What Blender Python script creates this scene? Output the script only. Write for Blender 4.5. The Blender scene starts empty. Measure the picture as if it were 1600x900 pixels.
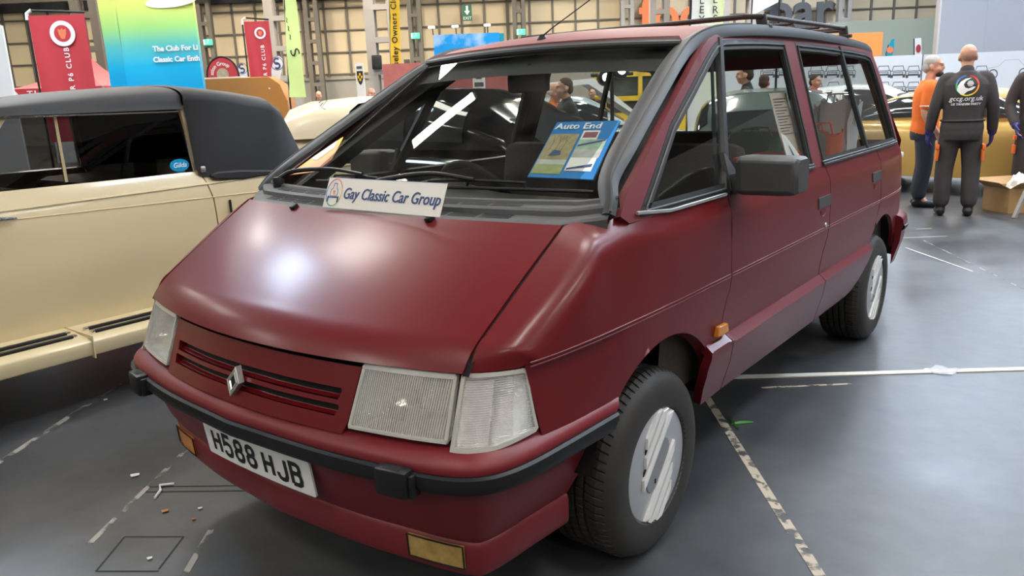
import bpy, bmesh, math, random
import numpy as np
from mathutils import Vector, Matrix
from mathutils.geometry import delaunay_2d_cdt
random.seed(4)
C = bpy.context.scene.collection
S = bpy.context.scene

# ------------------------------------------------------------------ camera
CAMP = Vector((1.8789, -1.9791, 1.4230))
YAW, PITCH, ROLL, FPX = -0.6741, -0.2427, -0.0407, 1210.64
def cam_axes():
    cy, sy, cp, sp = math.cos(YAW), math.sin(YAW), math.cos(PITCH), math.sin(PITCH)
    f = Vector((sy*cp, cy*cp, sp)); r = Vector((cy, -sy, 0)); u = r.cross(f)
    cr, sr = math.cos(ROLL), math.sin(ROLL)
    return r*cr + u*sr, u*cr - r*sr, f
RR, UU, FF = cam_axes()
cd = bpy.data.cameras.new('camera'); cam = bpy.data.objects.new('camera', cd); C.objects.link(cam)
cd.sensor_width = 36; cd.lens = 36*FPX/1600; cd.clip_end = 200
cam.matrix_world = Matrix(((RR.x, UU.x, -FF.x, CAMP.x), (RR.y, UU.y, -FF.y, CAMP.y), (RR.z, UU.z, -FF.z, CAMP.z), (0, 0, 0, 1)))
S.camera = cam
S.view_settings.view_transform = 'Standard'; S.view_settings.look = 'None'
S.view_settings.gamma = 1; S.view_settings.use_curve_mapping = False
S.view_settings.exposure = 0.08
# hall frame: d = depth along the hall, l = across it (the far wall is square on to the visitor)
HF = Vector((math.sin(YAW), math.cos(YAW), 0)); HR = Vector((math.cos(YAW), -math.sin(YAW), 0))
def H(l, d, z=0): return Vector((CAMP.x, CAMP.y, 0)) + HF*d + HR*l + Vector((0, 0, z))
def px(x, y, d):                      # the place seen at pixel x,y on the hall plane at depth d
    v = FF + RR*((x-800)/FPX) - UU*((y-450)/FPX)
    return CAMP + v*(d/v.dot(HF))
def ground(x, y, z=0):
    v = FF + RR*((x-800)/FPX) - UU*((y-450)/FPX)
    return CAMP + v*((z-CAMP.z)/v.z)
HROT = -YAW                            # z rotation that turns +X across the hall

# ------------------------------------------------------------------ world
w = bpy.data.worlds.new('world'); S.world = w; w.use_nodes = True
w.node_tree.nodes['Background'].inputs[0].default_value = (1.0, .95, .9, 1)
w.node_tree.nodes['Background'].inputs[1].default_value = 0.20

# ------------------------------------------------------------------ materials
def nd(nt, t, **k):
    n = nt.nodes.new(t)
    for a, b in k.items(): setattr(n, a, b)
    return n
def mat(name, col, rough=.5, metal=0, spec=.5, coat=0, coat_rough=.1, bump=0, bscale=200, var=0, vscale=8, rvar=0, emit=None, estr=0, trans=0, alpha=1, ior=1.45):
    m = bpy.data.materials.new(name); m.use_nodes = True; nt = m.node_tree
    b = nt.nodes['Principled BSDF']; I = b.inputs
    I['Base Color'].default_value = (*col, 1); I['Roughness'].default_value = rough; I['Metallic'].default_value = metal
    I['Specular IOR Level'].default_value = spec; I['Coat Weight'].default_value = coat; I['Coat Roughness'].default_value = coat_rough
    I['Transmission Weight'].default_value = trans; I['Alpha'].default_value = alpha; I['IOR'].default_value = ior
    if emit: I['Emission Color'].default_value = (*emit, 1); I['Emission Strength'].default_value = estr
    tc = nd(nt, 'ShaderNodeTexCoord')
    if var or rvar:
        n = nd(nt, 'ShaderNodeTexNoise'); n.inputs['Scale'].default_value = vscale; n.inputs['Detail'].default_value = 6
        nt.links.new(tc.outputs['Object'], n.inputs['Vector'])
        if var:
            mx = nd(nt, 'ShaderNodeMix', data_type='RGBA')
            mx.inputs[6].default_value = (*[max(0, c*(1-var)) for c in col], 1); mx.inputs[7].default_value = (*[min(1, c*(1+var)) for c in col], 1)
            nt.links.new(n.outputs['Fac'], mx.inputs[0]); nt.links.new(mx.outputs[2], I['Base Color'])
        if rvar:
            mr = nd(nt, 'ShaderNodeMapRange'); mr.inputs[1].default_value = .3; mr.inputs[2].default_value = .7
            mr.inputs[3].default_value = max(0, rough-rvar); mr.inputs[4].default_value = rough+rvar
            nt.links.new(n.outputs['Fac'], mr.inputs[0]); nt.links.new(mr.outputs[0], I['Roughness'])
    if bump:
        n2 = nd(nt, 'ShaderNodeTexNoise'); n2.inputs['Scale'].default_value = bscale; n2.inputs['Detail'].default_value = 4
        nt.links.new(tc.outputs['Object'], n2.inputs['Vector'])
        bp = nd(nt, 'ShaderNodeBump'); bp.inputs['Strength'].default_value = bump; bp.inputs['Distance'].default_value = .01
        nt.links.new(n2.outputs['Fac'], bp.inputs['Height']); nt.links.new(bp.outputs[0], I['Normal'])
    return m
def glass(name, tint=(.8, .82, .8), ior=1.5, rough=0.0, dust=0.0):
    m = bpy.data.materials.new(name); m.use_nodes = True; nt = m.node_tree; nt.nodes.clear()
    o = nd(nt, 'ShaderNodeOutputMaterial'); mx = nd(nt, 'ShaderNodeMixShader'); t = nd(nt, 'ShaderNodeBsdfTransparent'); g = nd(nt, 'ShaderNodeBsdfGlossy')
    fr = nd(nt, 'ShaderNodeFresnel'); fr.inputs[0].default_value = ior
    t.inputs[0].default_value = (*tint, 1); g.inputs['Roughness'].default_value = rough
    ge = nd(nt, 'ShaderNodeNewGeometry'); io = nd(nt, 'ShaderNodeMapRange'); io.inputs[3].default_value = ior; io.inputs[4].default_value = 1/ior
    nt.links.new(ge.outputs['Backfacing'], io.inputs[0]); nt.links.new(io.outputs[0], fr.inputs[0])
    nt.links.new(fr.outputs[0], mx.inputs[0]); nt.links.new(t.outputs[0], mx.inputs[1]); nt.links.new(g.outputs[0], mx.inputs[2])
    last = mx
    if dust:
        df = nd(nt, 'ShaderNodeBsdfDiffuse'); df.inputs[0].default_value = (.55, .5, .45, 1)
        tc = nd(nt, 'ShaderNodeTexCoord'); n = nd(nt, 'ShaderNodeTexNoise'); n.inputs['Scale'].default_value = 5; n.inputs['Detail'].default_value = 8
        mr = nd(nt, 'ShaderNodeMapRange'); mr.inputs[1].default_value = .35; mr.inputs[2].default_value = .8; mr.inputs[4].default_value = dust*2
        nt.links.new(tc.outputs['Object'], n.inputs['Vector']); nt.links.new(n.outputs['Fac'], mr.inputs[0])
        m2 = nd(nt, 'ShaderNodeMixShader'); nt.links.new(mr.outputs[0], m2.inputs[0]); nt.links.new(mx.outputs[0], m2.inputs[1]); nt.links.new(df.outputs[0], m2.inputs[2]); last = m2
    nt.links.new(last.outputs[0], o.inputs[0]); return m
def ribbed(name, scale, axis='X'):          # clear moulded lamp glass with fine ribs
    m = bpy.data.materials.new(name); m.use_nodes = True; nt = m.node_tree; nt.nodes.clear(); o = nd(nt, 'ShaderNodeOutputMaterial')
    t = nd(nt, 'ShaderNodeBsdfTransparent'); g = nd(nt, 'ShaderNodeBsdfGlossy'); g.inputs['Roughness'].default_value = .12; d = nd(nt, 'ShaderNodeBsdfTranslucent'); df = nd(nt, 'ShaderNodeBsdfDiffuse')
    t.inputs[0].default_value = (.97, .97, .95, 1); df.inputs[0].default_value = (.95, .95, .92, 1)
    tc = nd(nt, 'ShaderNodeTexCoord'); wv = nd(nt, 'ShaderNodeTexWave', bands_direction=axis); wv.inputs['Scale'].default_value = scale; wv.inputs['Distortion'].default_value = .4
    bp = nd(nt, 'ShaderNodeBump'); bp.inputs['Strength'].default_value = .8; bp.inputs['Distance'].default_value = .004
    nt.links.new(tc.outputs['Object'], wv.inputs['Vector']); nt.links.new(wv.outputs['Fac'], bp.inputs['Height']); nt.links.new(bp.outputs[0], g.inputs['Normal'])
    m1 = nd(nt, 'ShaderNodeMixShader'); m1.inputs[0].default_value = .20; nt.links.new(t.outputs[0], m1.inputs[1]); nt.links.new(g.outputs[0], m1.inputs[2])
    mr = nd(nt, 'ShaderNodeMapRange'); mr.inputs[3].default_value = .0; mr.inputs[4].default_value = .30; nt.links.new(wv.outputs['Fac'], mr.inputs[0])
    m2 = nd(nt, 'ShaderNodeMixShader'); nt.links.new(mr.outputs[0], m2.inputs[0]); nt.links.new(m1.outputs[0], m2.inputs[1]); nt.links.new(df.outputs[0], m2.inputs[2]); nt.links.new(m2.outputs[0], o.inputs[0])
    return m
M = {}
M['paint'] = mat('maroon_paint', (.125, .0048, .0075), .36, spec=.32, coat=.24, coat_rough=.19, var=.12, vscale=3)
M['roof_paint'] = mat('chalky_roof_paint', (.23, .085, .085), .6, spec=.5, var=.15, vscale=5)
M['paint_dull'] = mat('faded_maroon_paint', (.15, .022, .028), .5, spec=.5, var=.15, vscale=6)
M['paint_bumper'] = mat('bumper_paint', (.165, .014, .019), .42, spec=.5, var=.15, vscale=6)
M['black_plastic'] = mat('black_plastic', (.012, .012, .013), .42, spec=.3, bump=.05, bscale=300)
M['grey_plastic'] = mat('weathered_plastic', (.055, .055, .056), .55, bump=.06, bscale=250, var=.3, vscale=10)
M['rubber'] = mat('rubber', (.028, .029, .031), .5)
M['dark'] = mat('dark_void', (.006, .006, .006), .8)
M['tyre'] = mat('tyre_rubber', (.032, .029, .026), .62, bump=.03, bscale=150, var=.25, vscale=12)
M['cover_silver'] = mat('wheel_silver', (.42, .43, .45), .38, metal=.35, var=.1, vscale=10)
M['cover_white'] = mat('wheel_bright', (.86, .85, .82), .25, metal=.25)
M['chrome'] = mat('chrome', (.8, .8, .8), .12, metal=1)
M['satin'] = mat('satin_metal', (.62, .62, .60), .3, metal=.9)
M['glass'] = glass('window_glass', (.78, .80, .78), 1.5)
M['screen'] = glass('windscreen_glass', (.74, .77, .74), 1.5, 0, .018)
M['lens'] = ribbed('headlamp_glass', 52)
M['lens_ind'] = ribbed('indicator_glass', 60, 'Z')
M['reflector'] = mat('lamp_reflector', (.92, .91, .88), .2, metal=.85, var=.1, vscale=20)
M['amber'] = mat('amber_lens', (.66, .24, .02), .18, coat=.5, var=.35, vscale=30)
M['plate'] = mat('plate_white', (.80, .80, .78), .35, var=.05, vscale=30)
M['ink'] = mat('black_ink', (.012, .012, .014), .5)
M['int_black'] = mat('dash_black', (.014, .014, .015), .6, bump=.1, bscale=220)
M['int_grey'] = mat('seat_cloth', (.045, .037, .032), .9, bump=.25, bscale=130, var=.25, vscale=40)
M['headliner'] = mat('headliner', (.05, .046, .043), .95)
M['white'] = mat('white_card', (.82, .81, .78), .6)
M['cream'] = mat('cream_paint', (.60, .50, .31), .25, coat=.5, coat_rough=.08)
M['softtop'] = mat('hood_cloth', (.017, .017, .019), .6, bump=.08, bscale=180, var=.2, vscale=4)
M['skin'] = mat('skin', (.55, .29, .20), .5, var=.12, vscale=25)

# ------------------------------------------------------------------ geometry helpers
def V(*a): return Vector(a) if a else Vector()
def link(o, parent=None):
    C.objects.link(o)
    if parent is not None: o.parent = parent
    return o
def mesh_obj(name, verts, faces, m, parent=None, smooth=True, ang=35, mats=None, idx=None):
    me = bpy.data.meshes.new(name); me.from_pydata([tuple(v) for v in verts], [], faces)
    for mm in (mats or [m]): me.materials.append(mm)
    if idx: me.polygons.foreach_set('material_index', idx)
    me.validate(); me.update()
    if smooth:
        me.polygons.foreach_set('use_smooth', [True]*len(me.polygons)); me.set_sharp_from_angle(angle=math.radians(ang))
    return link(bpy.data.objects.new(name, me), parent)
class MB:
    """collects shapes for ONE mesh"""
    def __init__(s): s.v = []; s.f = []; s.i = []; s.m = 0
    def add(s, vs, fs):
        b = len(s.v); s.v += [Vector(v) for v in vs]; s.f += [tuple(b+k for k in f) for f in fs]; s.i += [s.m]*len(fs); return s
    def box(s, c, size, rot=None, bev=0):
        x, y, z = [k/2 for k in size]; c = Vector(c)
        if bev:
            bm = bmesh.new(); bmesh.ops.create_cube(bm, size=1); bmesh.ops.scale(bm, vec=size, verts=bm.verts)
            bmesh.ops.bevel(bm, geom=bm.edges[:], offset=bev, segments=2, affect='EDGES', profile=.5)
            bm.verts.index_update()
            vs = [v.co.copy() for v in bm.verts]; fs = [[v.index for v in f.verts] for f in bm.faces]; bm.free()
        else:
            vs = [V(a*x, b*y, d*z) for a in (-1, 1) for b in (-1, 1) for d in (-1, 1)]
            fs = [(0, 1, 3, 2), (4, 6, 7, 5), (0, 4, 5, 1), (2, 3, 7, 6), (0, 2, 6, 4), (1, 5, 7, 3)]
        if rot is not None: vs = [rot @ v for v in vs]
        return s.add([v+c for v in vs], fs)
    def beam(s, a, b, w, h, up=V(0, 0, 1), bev=0):
        a, b = Vector(a), Vector(b); d = b-a; L = d.length; d.normalize()
        if abs(d.dot(up)) > .98: up = V(1, 0, 0)
        x = d.cross(up).normalized(); z = x.cross(d)
        R = Matrix((x, d, z)).transposed(); return s.box((a+b)/2, (w, L, h), R, bev)
    def tube(s, pts, r, n=10, cap=True, closed=False):
        pts = [Vector(p) for p in pts]; N = len(pts); rs = r if hasattr(r, '__len__') else [r]*N
        rings = []; prev = None
        for i, p in enumerate(pts):
            t = (pts[(i+1) % N]-pts[i-1]) if closed else (pts[min(i+1, N-1)]-pts[max(i-1, 0)])
            t.normalize()
            if prev is None:
                a = t.cross(V(0, 0, 1)); a = a if a.length > .05 else t.cross(V(1, 0, 0))
            else: a = prev - t*prev.dot(t)
            a.normalize(); prev = a; b = t.cross(a)
            rings.append([p+(a*math.cos(k*2*math.pi/n)+b*math.sin(k*2*math.pi/n))*rs[i] for k in range(n)])
        vs = [v for g in rings for v in g]; fs = []
        for i in range(N if closed else N-1):
            j = (i+1) % N
            for k in range(n): fs.append((i*n+k, i*n+(k+1) % n, j*n+(k+1) % n, j*n+k))
        if cap and not closed: fs += [tuple(reversed(range(n))), tuple((N-1)*n+k for k in range(n))]
        return s.add(vs, fs)
    def lathe(s, prof, n=48, axis='X', o=(0, 0, 0)):      # prof: (r, h) pairs; h along the axis
        o = Vector(o); vs = []; fs = []
        for r, h in prof:
            for k in range(n):
                a = 2*math.pi*k/n; c, q = r*math.cos(a), r*math.sin(a)
                vs.append(o+(V(h, c, q) if axis == 'X' else V(c, q, h) if axis == 'Z' else V(c, h, q)))
        for i in range(len(prof)-1):
            for k in range(n): fs.append((i*n+k, i*n+(k+1) % n, (i+1)*n+(k+1) % n, (i+1)*n+k))
        return s.add(vs, fs)
    def disc(s, c, r, ax, n=24):
        c = Vector(c); ax = Vector(ax).normalized(); a = ax.orthogonal().normalized(); b = ax.cross(a)
        return s.add([c+(a*math.cos(2*math.pi*k/n)+b*math.sin(2*math.pi*k/n))*r for k in range(n)], [tuple(range(n))])
    def grid(s, rows, closed_u=False):
        n = len(rows[0]); vs = [v for r in rows for v in r]; fs = []
        for i in range(len(rows)-1):
            for k in range(n if closed_u else n-1):
                k2 = (k+1) % n; fs.append((i*n+k, i*n+k2, (i+1)*n+k2, (i+1)*n+k))
        return s.add(vs, fs)
    def prism(s, poly, fn, t0, t1):                        # 2-D outline swept from t0 to t1 through fn(u,v,t)
        n = len(poly); vs = [fn(u, v, t0) for u, v in poly]+[fn(u, v, t1) for u, v in poly]
        fs = [tuple(range(n)), tuple(reversed(range(n, 2*n)))]+[(k, k+n, (k+1) % n+n, (k+1) % n) for k in range(n)]
        return s.add(vs, fs)
    def xf(s, mtx): s.v = [mtx @ v for v in s.v]; return s
    def obj(s, name, m, parent=None, smooth=True, ang=35, fix=True, bevel=0, mats=None):
        o = mesh_obj(name, s.v, s.f, m, parent, False, mats=mats, idx=s.i if mats else None)
        if fix:
            bm = bmesh.new(); bm.from_mesh(o.data); bmesh.ops.recalc_face_normals(bm, faces=bm.faces); bm.to_mesh(o.data); bm.free()
        if smooth:
            me = o.data; me.polygons.foreach_set('use_smooth', [True]*len(me.polygons)); me.set_sharp_from_angle(angle=math.radians(ang))
        if bevel:
            b = o.modifiers.new('bevel', 'BEVEL'); b.width = bevel; b.segments = 2; b.limit_method = 'ANGLE'; b.angle_limit = math.radians(40)
        return o
def pts_of(P): return [tuple(p) for p in P]
def resample(poly, res):
    out = []; n = len(poly)
    for i in range(n):
        a, b = poly[i], poly[(i+1) % n]; L = math.dist(a, b); k = max(1, round(L/res))
        out += [(a[0]+(b[0]-a[0])*j/k, a[1]+(b[1]-a[1])*j/k) for j in range(k)]
    return out
def inside(P, x, y):
    c = False; n = len(P); j = n-1
    for i in range(n):
        if (P[i][1] > y) != (P[j][1] > y) and x < (P[j][0]-P[i][0])*(y-P[i][1])/(P[j][1]-P[i][1])+P[i][0]: c = not c
        j = i
    return c
def triangulate(poly, res, holes=()):
    loops = [resample(poly, res)]+[resample(h, res) for h in holes]
    vs = []; es = []
    for L in loops:
        b = len(vs); vs += L; es += [(b+i, b+(i+1) % len(L)) for i in range(len(L))]
    B = np.array(vs); xs = [p[0] for p in poly]; ys = [p[1] for p in poly]
    gx = np.arange(min(xs)+res/2, max(xs), res); gy = np.arange(min(ys)+res/2, max(ys), res)
    extra = []
    for x in gx:
        for y in gy:
            if inside(loops[0], x, y) and not any(inside(h, x, y) for h in loops[1:]):
                if np.min((B[:, 0]-x)**2+(B[:, 1]-y)**2) > (.45*res)**2: extra.append((x, y))
    vs = vs+extra
    r = delaunay_2d_cdt([Vector(v) for v in vs], es, [], 0, 1e-7)
    v2 = [tuple(v) for v in r[0]]; tri = []
    for f in r[2]:
        cx = sum(v2[k][0] for k in f)/3; cy = sum(v2[k][1] for k in f)/3
        if inside(loops[0], cx, cy) and not any(inside(h, cx, cy) for h in loops[1:]): tri.append(tuple(f))
    return v2, tri
def panel(name, poly, fn, out, m, parent=None, res=.03, holes=(), thick=.012, mirror=False, ang=35, lift=0):
    """sheet with its outline in a surface's own coordinates, given a real thickness; out = outward direction"""
    v2, tri = triangulate(poly, res, holes)
    P = [Vector(fn(u, v)) for u, v in v2]; N = [Vector() for _ in P]; out = Vector(out)
    a = Vector()
    for f in tri: a += (P[f[1]]-P[f[0]]).cross(P[f[2]]-P[f[0]])
    if a.dot(out) < 0: tri = [tuple(reversed(f)) for f in tri]
    for f in tri:
        n = (P[f[1]]-P[f[0]]).cross(P[f[2]]-P[f[0]])
        for k in f: N[k] += n
    for n in N: n.normalize()
    P = [p+n*lift for p, n in zip(P, N)]
    n0 = len(P); vs = P+[p-n*thick for p, n in zip(P, N)]
    ed = {}
    for f in tri:
        for i in range(3): ed[(f[i], f[(i+1) % 3])] = 1
    fs = list(tri)+[tuple(k+n0 for k in reversed(f)) for f in tri]
    fs += [(b, a_, a_+n0, b+n0) for (a_, b) in ed if (b, a_) not in ed]
    if mirror: vs = [V(-p.x, p.y, p.z) for p in vs]; fs = [tuple(reversed(f)) for f in fs]
    return mesh_obj(name, vs, fs, m, parent, True, ang)
def catmull(pts, n):
    P = [np.array(p, float) for p in pts]; out = []; N = len(P)
    for i in range(N-1):
        p0 = P[i-1] if i else 2*P[0]-P[1]; p1, p2 = P[i], P[i+1]; p3 = P[i+2] if i+2 < N else 2*P[-1]-P[-2]
        for k in range(n):
            t = k/n; out.append(.5*(2*p1+(p2-p0)*t+(2*p0-5*p1+4*p2-p3)*t*t+(3*p1-p0-3*p2+p3)*t**3))
    out.append(P[-1]); return out
def smooth_table(pts, lo, hi, sig, n=1200):
    a = np.array(pts, float); x = np.linspace(lo-5*sig, hi+5*sig, n); y = np.interp(x, a[:, 0], a[:, 1])
    # keep end slopes
    k = int(5*sig/(x[1]-x[0]))+1; g = np.exp(-.5*((np.arange(-k, k+1)*(x[1]-x[0]))/sig)**2); g /= g.sum()
    yp = np.pad(y, k, mode='edge'); return x, np.convolve(yp, g, 'valid')
def thing(name, label, cat, loc=(0, 0, 0), rz=0, group=None):
    o = bpy.data.objects.new(name, None); C.objects.link(o); o.location = loc; o.rotation_euler = (0, 0, rz); o.empty_display_size = .1
    return tag(o, label, cat, group)
def tag(o, label, cat, group=None, kind=None):
    o['label'] = label; o['category'] = cat
    if group: o['group'] = group
    if kind: o['kind'] = kind
    return o
def struct(o): o['kind'] = 'structure'; return o
def copy_tree(o, parent=None):
    c = o.copy(); C.objects.link(c); c.parent = parent
    for ch in list(o.children): copy_tree(ch, c)
    return c
def text_mesh(txt, size=1, shear=0, bold=0, space=1, align='CENTER', line=1.0):
    cu = bpy.data.curves.new('lettering', 'FONT'); cu.body = txt; cu.size = size; cu.shear = shear; cu.offset = bold; cu.space_character = space
    cu.align_x = align; cu.align_y = 'CENTER'; cu.space_line = line; cu.resolution_u = 3
    o = bpy.data.objects.new('lettering', cu); C.objects.link(o)
    dg = bpy.context.evaluated_depsgraph_get(); me = bpy.data.meshes.new_from_object(o.evaluated_get(dg))
    vs = [v.co.copy() for v in me.vertices]; fs = [tuple(p.vertices) for p in me.polygons]
    bpy.data.objects.remove(o); bpy.data.curves.remove(cu); bpy.data.meshes.remove(me); return vs, fs
def lettering(txt, fn, m, parent, size, name='lettering', depth=.0015, **k):
    """raised letters laid on a surface: fn(x, y, t) with t the height above it"""
    sx = k.pop('sx', 1); vs, fs = text_mesh(txt, size, **k); n = len(vs)
    ed = {}
    for f in fs:
        for i in range(len(f)): ed[(f[i], f[(i+1) % len(f)])] = 1
    W = [fn(v.x*sx, v.y, depth) for v in vs]+[fn(v.x*sx, v.y, -.0004) for v in vs]
    F = list(fs)+[(b, a, a+n, b+n) for a, b in ed if (b, a) not in ed]
    return mesh_obj(name, W, F, m, parent, False)
def stroke2(pts, w, closed=False):                 # flat ribbon along a 2-D polyline -> list of quads (each 4 pts)
    P = [np.array(p, float) for p in pts]; n = len(P); L = []; Rr = []
    for i in range(n):
        a = P[i-1] if (i or closed) else P[i]; b = P[(i+1) % n] if (i < n-1 or closed) else P[i]
        d1 = P[i]-a; d2 = b-P[i]
        d1 = d1/np.linalg.norm(d1) if np.linalg.norm(d1) > 1e-9 else None; d2 = d2/np.linalg.norm(d2) if np.linalg.norm(d2) > 1e-9 else None
        if d1 is None: d1 = d2
        if d2 is None: d2 = d1
        n1 = np.array([-d1[1], d1[0]]); n2 = np.array([-d2[1], d2[0]]); m = n1+n2; m /= np.linalg.norm(m); s = w/2/max(.35, m@n1)
        L.append(P[i]+m*s); Rr.append(P[i]-m*s)
    return [(L[i], Rr[i], Rr[(i+1) % n], L[(i+1) % n]) for i in range(n if closed else n-1)]
def arc(cx, cy, r, a0, a1, n=8, ry=None):
    ry = ry or r
    return [(cx+r*math.cos(math.radians(a0+(a1-a0)*k/n)), cy+ry*math.sin(math.radians(a0+(a1-a0)*k/n))) for k in range(n+1)]
M['lampglow_soft'] = mat('small_lamp_glow', (1, 1, 1), .5, emit=(1, .9, .75), estr=3)
M['board2'] = mat('pale_partition', (.36, .36, .375), .7)
# ================================================================== setting: floor (rest of the hall further down)
def floor_material():
    m = bpy.data.materials.new('hall_floor'); m.use_nodes = True; nt = m.node_tree; b = nt.nodes['Principled BSDF']
    tc = nd(nt, 'ShaderNodeTexCoord')
    n1 = nd(nt, 'ShaderNodeTexNoise'); n1.inputs['Scale'].default_value = .9; n1.inputs['Detail'].default_value = 8; n1.inputs['Roughness'].default_value = .65
    n2 = nd(nt, 'ShaderNodeTexNoise'); n2.inputs['Scale'].default_value = 9; n2.inputs['Detail'].default_value = 8
    for n in (n1, n2): nt.links.new(tc.outputs['Object'], n.inputs['Vector'])
    r = nd(nt, 'ShaderNodeValToRGB'); r.color_ramp.elements[0].position = .3; r.color_ramp.elements[0].color = (.034, .037, .042, 1)
    r.color_ramp.elements[1].position = .72; r.color_ramp.elements[1].color = (.092, .094, .098, 1)
    ad = nd(nt, 'ShaderNodeMath', operation='MULTIPLY_ADD'); ad.inputs[1].default_value = .35
    nt.links.new(n2.outputs['Fac'], ad.inputs[0]); nt.links.new(n1.outputs['Fac'], ad.inputs[2])
    sb = nd(nt, 'ShaderNodeMath', operation='SUBTRACT'); sb.inputs[1].default_value = .17; nt.links.new(ad.outputs[0], sb.inputs[0])
    nt.links.new(sb.outputs[0], r.inputs[0]); nt.links.new(r.outputs[0], b.inputs['Base Color'])
    mr = nd(nt, 'ShaderNodeMapRange'); mr.inputs[1].default_value = .35; mr.inputs[2].default_value = .7; mr.inputs[3].default_value = .32; mr.inputs[4].default_value = .48
    nt.links.new(n1.outputs['Fac'], mr.inputs[0]); nt.links.new(mr.outputs[0], b.inputs['Roughness'])
    bp = nd(nt, 'ShaderNodeBump'); bp.inputs['Strength'].default_value = .12; bp.inputs['Distance'].default_value = .01
    nt.links.new(n2.outputs['Fac'], bp.inputs['Height']); nt.links.new(bp.outputs[0], b.inputs['Normal'])
    return m
M['floor'] = floor_material()
mb = MB(); c = H(0, 15); mb.box((0, 0, -.05), (90, 80, .1))
fl = mb.obj('floor', M['floor'], smooth=False); fl.location = (c.x, c.y, 0); fl.rotation_euler.z = HROT; struct(fl)

# ================================================================== the maroon people carrier
van = thing('people_carrier', 'maroon boxy people carrier with faded roof parked nearest, filling the middle', 'car')
PRX, PRY = smooth_table([(.20, .775), (.40, .838), (.50, .853), (.58, .861), (.70, .8655), (.80, .8665), (.92, .862), (1.00, .855), (1.02, .851), (1.055, .832), (1.07, .828), (1.58, .6725), (1.64, .650)], .3, 1.6, .006)
PLX, PLY = smooth_table([(-.80, -.10), (-.70, -.065), (-.6, -.043), (-.5, -.027), (-.35, -.013), (-.1, -.003), (.1, 0), (2.5, 0), (2.8, -.006), (3.0, -.02), (3.1, -.035), (3.18, -.06), (3.24, -.11), (3.27, -.2)], -.8, 3.2, .03)
def SX(y, z): return float(np.interp(z, PRX, PRY) + np.interp(y, PLX, PLY))
def flank(y, z): return V(SX(y, z), y, z)
def flank_off(o): return lambda y, z: V(SX(y, z)+o, y, z)
GROOVE = .803
ARC_F = (.02, .33, .385); ARC_R = (2.58, .33, .388)
def arch_pts(cy, cz, r, z0, z1, n=28):              # from the rear leg over the top to the front leg
    a0 = math.asin((z0-cz)/r); a1 = math.pi-math.asin((z1-cz)/r)
    return [(cy+r*math.cos(a0+(a1-a0)*k/n), cz+r*.985*math.sin(a0+(a1-a0)*k/n)) for k in range(n+1)]
def both(fn):
    for mir in (False, True): fn(mir)
def mir(p): return V(-p.x, p.y, p.z)
def mirrored(name, mb, m, parent, **k):
    a = mb.obj(name, m, parent, **k)
    b = MB(); b.v = [mir(v) for v in mb.v]; b.f = [tuple(reversed(f)) for f in mb.f]; b.i = list(mb.i)
    return a, b.obj(name, m, parent, **k)

# ---- nose plan curve (bumper, lamps, grille all follow it)
NC = catmull([(0, -.90), (.2, -.892), (.43, -.863), (.60, -.828), (.70, -.799), (.745, -.780), (.785, -.742), (.811, -.69), (.826, -.62), (.836, -.55), (.846, -.44), (.856, -.28)], 12)
NL = np.concatenate([[0], np.cumsum([math.dist(NC[i], NC[i+1]) for i in range(len(NC)-1)])])
NXs = [p[0] for p in NC]; NYs = [p[1] for p in NC]
def s_of_x(x): return float(np.interp(x, NXs, NL))
def s_of_y(y): return float(np.interp(y, NYs, NL))
def nose(s, z):
    a = abs(s); x = float(np.interp(a, NL, NXs)); y = float(np.interp(a, NL, NYs))
    w = min(1, max(0, (-.55-y)/.2)); w = w*w*(3-2*w)
    dz = z-.60; yy = y+.4*dz*w; xx = x-.09*dz*(1 if a > NL[40] else (a/NL[40])**3)
    return V(math.copysign(xx, s) if s else xx, yy, z)

# ---- bonnet
def bonnet_row(k, x):                                 # k: 0 lower lip, 1 bend, 2 rear edge
    q = x*x
    lip = V(x, -.838+.232*q, .797); bend = V(x, -.797+.207*q, .858-.033*q); rear = V(x, -.398+.197*q, 1.092-.016*q)
    return lip, bend, rear
def bonnet(x, t):                                     # t 0..1 round the nose, 1..2 back to the screen
    lip, bend, rear = bonnet_row(0, x)
    if t <= 1:
        d = (rear-bend).normalized(); b2 = bend+d*.05; c = bend-d*.002
        u = t; return lip*(1-u)**2+c*2*u*(1-u)+b2*u*u
    d = (rear-bend).normalized(); b2 = bend+d*.05; u = t-1
    return b2.lerp(rear, u)+V(0, 0, .010*math.sin(math.pi*u)*(1-.6*x*x/.5))
mb = MB(); xs = np.linspace(-.714, .714, 61); ts = list(np.linspace(0, 1, 11))+list(np.linspace(1, 2, 25))[1:]
top = [[bonnet(x, t) for x in xs] for t in ts]
def fold(P): return V(P.x*.994, P.y+.004, P.z-.022)
rows = [[V(p.x, p.y+.03, p.z-.004) for p in top[0]]]+top
mb.grid(rows); 
for e in (0, -1): mb.grid([[r[e] for r in top], [fold(r[e]) for r in top]])
mb.grid([top[-1], [V(p.x, p.y+.004, p.z-.02) for p in top[-1]]])
bon = mb.obj('bonnet', M['paint'], van, ang=50)
for s in (-1, 1):                                     # near-black strip painting the shade in the gap between bonnet and wing
    mb = MB(); mb.grid([[V(s*(abs(r[-1].x)+dx), r[-1].y+.004, r[-1].z-.0065) for dx in (-.006, .016)] for r in top]); mb.obj('shut_gap_shade', M['dark'], van, fix=False)
mb = MB()
for s in (-1, 1):
    p = bonnet(.317*s, 1.965)
    mb.box(p+V(0, 0, .006), (.022, .026, .016), Matrix.Rotation(.5, 3, 'X'), .004)
    mb.obj('washer_nozzle', M['black_plastic'], van); mb = MB()

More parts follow.
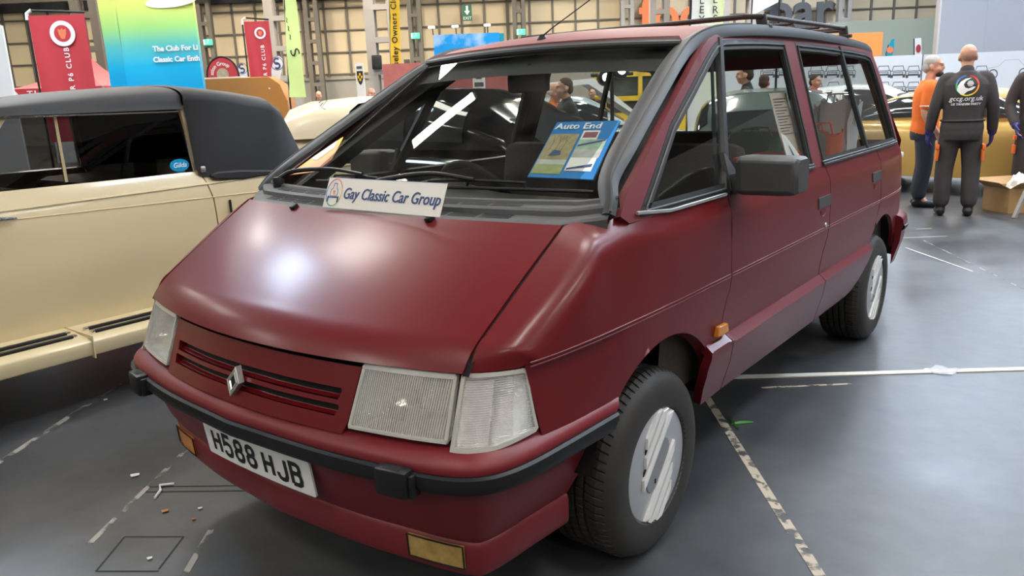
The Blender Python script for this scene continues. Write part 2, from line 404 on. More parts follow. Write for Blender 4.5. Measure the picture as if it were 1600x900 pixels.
# ---- front wing: upper sheet from bonnet line over the shoulder to the groove, lower sheet round the arch
def wing_top(y):
    yy = [-.69, -.298, -.25, -.21, -.17, -.13, -.08, .0, .6]
    return V(float(np.interp(y, yy, [.7235, .7235, .743, .766, .790, .808, .822, .8275, .8275])), y, float(np.interp(y, yy, [.842, 1.085, 1.090, 1.091, 1.089, 1.082, 1.075, 1.0705, 1.0705])))
def wing_section(yt, n=18):
    T = wing_top(yt); f = max(0, min(1, (-.20-yt)/.49)); yg = yt+.088*f**1.5 if yt < -.2 else yt
    if yt > .0: 
        return [flank(yt, T.z+(GROOVE-T.z)*(k/n)**1.0) for k in range(n+1)]
    G = flank(yg, GROOVE); k0 = max(0, min(1, (-yt)/.3)); 
    zc = T.z-(.052-.026*f); yc = (yt*.6+yg*.4); Cn = V(min(SX(yc, zc)+.002, SX(yc, .8)), yc, zc)
    r = .012+.055*min(1, max(0, -yt-.02)/.35)
    a = T-Cn; b = G-Cn; ra = min(r, a.length*.92); rb = min(r*1.15, b.length*.92)
    P1 = Cn+a.normalized()*ra; P2 = Cn+b.normalized()*rb
    pts = [T, T.lerp(P1, .5)]+[P1*(1-u)**2+Cn*2*u*(1-u)+P2*u*u for u in np.linspace(0, 1, 9)]+[P2.lerp(G, u) for u in np.linspace(0, 1, n-9)[1:]]
    return pts
lowf = [nose(s, .797) for s in np.linspace(s_of_x(.741), s_of_y(-.606), 19)]
ysec = [-.645, -.625, -.60, -.56, -.52, -.47, -.42, -.36, -.30, -.27, -.24, -.21, -.18, -.15, -.12, -.08, -.04, .0, .06, .12, .2, .3, .4, .489]
secs = [wing_section(y) for y in ysec]
nn = min(len(s) for s in secs); 
def resamp3(P, n):
    L = [0]
    for i in range(len(P)-1): L.append(L[-1]+(P[i+1]-P[i]).length)
    return [V(*[float(np.interp(L[-1]*k/(n-1), L, [p[j] for p in P])) for j in range(3)]) for k in range(n)]
secs = [s if len(s) == 19 else s[:] for s in secs]
NCOL = 19
def even(s):
    return s if len(s) == NCOL else resamp3(s, NCOL)
secs = [even(s) for s in secs]
first = secs[0]
def nose_roll(k, u):
    a, b = lowf[k], first[k]; c = V(a.x+(b.x-a.x)*.2, a.y+(b.y-a.y)*.28, a.z+(b.z-a.z)*.80)
    return a*(1-u)**2+c*2*u*(1-u)+b*u*u
rows = [[V(p.x-.012, p.y+.02, p.z-.002) for p in lowf], lowf]+[[nose_roll(k, u) for k in range(NCOL)] for u in (.12, .25, .4, .55, .7, .85)]+secs
# door-cut end follows the shut line
last = rows[-1]
for k in range(NCOL): last[k] = flank(float(np.interp(last[k].z, [.80, .95, 1.01, 1.07], [.484, .490, .500, .522])), last[k].z)
inner_edge = [V(r[0].x-.002, r[0].y+.002, r[0].z-.02) for r in rows[1:]]
def front_wing(mirror):
    mb = MB(); mb.grid(rows); mb.grid([[r[0] for r in rows[1:]], inner_edge]); mb.grid([last, [V(p.x-.015, p.y, p.z) for p in last]])
    poly = [(-.606, GROOVE), (.484, GROOVE), (.475, .76), (.447, .725), (.425, .68), (.412, .63), (.410, .575)]+[(.308, .575)]
    poly += arch_pts(*ARC_F, .575, .575)+[(-.568, .575)]
    v2, tri = triangulate(poly, .028)
    def lf(y, z):
        p = flank(y, z)
        if y < -.2:
            q = nose(s_of_y(y), z); f = min(1, (-.2-y)/.25); p.x = p.x*(1-f)+q.x*f
        return p
    P = [lf(*v) for v in v2]; a = V()
    for f in tri: a += (P[f[1]]-P[f[0]]).cross(P[f[2]]-P[f[0]])
    if a.x < 0: tri = [tuple(reversed(f)) for f in tri]
    mb.add(P, tri)
    ar = arch_pts(*ARC_F, .40, .575, 40)              # rolled arch lip
    mb.grid([[lf(*q) for q in ar], [lf(q[0], q[1])-V(.035, 0, 0)+V(0, (ARC_F[0]-q[0])*.03, (ARC_F[1]-q[1])*.03) for q in ar]])
    if mirror: mb.v = [mir(v) for v in mb.v]; mb.f = [tuple(reversed(f)) for f in mb.f]
    o = mb.obj('front_wing', M['paint'], van, ang=45, fix=False)
    bm = bmesh.new(); bm.from_mesh(o.data); bmesh.ops.remove_doubles(bm, verts=bm.verts, dist=.0004); bmesh.ops.recalc_face_normals(bm, faces=bm.faces); bm.to_mesh(o.data); bm.free()
    me = o.data; me.set_sharp_from_angle(angle=math.radians(42))
both(front_wing)

# ---- doors and rear quarters
door_f = [(.527, 1.0705), (.505, 1.01), (.490, .90), (.488, .80), (.479, .76), (.451, .725), (.429, .68), (.417, .63), (.415, .585), (1.452, .585), (1.47, .64), (1.50, .705), (1.545, .755), (1.568, .81), (1.577, .88), (1.583, .96), (1.586, 1.0705)]
door_r = [(1.592, 1.0705), (1.589, .96), (1.583, .88), (1.574, .81), (1.551, .752), (1.506, .70), (1.476, .635), (1.458, .585), (2.302, .585)]
door_r += [p for p in arch_pts(*ARC_R, .585, .3) if p[0] > ARC_R[0]][:0]
ra = [p for p in reversed(arch_pts(*ARC_R, .2, .585, 60)) if p[0] < 2.39 and p[1] > .585]
door_r += ra+[(2.44, .775), (2.462, .80), (2.463, .90), (2.462, 1.0705)]
quart = [(2.469, 1.0705), (2.470, .90), (2.469, .80), (2.447, .768), (2.405, .70)]+[p for p in reversed(arch_pts(*ARC_R, .50, .585, 60)) if p[0] > 2.41]
quart += [(2.95, .47), (3.245, .47), (3.258, .7), (3.262, .9), (3.25, 1.0705)]
doors = {}
def do_doors(mi):
    for nm, poly in (('front_door', door_f), ('rear_door', door_r), ('rear_quarter', quart)):
        doors[nm, mi] = panel(nm, poly, flank, (1, 0, 0), M['paint'], van, .03, thick=.02, mirror=mi, ang=42)
both(do_doors)
def body_filler(mi):                                  # dark inner skin seen in the shut lines and arches
    mb = MB(); ys = np.linspace(-.55, 3.2, 60); zs = np.linspace(.42, 1.06, 12)
    for lo, hi in ((.43, 2.17), (2.985, 3.2)):
        ys = np.linspace(lo, hi, 40); mb.grid([[V(SX(y, z)-.028, y, z) for z in zs] for y in ys])
    ys = np.linspace(-.12, .43, 20); mb.grid([[V(SX(y, z)-.03, y, z) for z in (.75, .8, .9, 1.0, 1.03)] for y in ys])
    ys = np.linspace(2.17, 2.985, 20); mb.grid([[V(SX(y, z)-.03, y, z) for z in (.75, .8, .9, 1.0, 1.03)] for y in ys])
    for cy, cz, r in (ARC_F, ARC_R):                  # wheel housings
        a = [(cy+(r+.02)*math.cos(t), cz+(r+.02)*math.sin(t)) for t in np.linspace(.22, math.pi-.22, 40)]
        mb.grid([[V(x, p[0], p[1]) for p in a] for x in (.845, .60)]); mb.add([V(.60, p[0], p[1]) for p in a], [tuple(range(len(a)))])
    if mi: mb.v = [mir(v) for v in mb.v]
    mb.obj('inner_skin', M['dark'], van, fix=False, smooth=False)
both(body_filler)

# ---- side cladding along the sills
SXX, SXY = smooth_table([(.30, .80), (.37, .828), (.50, .872), (.565, .888), (.582, .8895), (.592, .872), (.60, .862), (.62, .855)], .35, .6, .003)
def sill(y, z): return V(float(np.interp(z, SXX, SXY)+np.interp(y, PLX, PLY)), y, z)
sill_polys = [[(.30, .603), (.452, .603), (.456, .58), (.478, .50), (.495, .38), (.335, .375), (.30, .45), (.285, .52)],
              [(.457, .603), (1.477, .603), (1.482, .575), (1.512, .48), (1.545, .365), (.502, .38), (.484, .50), (.462, .58)],
              [(1.483, .603), (2.300, .603)]+[p for p in reversed(arch_pts(*ARC_R, .2, .40, 40)) if p[1] < .60 and p[0] < 2.5][:0]+[(2.285, .575), (2.262, .52), (2.235, .46), (2.20, .41), (2.15, .38), (2.05, .365), (1.551, .365), (1.518, .48), (1.488, .575)]]
def do_sills(mi):
    for p in sill_polys: panel('sill_cladding', p, sill, (1, 0, 0), M['paint'], van, .022, thick=.03, mirror=mi, ang=30)
    # dull bumper-end piece behind the rear wheel
both(do_sills)

# ---- groove line along the flank
def coachline(mi):
    mb = MB()
    for lo, hi in ((-.600, .480), (.494, 1.562), (1.580, 2.456), (2.474, 3.20)):
        ys = np.linspace(lo, hi, 40)
        for z, o in ((GROOVE+.005, .0022), (GROOVE-.005, .0022)):
            mb.grid([[V(SX(y, z)+o-.003, y, z+.0026), V(SX(y, z)+o, y, z+.0012), V(SX(y, z)+o, y, z-.0012), V(SX(y, z)+o-.003, y, z-.0026)] for y in ys])
    if mi: mb.v = [mir(v) for v in mb.v]; mb.f = [tuple(reversed(f)) for f in mb.f]
    o = mb.obj('coachline', M['paint_dull'], van); o['label'] = 'pale twin coachline'
both(coachline)

# ---- door handles, lock, side marker
def handle(mi, parent, y0, z0):
    mb = MB(); n = .17
    f = lambda a, b: V(SX(y0+a*n, z0+b)+.0, y0+a*n, z0+b)
    quad = [f(0, 0), f(1, .0), f(1, -.046), f(0, -.046)]
    P = [q+V(.004, 0, 0) for q in quad]+[q+V(-.01, 0, 0) for q in quad]
    mb.add(P, [(0, 1, 2, 3), (0, 4, 5, 1), (1, 5, 6, 2), (2, 6, 7, 3), (3, 7, 4, 0)])
    m2 = MB(); c = V(SX(y0, z0-.07)+.001, y0+n*.38, z0-.072)
    pts = [V(0, .035*math.cos(a), .028*math.sin(a)) for a in np.linspace(0, -math.pi, 13)]
    ring = [c+p+V(.001, 0, .014) for p in pts]; inn = [c+p*.45+V(-.016, 0, .012) for p in pts]
    m2.grid([ring, inn]); m2.add(inn, [tuple(range(len(inn)))])
    for a in (mb, m2):
        if mi: a.v = [mir(v) for v in a.v]; a.f = [tuple(reversed(q)) for q in a.f]
    h = mb.obj('door_handle', M['grey_plastic'], parent); m2.obj('finger_recess', M['paint_dull'], parent)
for mi in (False, True):
    handle(mi, doors['front_door', mi], 1.412, .948); handle(mi, doors['rear_door', mi], 2.29, .966)
    mb = MB(); s = -1 if mi else 1
    mb.lathe([(.0, .004), (.011, .004), (.012, 0), (.012, -.01)], 20, 'X', (SX(1.515, .815), 1.515, .817))
    if mi: mb.v = [mir(v) for v in mb.v]
    mb.obj('door_lock', M['satin'], doors['front_door', mi])
    mb = MB()
    q = [(.358, .616), (.452, .612), (.440, .648), (.372, .651)]
    mb.prism(q, lambda u, v, t: V(SX(u, v)+t, u, v), -.004, .016)
    if mi: mb.v = [mir(v) for v in mb.v]
    mb.obj('side_repeater', M['amber'], van, bevel=.004)

# ---- greenhouse side frame, seals and panes
def gh(o=0): return lambda y, z: V(SX(y, z)+o, y, z)
frame_out = [(-.165, 1.095), (-.10, 1.152), (.021, 1.22), (.198, 1.324), (.383, 1.425), (.55, 1.518), (.65, 1.570), (.70, 1.592), (.76, 1.606), (.85, 1.615), (1.19, 1.629), (1.6, 1.635), (2.0, 1.632), (2.4, 1.622), (2.862, 1.601), (2.92, 1.585), (3.02, 1.45), (3.12, 1.28), (3.20, 1.12), (3.215, 1.071), (-.13, 1.071)]
hole_f = [(-.075, 1.085), (.252, 1.322), (.443, 1.423), (.60, 1.508), (.70, 1.560), (.75, 1.580), (.82, 1.590), (1.0, 1.597), (1.2, 1.602), (1.462, 1.604), (1.455, 1.4), (1.442, 1.2), (1.432, 1.074), (-.05, 1.076)]
hole_r = [(1.600, 1.604), (1.9, 1.601), (2.22, 1.594), (2.5, 1.586), (2.72, 1.577), (2.80, 1.566), (2.84, 1.535), (2.90, 1.38), (2.955, 1.2), (2.975, 1.085), (2.965, 1.074), (1.552, 1.074), (1.565, 1.2), (1.582, 1.4)]
def lerp_poly(P, d):                                  # inset an outline
    n = len(P); out = []; A = sum(P[i][0]*P[(i+1) % n][1]-P[(i+1) % n][0]*P[i][1] for i in range(n)); sg = 1 if A > 0 else -1
    for i in range(n):
        a, b, c = np.array(P[i-1]), np.array(P[i]), np.array(P[(i+1) % n]); d1 = (b-a)/np.linalg.norm(b-a); d2 = (c-b)/np.linalg.norm(c-b)
        n1 = np.array([-d1[1], d1[0]])*sg; n2 = np.array([-d2[1], d2[0]])*sg; m = n1+n2; m = m/np.linalg.norm(m); k = d/max(.45, m@n1); out.append(tuple(b+m*k))
    return out
panes = {}
def greenhouse(mi):
    panel('window_frame', frame_out, gh(), (1, 0, 0), M['paint_dull'], van, .035, (hole_f, hole_r), .03, mi, 40)
    for nm, hole in (('front', hole_f), ('rear', hole_r)):
        inner = lerp_poly(hole, .034)
        panel('window_seal', lerp_poly(hole, .001), gh(.001), (1, 0, 0), M['rubber'], van, .03, (inner,), .02, mi, 40)
        mid = lerp_poly(hole, .016)
        mb = MB(); P = [gh(.004)(*p) for p in resample(mid, .05)]; mb.tube(P, .004, 8, closed=True)
        if mi: mb.v = [mir(v) for v in mb.v]
        mb.obj('seal_bead', M['grey_plastic'], van)
    # window bars (front pair meet at the leading edge of the door, rear one in the rear door)
    for (y0, z0), (y1, z1), w in (((.520, 1.075), (.800, 1.60), .034), ((2.30, 1.075), (2.262, 1.60), .034)):
        mb = MB(); m = 10; rows_ = []
        for k in range(m+1):
            t = k/m; y = y0+(y1-y0)*t; z = z0+(z1-z0)*t
            rows_.append([V(SX(y, z)-.014, y-w/2, z), V(SX(y, z)+.007, y-w/2+.003, z), V(SX(y, z)+.010, y, z), V(SX(y, z)+.007, y+w/2-.003, z), V(SX(y, z)-.014, y+w/2, z)])
        mb.grid(rows_)
        if mi: mb.v = [mir(v) for v in mb.v]
        mb.obj('window_bar', M['rubber'], van)
    tri = [(-.01, 1.10), (.52, 1.10), (.786, 1.578), (.70, 1.545), (.26, 1.30)]
    big = [(.535, 1.10), (1.425, 1.09), (1.44, 1.4), (1.448, 1.585), (.80, 1.578)]
    rd = [(1.575, 1.095), (2.285, 1.095), (2.25, 1.58), (1.61, 1.585)]
    rq = [(2.315, 1.095), (2.955, 1.095), (2.90, 1.32), (2.82, 1.55), (2.70, 1.565), (2.278, 1.578)]
    for nm, p in (('quarter_window', tri), ('door_window', big), ('door_window', rd), ('quarter_window', rq)):
        sheet(nm, p, gh(-.008), M['glass'], mi)
    # bright strip under the front quarter window, black ribbed sill under the rear panes
    mb = MB(); mb.tube([gh(.006)(y, 1.0755+.019*max(0, min(1, (.1-y)/.2))) for y in np.linspace(-.09, .50, 14)], .0055, 8)
    if mi: mb.v = [mir(v) for v in mb.v]
    mb.obj('waist_trim', M['satin'], van)
    for lo, hi in ((.545, 1.43), (1.55, 2.97)):
        mb = MB(); n = 24
        prof = [(.000, 1.094), (.006, 1.092), (.008, 1.087), (.004, 1.0845), (.012, 1.082), (.014, 1.074), (.006, 1.070), (-.01, 1.070)]
        mb.grid([[V(SX(y, 1.08)+o, y, z) for o, z in prof] for y in np.linspace(lo, hi, n)])
        for y in (lo, hi): mb.add([V(SX(y, 1.08)+o, y, z) for o, z in prof], [tuple(range(len(prof)))])
        if mi: mb.v = [mir(v) for v in mb.v]
        mb.obj('waist_seal', M['rubber'], van)
def sheet(nm, poly, fn, m, mi=False, res=.07, parent=None):
    v2, tri = triangulate(poly, res); P = [Vector(fn(*v)) for v in v2]
    if mi: P = [mir(p) for p in P]
    o = mesh_obj(nm, P, tri, m, parent or van); return o
both(greenhouse)

# ---- roof rails with the black band that runs down the screen pillars
rail_pts = catmull([(.790, -.195, 1.100), (.775, -.160, 1.140), (.738, -.09, 1.198), (.700, .11, 1.312), (.665, .32, 1.425), (.635, .50, 1.520), (.622, .60, 1.568), (.622, .68, 1.600), (.630, .78, 1.625), (.636, .92, 1.640), (.638, 1.2, 1.652), (.638, 1.6, 1.657), (.636, 2.0, 1.653), (.632, 2.4, 1.643), (.628, 2.8, 1.624), (.622, 2.95, 1.605)], 5)
def rail(mi):
    mb = MB(); rows_ = []
    for i, p in enumerate(rail_pts):
        p = V(*p); t = (Vector(rail_pts[min(i+1, len(rail_pts)-1)])-Vector(rail_pts[max(i-1, 0)])).normalized()
        side = V(1, 0, 0); side = (side-t*side.dot(t)).normalized(); up = side.cross(t); up = up if up.z > 0 else -up
        f = min(1, max(0, (p.y-.45)/.35))               # the band narrows over the roof
        wi = .040*(1-f)+.020*f; wo = .038*(1-f)+.034*f
        b_ = min(1, .55+max(0, (p.y+.20))*2.2); wi *= b_; wo *= b_
        c = p
        drop = .012*(1-f)+.034*f
        rows_.append([c-side*wi-up*.012, c-side*wi+up*.002, c-side*wi*.55+up*.009, c+up*.012, c+side*wo*.55+up*.008, c+side*(wo*.9)-up*drop*.45, c+side*wo-up*drop, c+side*(wo-.02)-up*(drop+.012)])
    mb.grid(rows_); mb.add(rows_[0], [tuple(range(8))]); mb.add(rows_[-1], [tuple(range(8))])
    if mi: mb.v = [mir(v) for v in mb.v]
    mb.obj('pillar_trim', M['rubber'], van)
    # drip gutter crease along the band
    mb = MB(); L = []
    for i, p in enumerate(rail_pts[:50]):
        L.append(V(*p)+V(.012, 0, .011))
    mb.tube(L, .004, 6)
    if mi: mb.v = [mir(v) for v in mb.v]
    mb.obj('gutter_bead', M['grey_plastic'], van)
both(rail)
RAILX = [p[1] for p in rail_pts]; RAILZ = [p[2] for p in rail_pts]

# ---- windscreen and roof
def screen_pt(u, v):                                  # u -1..1 across, v 0 base .. 1 top
    topx, botx = .598, .735
    x = u*(botx+(topx-botx)*v); q = x*x
    b = V(x, -.262+.19*q, 1.106+.004*q); t = V(x, .535+.16*q, 1.583-.04*q)
    p = b.lerp(t, v); p.z += .012*math.sin(math.pi*v)*(1-.5*u*u); return p
mb = MB(); mb.grid([[screen_pt(u, v) for u in np.linspace(-1, 1, 25)] for v in np.linspace(0, 1, 17)])
scr = mb.obj('windscreen', M['screen'], van, fix=True)
mb = MB(); mb.tube([screen_pt(u, 1.012)+V(0, 0, .004) for u in np.linspace(-1.02, 1.02, 25)], .012, 8); mb.obj('screen_seal', M['rubber'], van)
mb = MB(); rows_ = []
for dv, dz in ((1.020, -.004), (1.022, .008), (1.036, .012), (1.045, .008)):
    rows_.append([screen_pt(u, dv)+V(0, 0, dz) for u in np.linspace(-1.0, 1.0, 25)])
mb.grid(rows_); mb.obj('screen_top_trim', M['grey_plastic'], van)
def roof_pt(u, y):
    yf = .600+.03*u*u; yy = max(y, yf)
    xr = float(np.interp(y, RAILX, [p[0] for p in rail_pts]))-.012; x = u*xr
    zr = float(np.interp(y, RAILX, RAILZ))
    zc = zr+.006 if y > .8 else zr+.006
    crown = float(np.interp(y, [.58, .75, 1.0, 1.5, 2.4, 3.0], [.030, .030, .030, .030, .028, .02]))
    return V(x, y, zc+crown*(1-u*u)-.0)
mb = MB(); us = np.linspace(-1, 1, 31)
edge = [screen_pt(u, 1.045)+V(0, 0, .016) for u in us]
rows_ = [[p-V(0, 0, .02) for p in edge], edge]
for y in [.62, .66, .70, .75, .8, .86, .92, 1.0, 1.1, 1.25, 1.4, 1.6, 1.8, 2.0, 2.2, 2.4, 2.6, 2.75, 2.9, 2.97]:
    f = max(0, min(1, (1.0-y)/.4)); rows_.append([roof_pt(u, y)+V(0, .14*(u*u-1)*f*.35, 0) for u in us])
mb.grid(rows_); roof = mb.obj('roof', M['roof_paint'], van, ang=60, fix=True)

# ---- tailgate end
mb = MB(); rows_ = []
for z in np.linspace(.47, 1.6, 16):
    yb = 3.262-max(0, z-1.0)*.52; xe = SX(min(yb, 3.2), z)-.005 if z < 1.07 else SX(2.9, z)-.03
    rows_.append([V(u*xe, yb+.03*(1-u*u), z) for u in np.linspace(-1, 1, 21)])
low = rows_[:9]; mb.grid(low); mb.obj('tailgate', M['paint'], van, ang=40)
mb = MB()
for r0, r1 in ((0, 1), (19, 20)): mb.grid([[p for p in row[r0:r1+1]] for row in rows_[8:]])
mb.grid([rows_[-2], rows_[-1], [V(p.x, 2.95, p.z+.015) for p in rows_[-1]]]); mb.obj('tailgate_frame', M['paint_dull'], van, ang=40)
mb = MB(); mb.grid([[V(p.x, p.y-.01, p.z) for p in row[1:20]] for row in rows_[8:-1]]); mb.obj('tailgate_window', M['glass'], van)
mb = MB(); pl = catmull([(0, 3.37), (.5, 3.35), (.75, 3.31), (.83, 3.25), (.872, 3.12), (.885, 2.96)], 8)
pl = [(-x, y) for x, y in reversed(pl)][:-1]+[tuple(p) for p in pl]
rows_ = []
for x, y in pl:
    k = 1 if abs(x) < .8 else 1
    n = V(x*.6, max(0, y-2.9), 0).normalized()
    rows_.append([V(x, y, 0)+n*d+V(0, 0, z) for d, z in ((-.05, .66), (-.012, .645), (0, .63), (.004, .60), (-.004, .57), (-.01, .5), (-.05, .36))])
mb.grid(rows_); mb.add(rows_[0], [tuple(range(7))]); mb.add(rows_[-1], [tuple(range(7))]); rb = mb.obj('rear_bumper', M['paint'], van, ang=30)
mb = MB(); mb.grid([[r[3]+(r[3]-r[0]).normalized()*.002+V(0, 0, -.0), r[3]+V((r[3]-r[0]).x, (r[3]-r[0]).y, 0).normalized()*.012+V(0, 0, -.006), r[4]+V((r[3]-r[0]).x, (r[3]-r[0]).y, 0).normalized()*.012, r[4]+V(0, 0, -.01)] for r in rows_]); mb.obj('rub_strip', M['black_plastic'], rb)
for s in (-1, 1):
    mb = MB(); mb.box((s*.785, 3.195, .985), (.03, .05, .035), Matrix.Rotation(-s*.9, 3, 'Z'), .01); mb.obj('tail_lamp', M['white'], van)

# ---- floor pan
mb = MB(); mb.box((0, 1.3, .33), (1.16, 3.7, .10)); mb.box((0, 1.25, .40), (1.60, 1.60, .06)); mb.obj('floor_pan', M['dark'], van, smooth=False)
# ---- front bumper
BC = catmull([(0, -.908), (.33, -.887), (.535, -.858), (.657, -.836), (.735, -.812), (.790, -.778), (.826, -.725), (.846, -.64), (.857, -.50), (.868, -.29)], 8)
BC = [(-x, y) for x, y in reversed(BC)][:-1]+[tuple(p) for p in BC]
def bumper_pt(i, d, z, yend=None):
    a = np.array(BC[max(0, i-1)]); b = np.array(BC[min(len(BC)-1, i+1)]); t = (b-a)/np.linalg.norm(b-a); n = np.array([t[1], -t[0]])
    p = np.array(BC[i])+n*d; y = p[1]
    ye = ARC_F[0]-math.sqrt(max(0, (ARC_F[2]+.003)**2-(z-ARC_F[1])**2))
    if y > -.5: y = -.5+(y+.5)*(ye+.5)/(.21)
    return V(p[0], y, z)
BN = len(BC)
def sweep(prof): return [[bumper_pt(i, d, z) for d, z in prof] for i in range(BN)]
mb = MB()
ledge = [(-.075, .632), (-.050, .628), (-.030, .622), (-.010, .606), (-.003, .596), (-.001, .586), (-.003, .578), (-.006, .55), (-.016, .523), (-.036, .513), (-.050, .50), (-.066, .45), (-.090, .385), (-.108, .350), (-.115, .340), (-.110, .334), (-.108, .322), (-.112, .262), (-.120, .243), (-.15, .238), (-.24, .245)]
rows_ = sweep(ledge); mb.grid(rows_)
for e in (0, -1): mb.add(rows_[e], [tuple(range(len(ledge)))])
bump = mb.obj('front_bumper', M['paint_bumper'], van, ang=38)
mb = MB(); r2 = sweep([(-.006, .579), (.002, .5795), (.010, .574), (.012, .560), (.011, .544), (.004, .534), (-.012, .531)]); mb.grid(r2)
for e in (0, -1): mb.add(r2[e], [tuple(range(7))])
strip = mb.obj('rub_strip', M['black_plastic'], bump)
def bidx(x): return min(range(BN), key=lambda i: abs(BC[i][0]-x))
for s in (-1, 1):
    i = bidx(.611*s); p = bumper_pt(i, .012, .553); a = np.array(BC[i+1])-np.array(BC[i-1]); R = Matrix.Rotation(math.atan2(a[1], a[0]), 3, 'Z')
    mb = MB(); mb.box(p, (.092, .045, .070), R, .008); ov = mb.obj('overrider', M['black_plastic'], bump)
    mb = MB(); mb.box(p+V(0, -.004, .034)-R @ V(0, .0, 0), (.046, .022, .004), R, .0015); mb.obj('overrider_cap', M['dark'], ov)
    mb = MB(); mb.box(p+R @ V(.052*1, 0.004, -.004), (.012, .034, .058), R, .003); mb.obj('overrider_cap', M['black_plastic'], ov)
M['amber_clear'] = mat('clouded_yellow_lens', (.42, .27, .07), .2, coat=.5, var=.5, vscale=40)
# amber direction lamps in the apron
for s in (-1, 1):
    L = [i for i in range(BN) if .535 <= BC[i][0]*s <= .72]
    pts = [(bumper_pt(i, -.104, .332), bumper_pt(i, -.109, .266)) for i in L]
    mb = MB(); mb.grid([[a-V(0, -.02, 0), a, b, b-V(0, -.02, 0)] for a, b in pts])
    for e in (0, -1): mb.add([pts[e][0], pts[e][1], pts[e][1]+V(0, .02, 0), pts[e][0]+V(0, .02, 0)], [(0, 1, 2, 3)])
    lamp = mb.obj('front_turn_lamp', M['amber'] if s < 0 else M['amber_clear'], bump)
    if s > 0: lamp['label'] = 'clouded yellow lamp'
    mb = MB(); P = [a for a, b in pts]+[b for a, b in reversed(pts)]; mb.tube([p-V(0, .002, 0) for p in P], .0022, 6, closed=True); mb.obj('lamp_rim', M['dark'], lamp)
# number plate
PT = math.radians(7)
def plate_fn(u, v, t=0):
    q = (u*u)*.12
    return V(u, -.864+q-v*math.sin(PT)-t, .444+v*math.cos(PT))
def plate_at(u, v, t): return plate_fn(u, v, t)+V(0, .013, 0)
def rrect(w, h, r, n=4):
    return [p for cx, cy, a in ((w/2-r, h/2-r, 0), (-w/2+r, h/2-r, 90), (-w/2+r, -h/2+r, 180), (w/2-r, -h/2+r, 270)) for p in arc(cx, cy, r, a, a+90, n)]
pp = rrect(.52, .111, .008)
v2, tri = triangulate(pp, .03); n0 = len(v2)
mb = MB(); mb.add([plate_at(u, v, 0) for u, v in v2], tri); pb = resample(pp, .03); mb.grid([[plate_at(u, v, t) for u, v in pb] for t in (0, -.006)], True)
plate = mb.obj('number_plate', M['plate'], bump)
G = {'H': [[(0, 0), (0, 1)], [(1, 0), (1, 1)], [(0, .52), (1, .52)]], '5': [[(.95, 1), (.08, 1), (.03, .56), (.3, .62), (.6, .62), (.88, .56), (1, .4), (1, .22), (.85, .05), (.6, 0), (.35, 0), (.12, .06), (0, .2)]],
     '8': [[(.5, 1), (.22, .96), (.06, .84), (.06, .68), (.22, .56), (.5, .53), (.78, .56), (.94, .68), (.94, .84), (.78, .96), (.5, 1), (.45, 1)], [(.5, .53), (.2, .49), (0, .36), (0, .17), (.2, .03), (.5, 0), (.8, .03), (1, .17), (1, .36), (.8, .49), (.5, .53), (.45, .53)]],
     'J': [[(1, 1), (1, .22), (.86, .05), (.6, 0), (.38, 0), (.14, .05), (0, .2), (0, .3)]], 'B': [[(0, 0), (0, 1), (.68, 1), (.9, .92), (.96, .76), (.9, .62), (.68, .54), (0, .54)], [(.68, .54), (.92, .47), (1, .28), (.92, .08), (.68, 0), (0, 0)]]}
mb = MB(); cw, chh, sw = .037, .066, .0142
xs = [-.217, -.161, -.105, -.049, .033, .098, .163]; xs = [-.219, -.158, -.097, -.036, .047, .108, .169]
for ch, x in zip('H588HJB', xs):
    if x == xs[4]: mb.obj('plate_lettering', M['ink'], plate, smooth=False, fix=False); mb = MB()
    for pl in G[ch]:
        for q in stroke2([(x+a*cw+.007, (b-.5)*chh) for a, b in pl], sw):
            mb.add([plate_at(u, v, .0012) for u, v in q], [(0, 1, 2, 3)])
mb.obj('plate_lettering', M['ink'], plate, smooth=False, fix=False)

# ---- grille between the lamps
def nose_xy(x, z): return nose(math.copysign(s_of_x(abs(x)), x) if x else 0, z)
sg = s_of_x(.428)
gp = [(-sg+.012, .622), (sg-.012, .622), (sg, .65), (sg+.008, .755), (sg+.011, .781), (-sg-.011, .781), (-sg-.008, .755), (-sg, .65)]
sl = s_of_x(.386)
def slot(z0, z1): return [(-sl, z0), (sl-.004, z0), (sl, z0+.006), (sl+.006, z1-.006), (sl+.002, z1), (-sl-.002, z1), (-sl-.006, z1-.006), (-sl-.0, z0+.006)]
gr = panel('grille', gp, lambda s, z: nose(s, z)+V(0, .004, 0), (0, -1, 0), M['paint'], van, .03, (slot(.659, .686), slot(.697, .725)), .03)
mb = MB(); mb.grid([[nose(s, z)+V(0, .030, 0) for s in np.linspace(-sg, sg, 30)] for z in (.64, .69, .74)]); mb.obj('grille_backing', M['dark'], gr)
for zc in (.672, .711):
    mb = MB(); mb.grid([[nose(s, zc+dz)+V(0, dy, 0) for s in np.linspace(-sl, sl, 40)] for dy, dz in ((.014, -.014), (.026, -.011), (.027, -.009))]); mb.obj('grille_slat', M['paint'], gr)
# diamond badge standing on the grille
mb = MB(); bc = nose(0, .686)+V(0, -.012, 0); Wd, Hd = .030, .040
def dia(k, t): return [bc+V(a*Wd*k, -t+.4*0, b*Hd*k)+V(0, b*Hd*k*.35, 0) for a, b in ((0, 1), (1, 0), (0, -1), (-1, 0))]
R_ = [dia(1, -.012), dia(1, .004), dia(.92, .007), dia(.80, .007), dia(.78, .004), dia(.68, .004), dia(.66, .007), dia(.52, .007), dia(.48, .003), dia(.40, .001), dia(.40, -.008)]
mb.grid([r for r in R_], True); bdg = mb.obj('diamond_badge', M['satin'], gr, smooth=False)
mb = MB(); mb.add(dia(.44, .0035), [(0, 1, 2, 3)]); mb.obj('badge_hole', M['dark'], bdg, smooth=False)

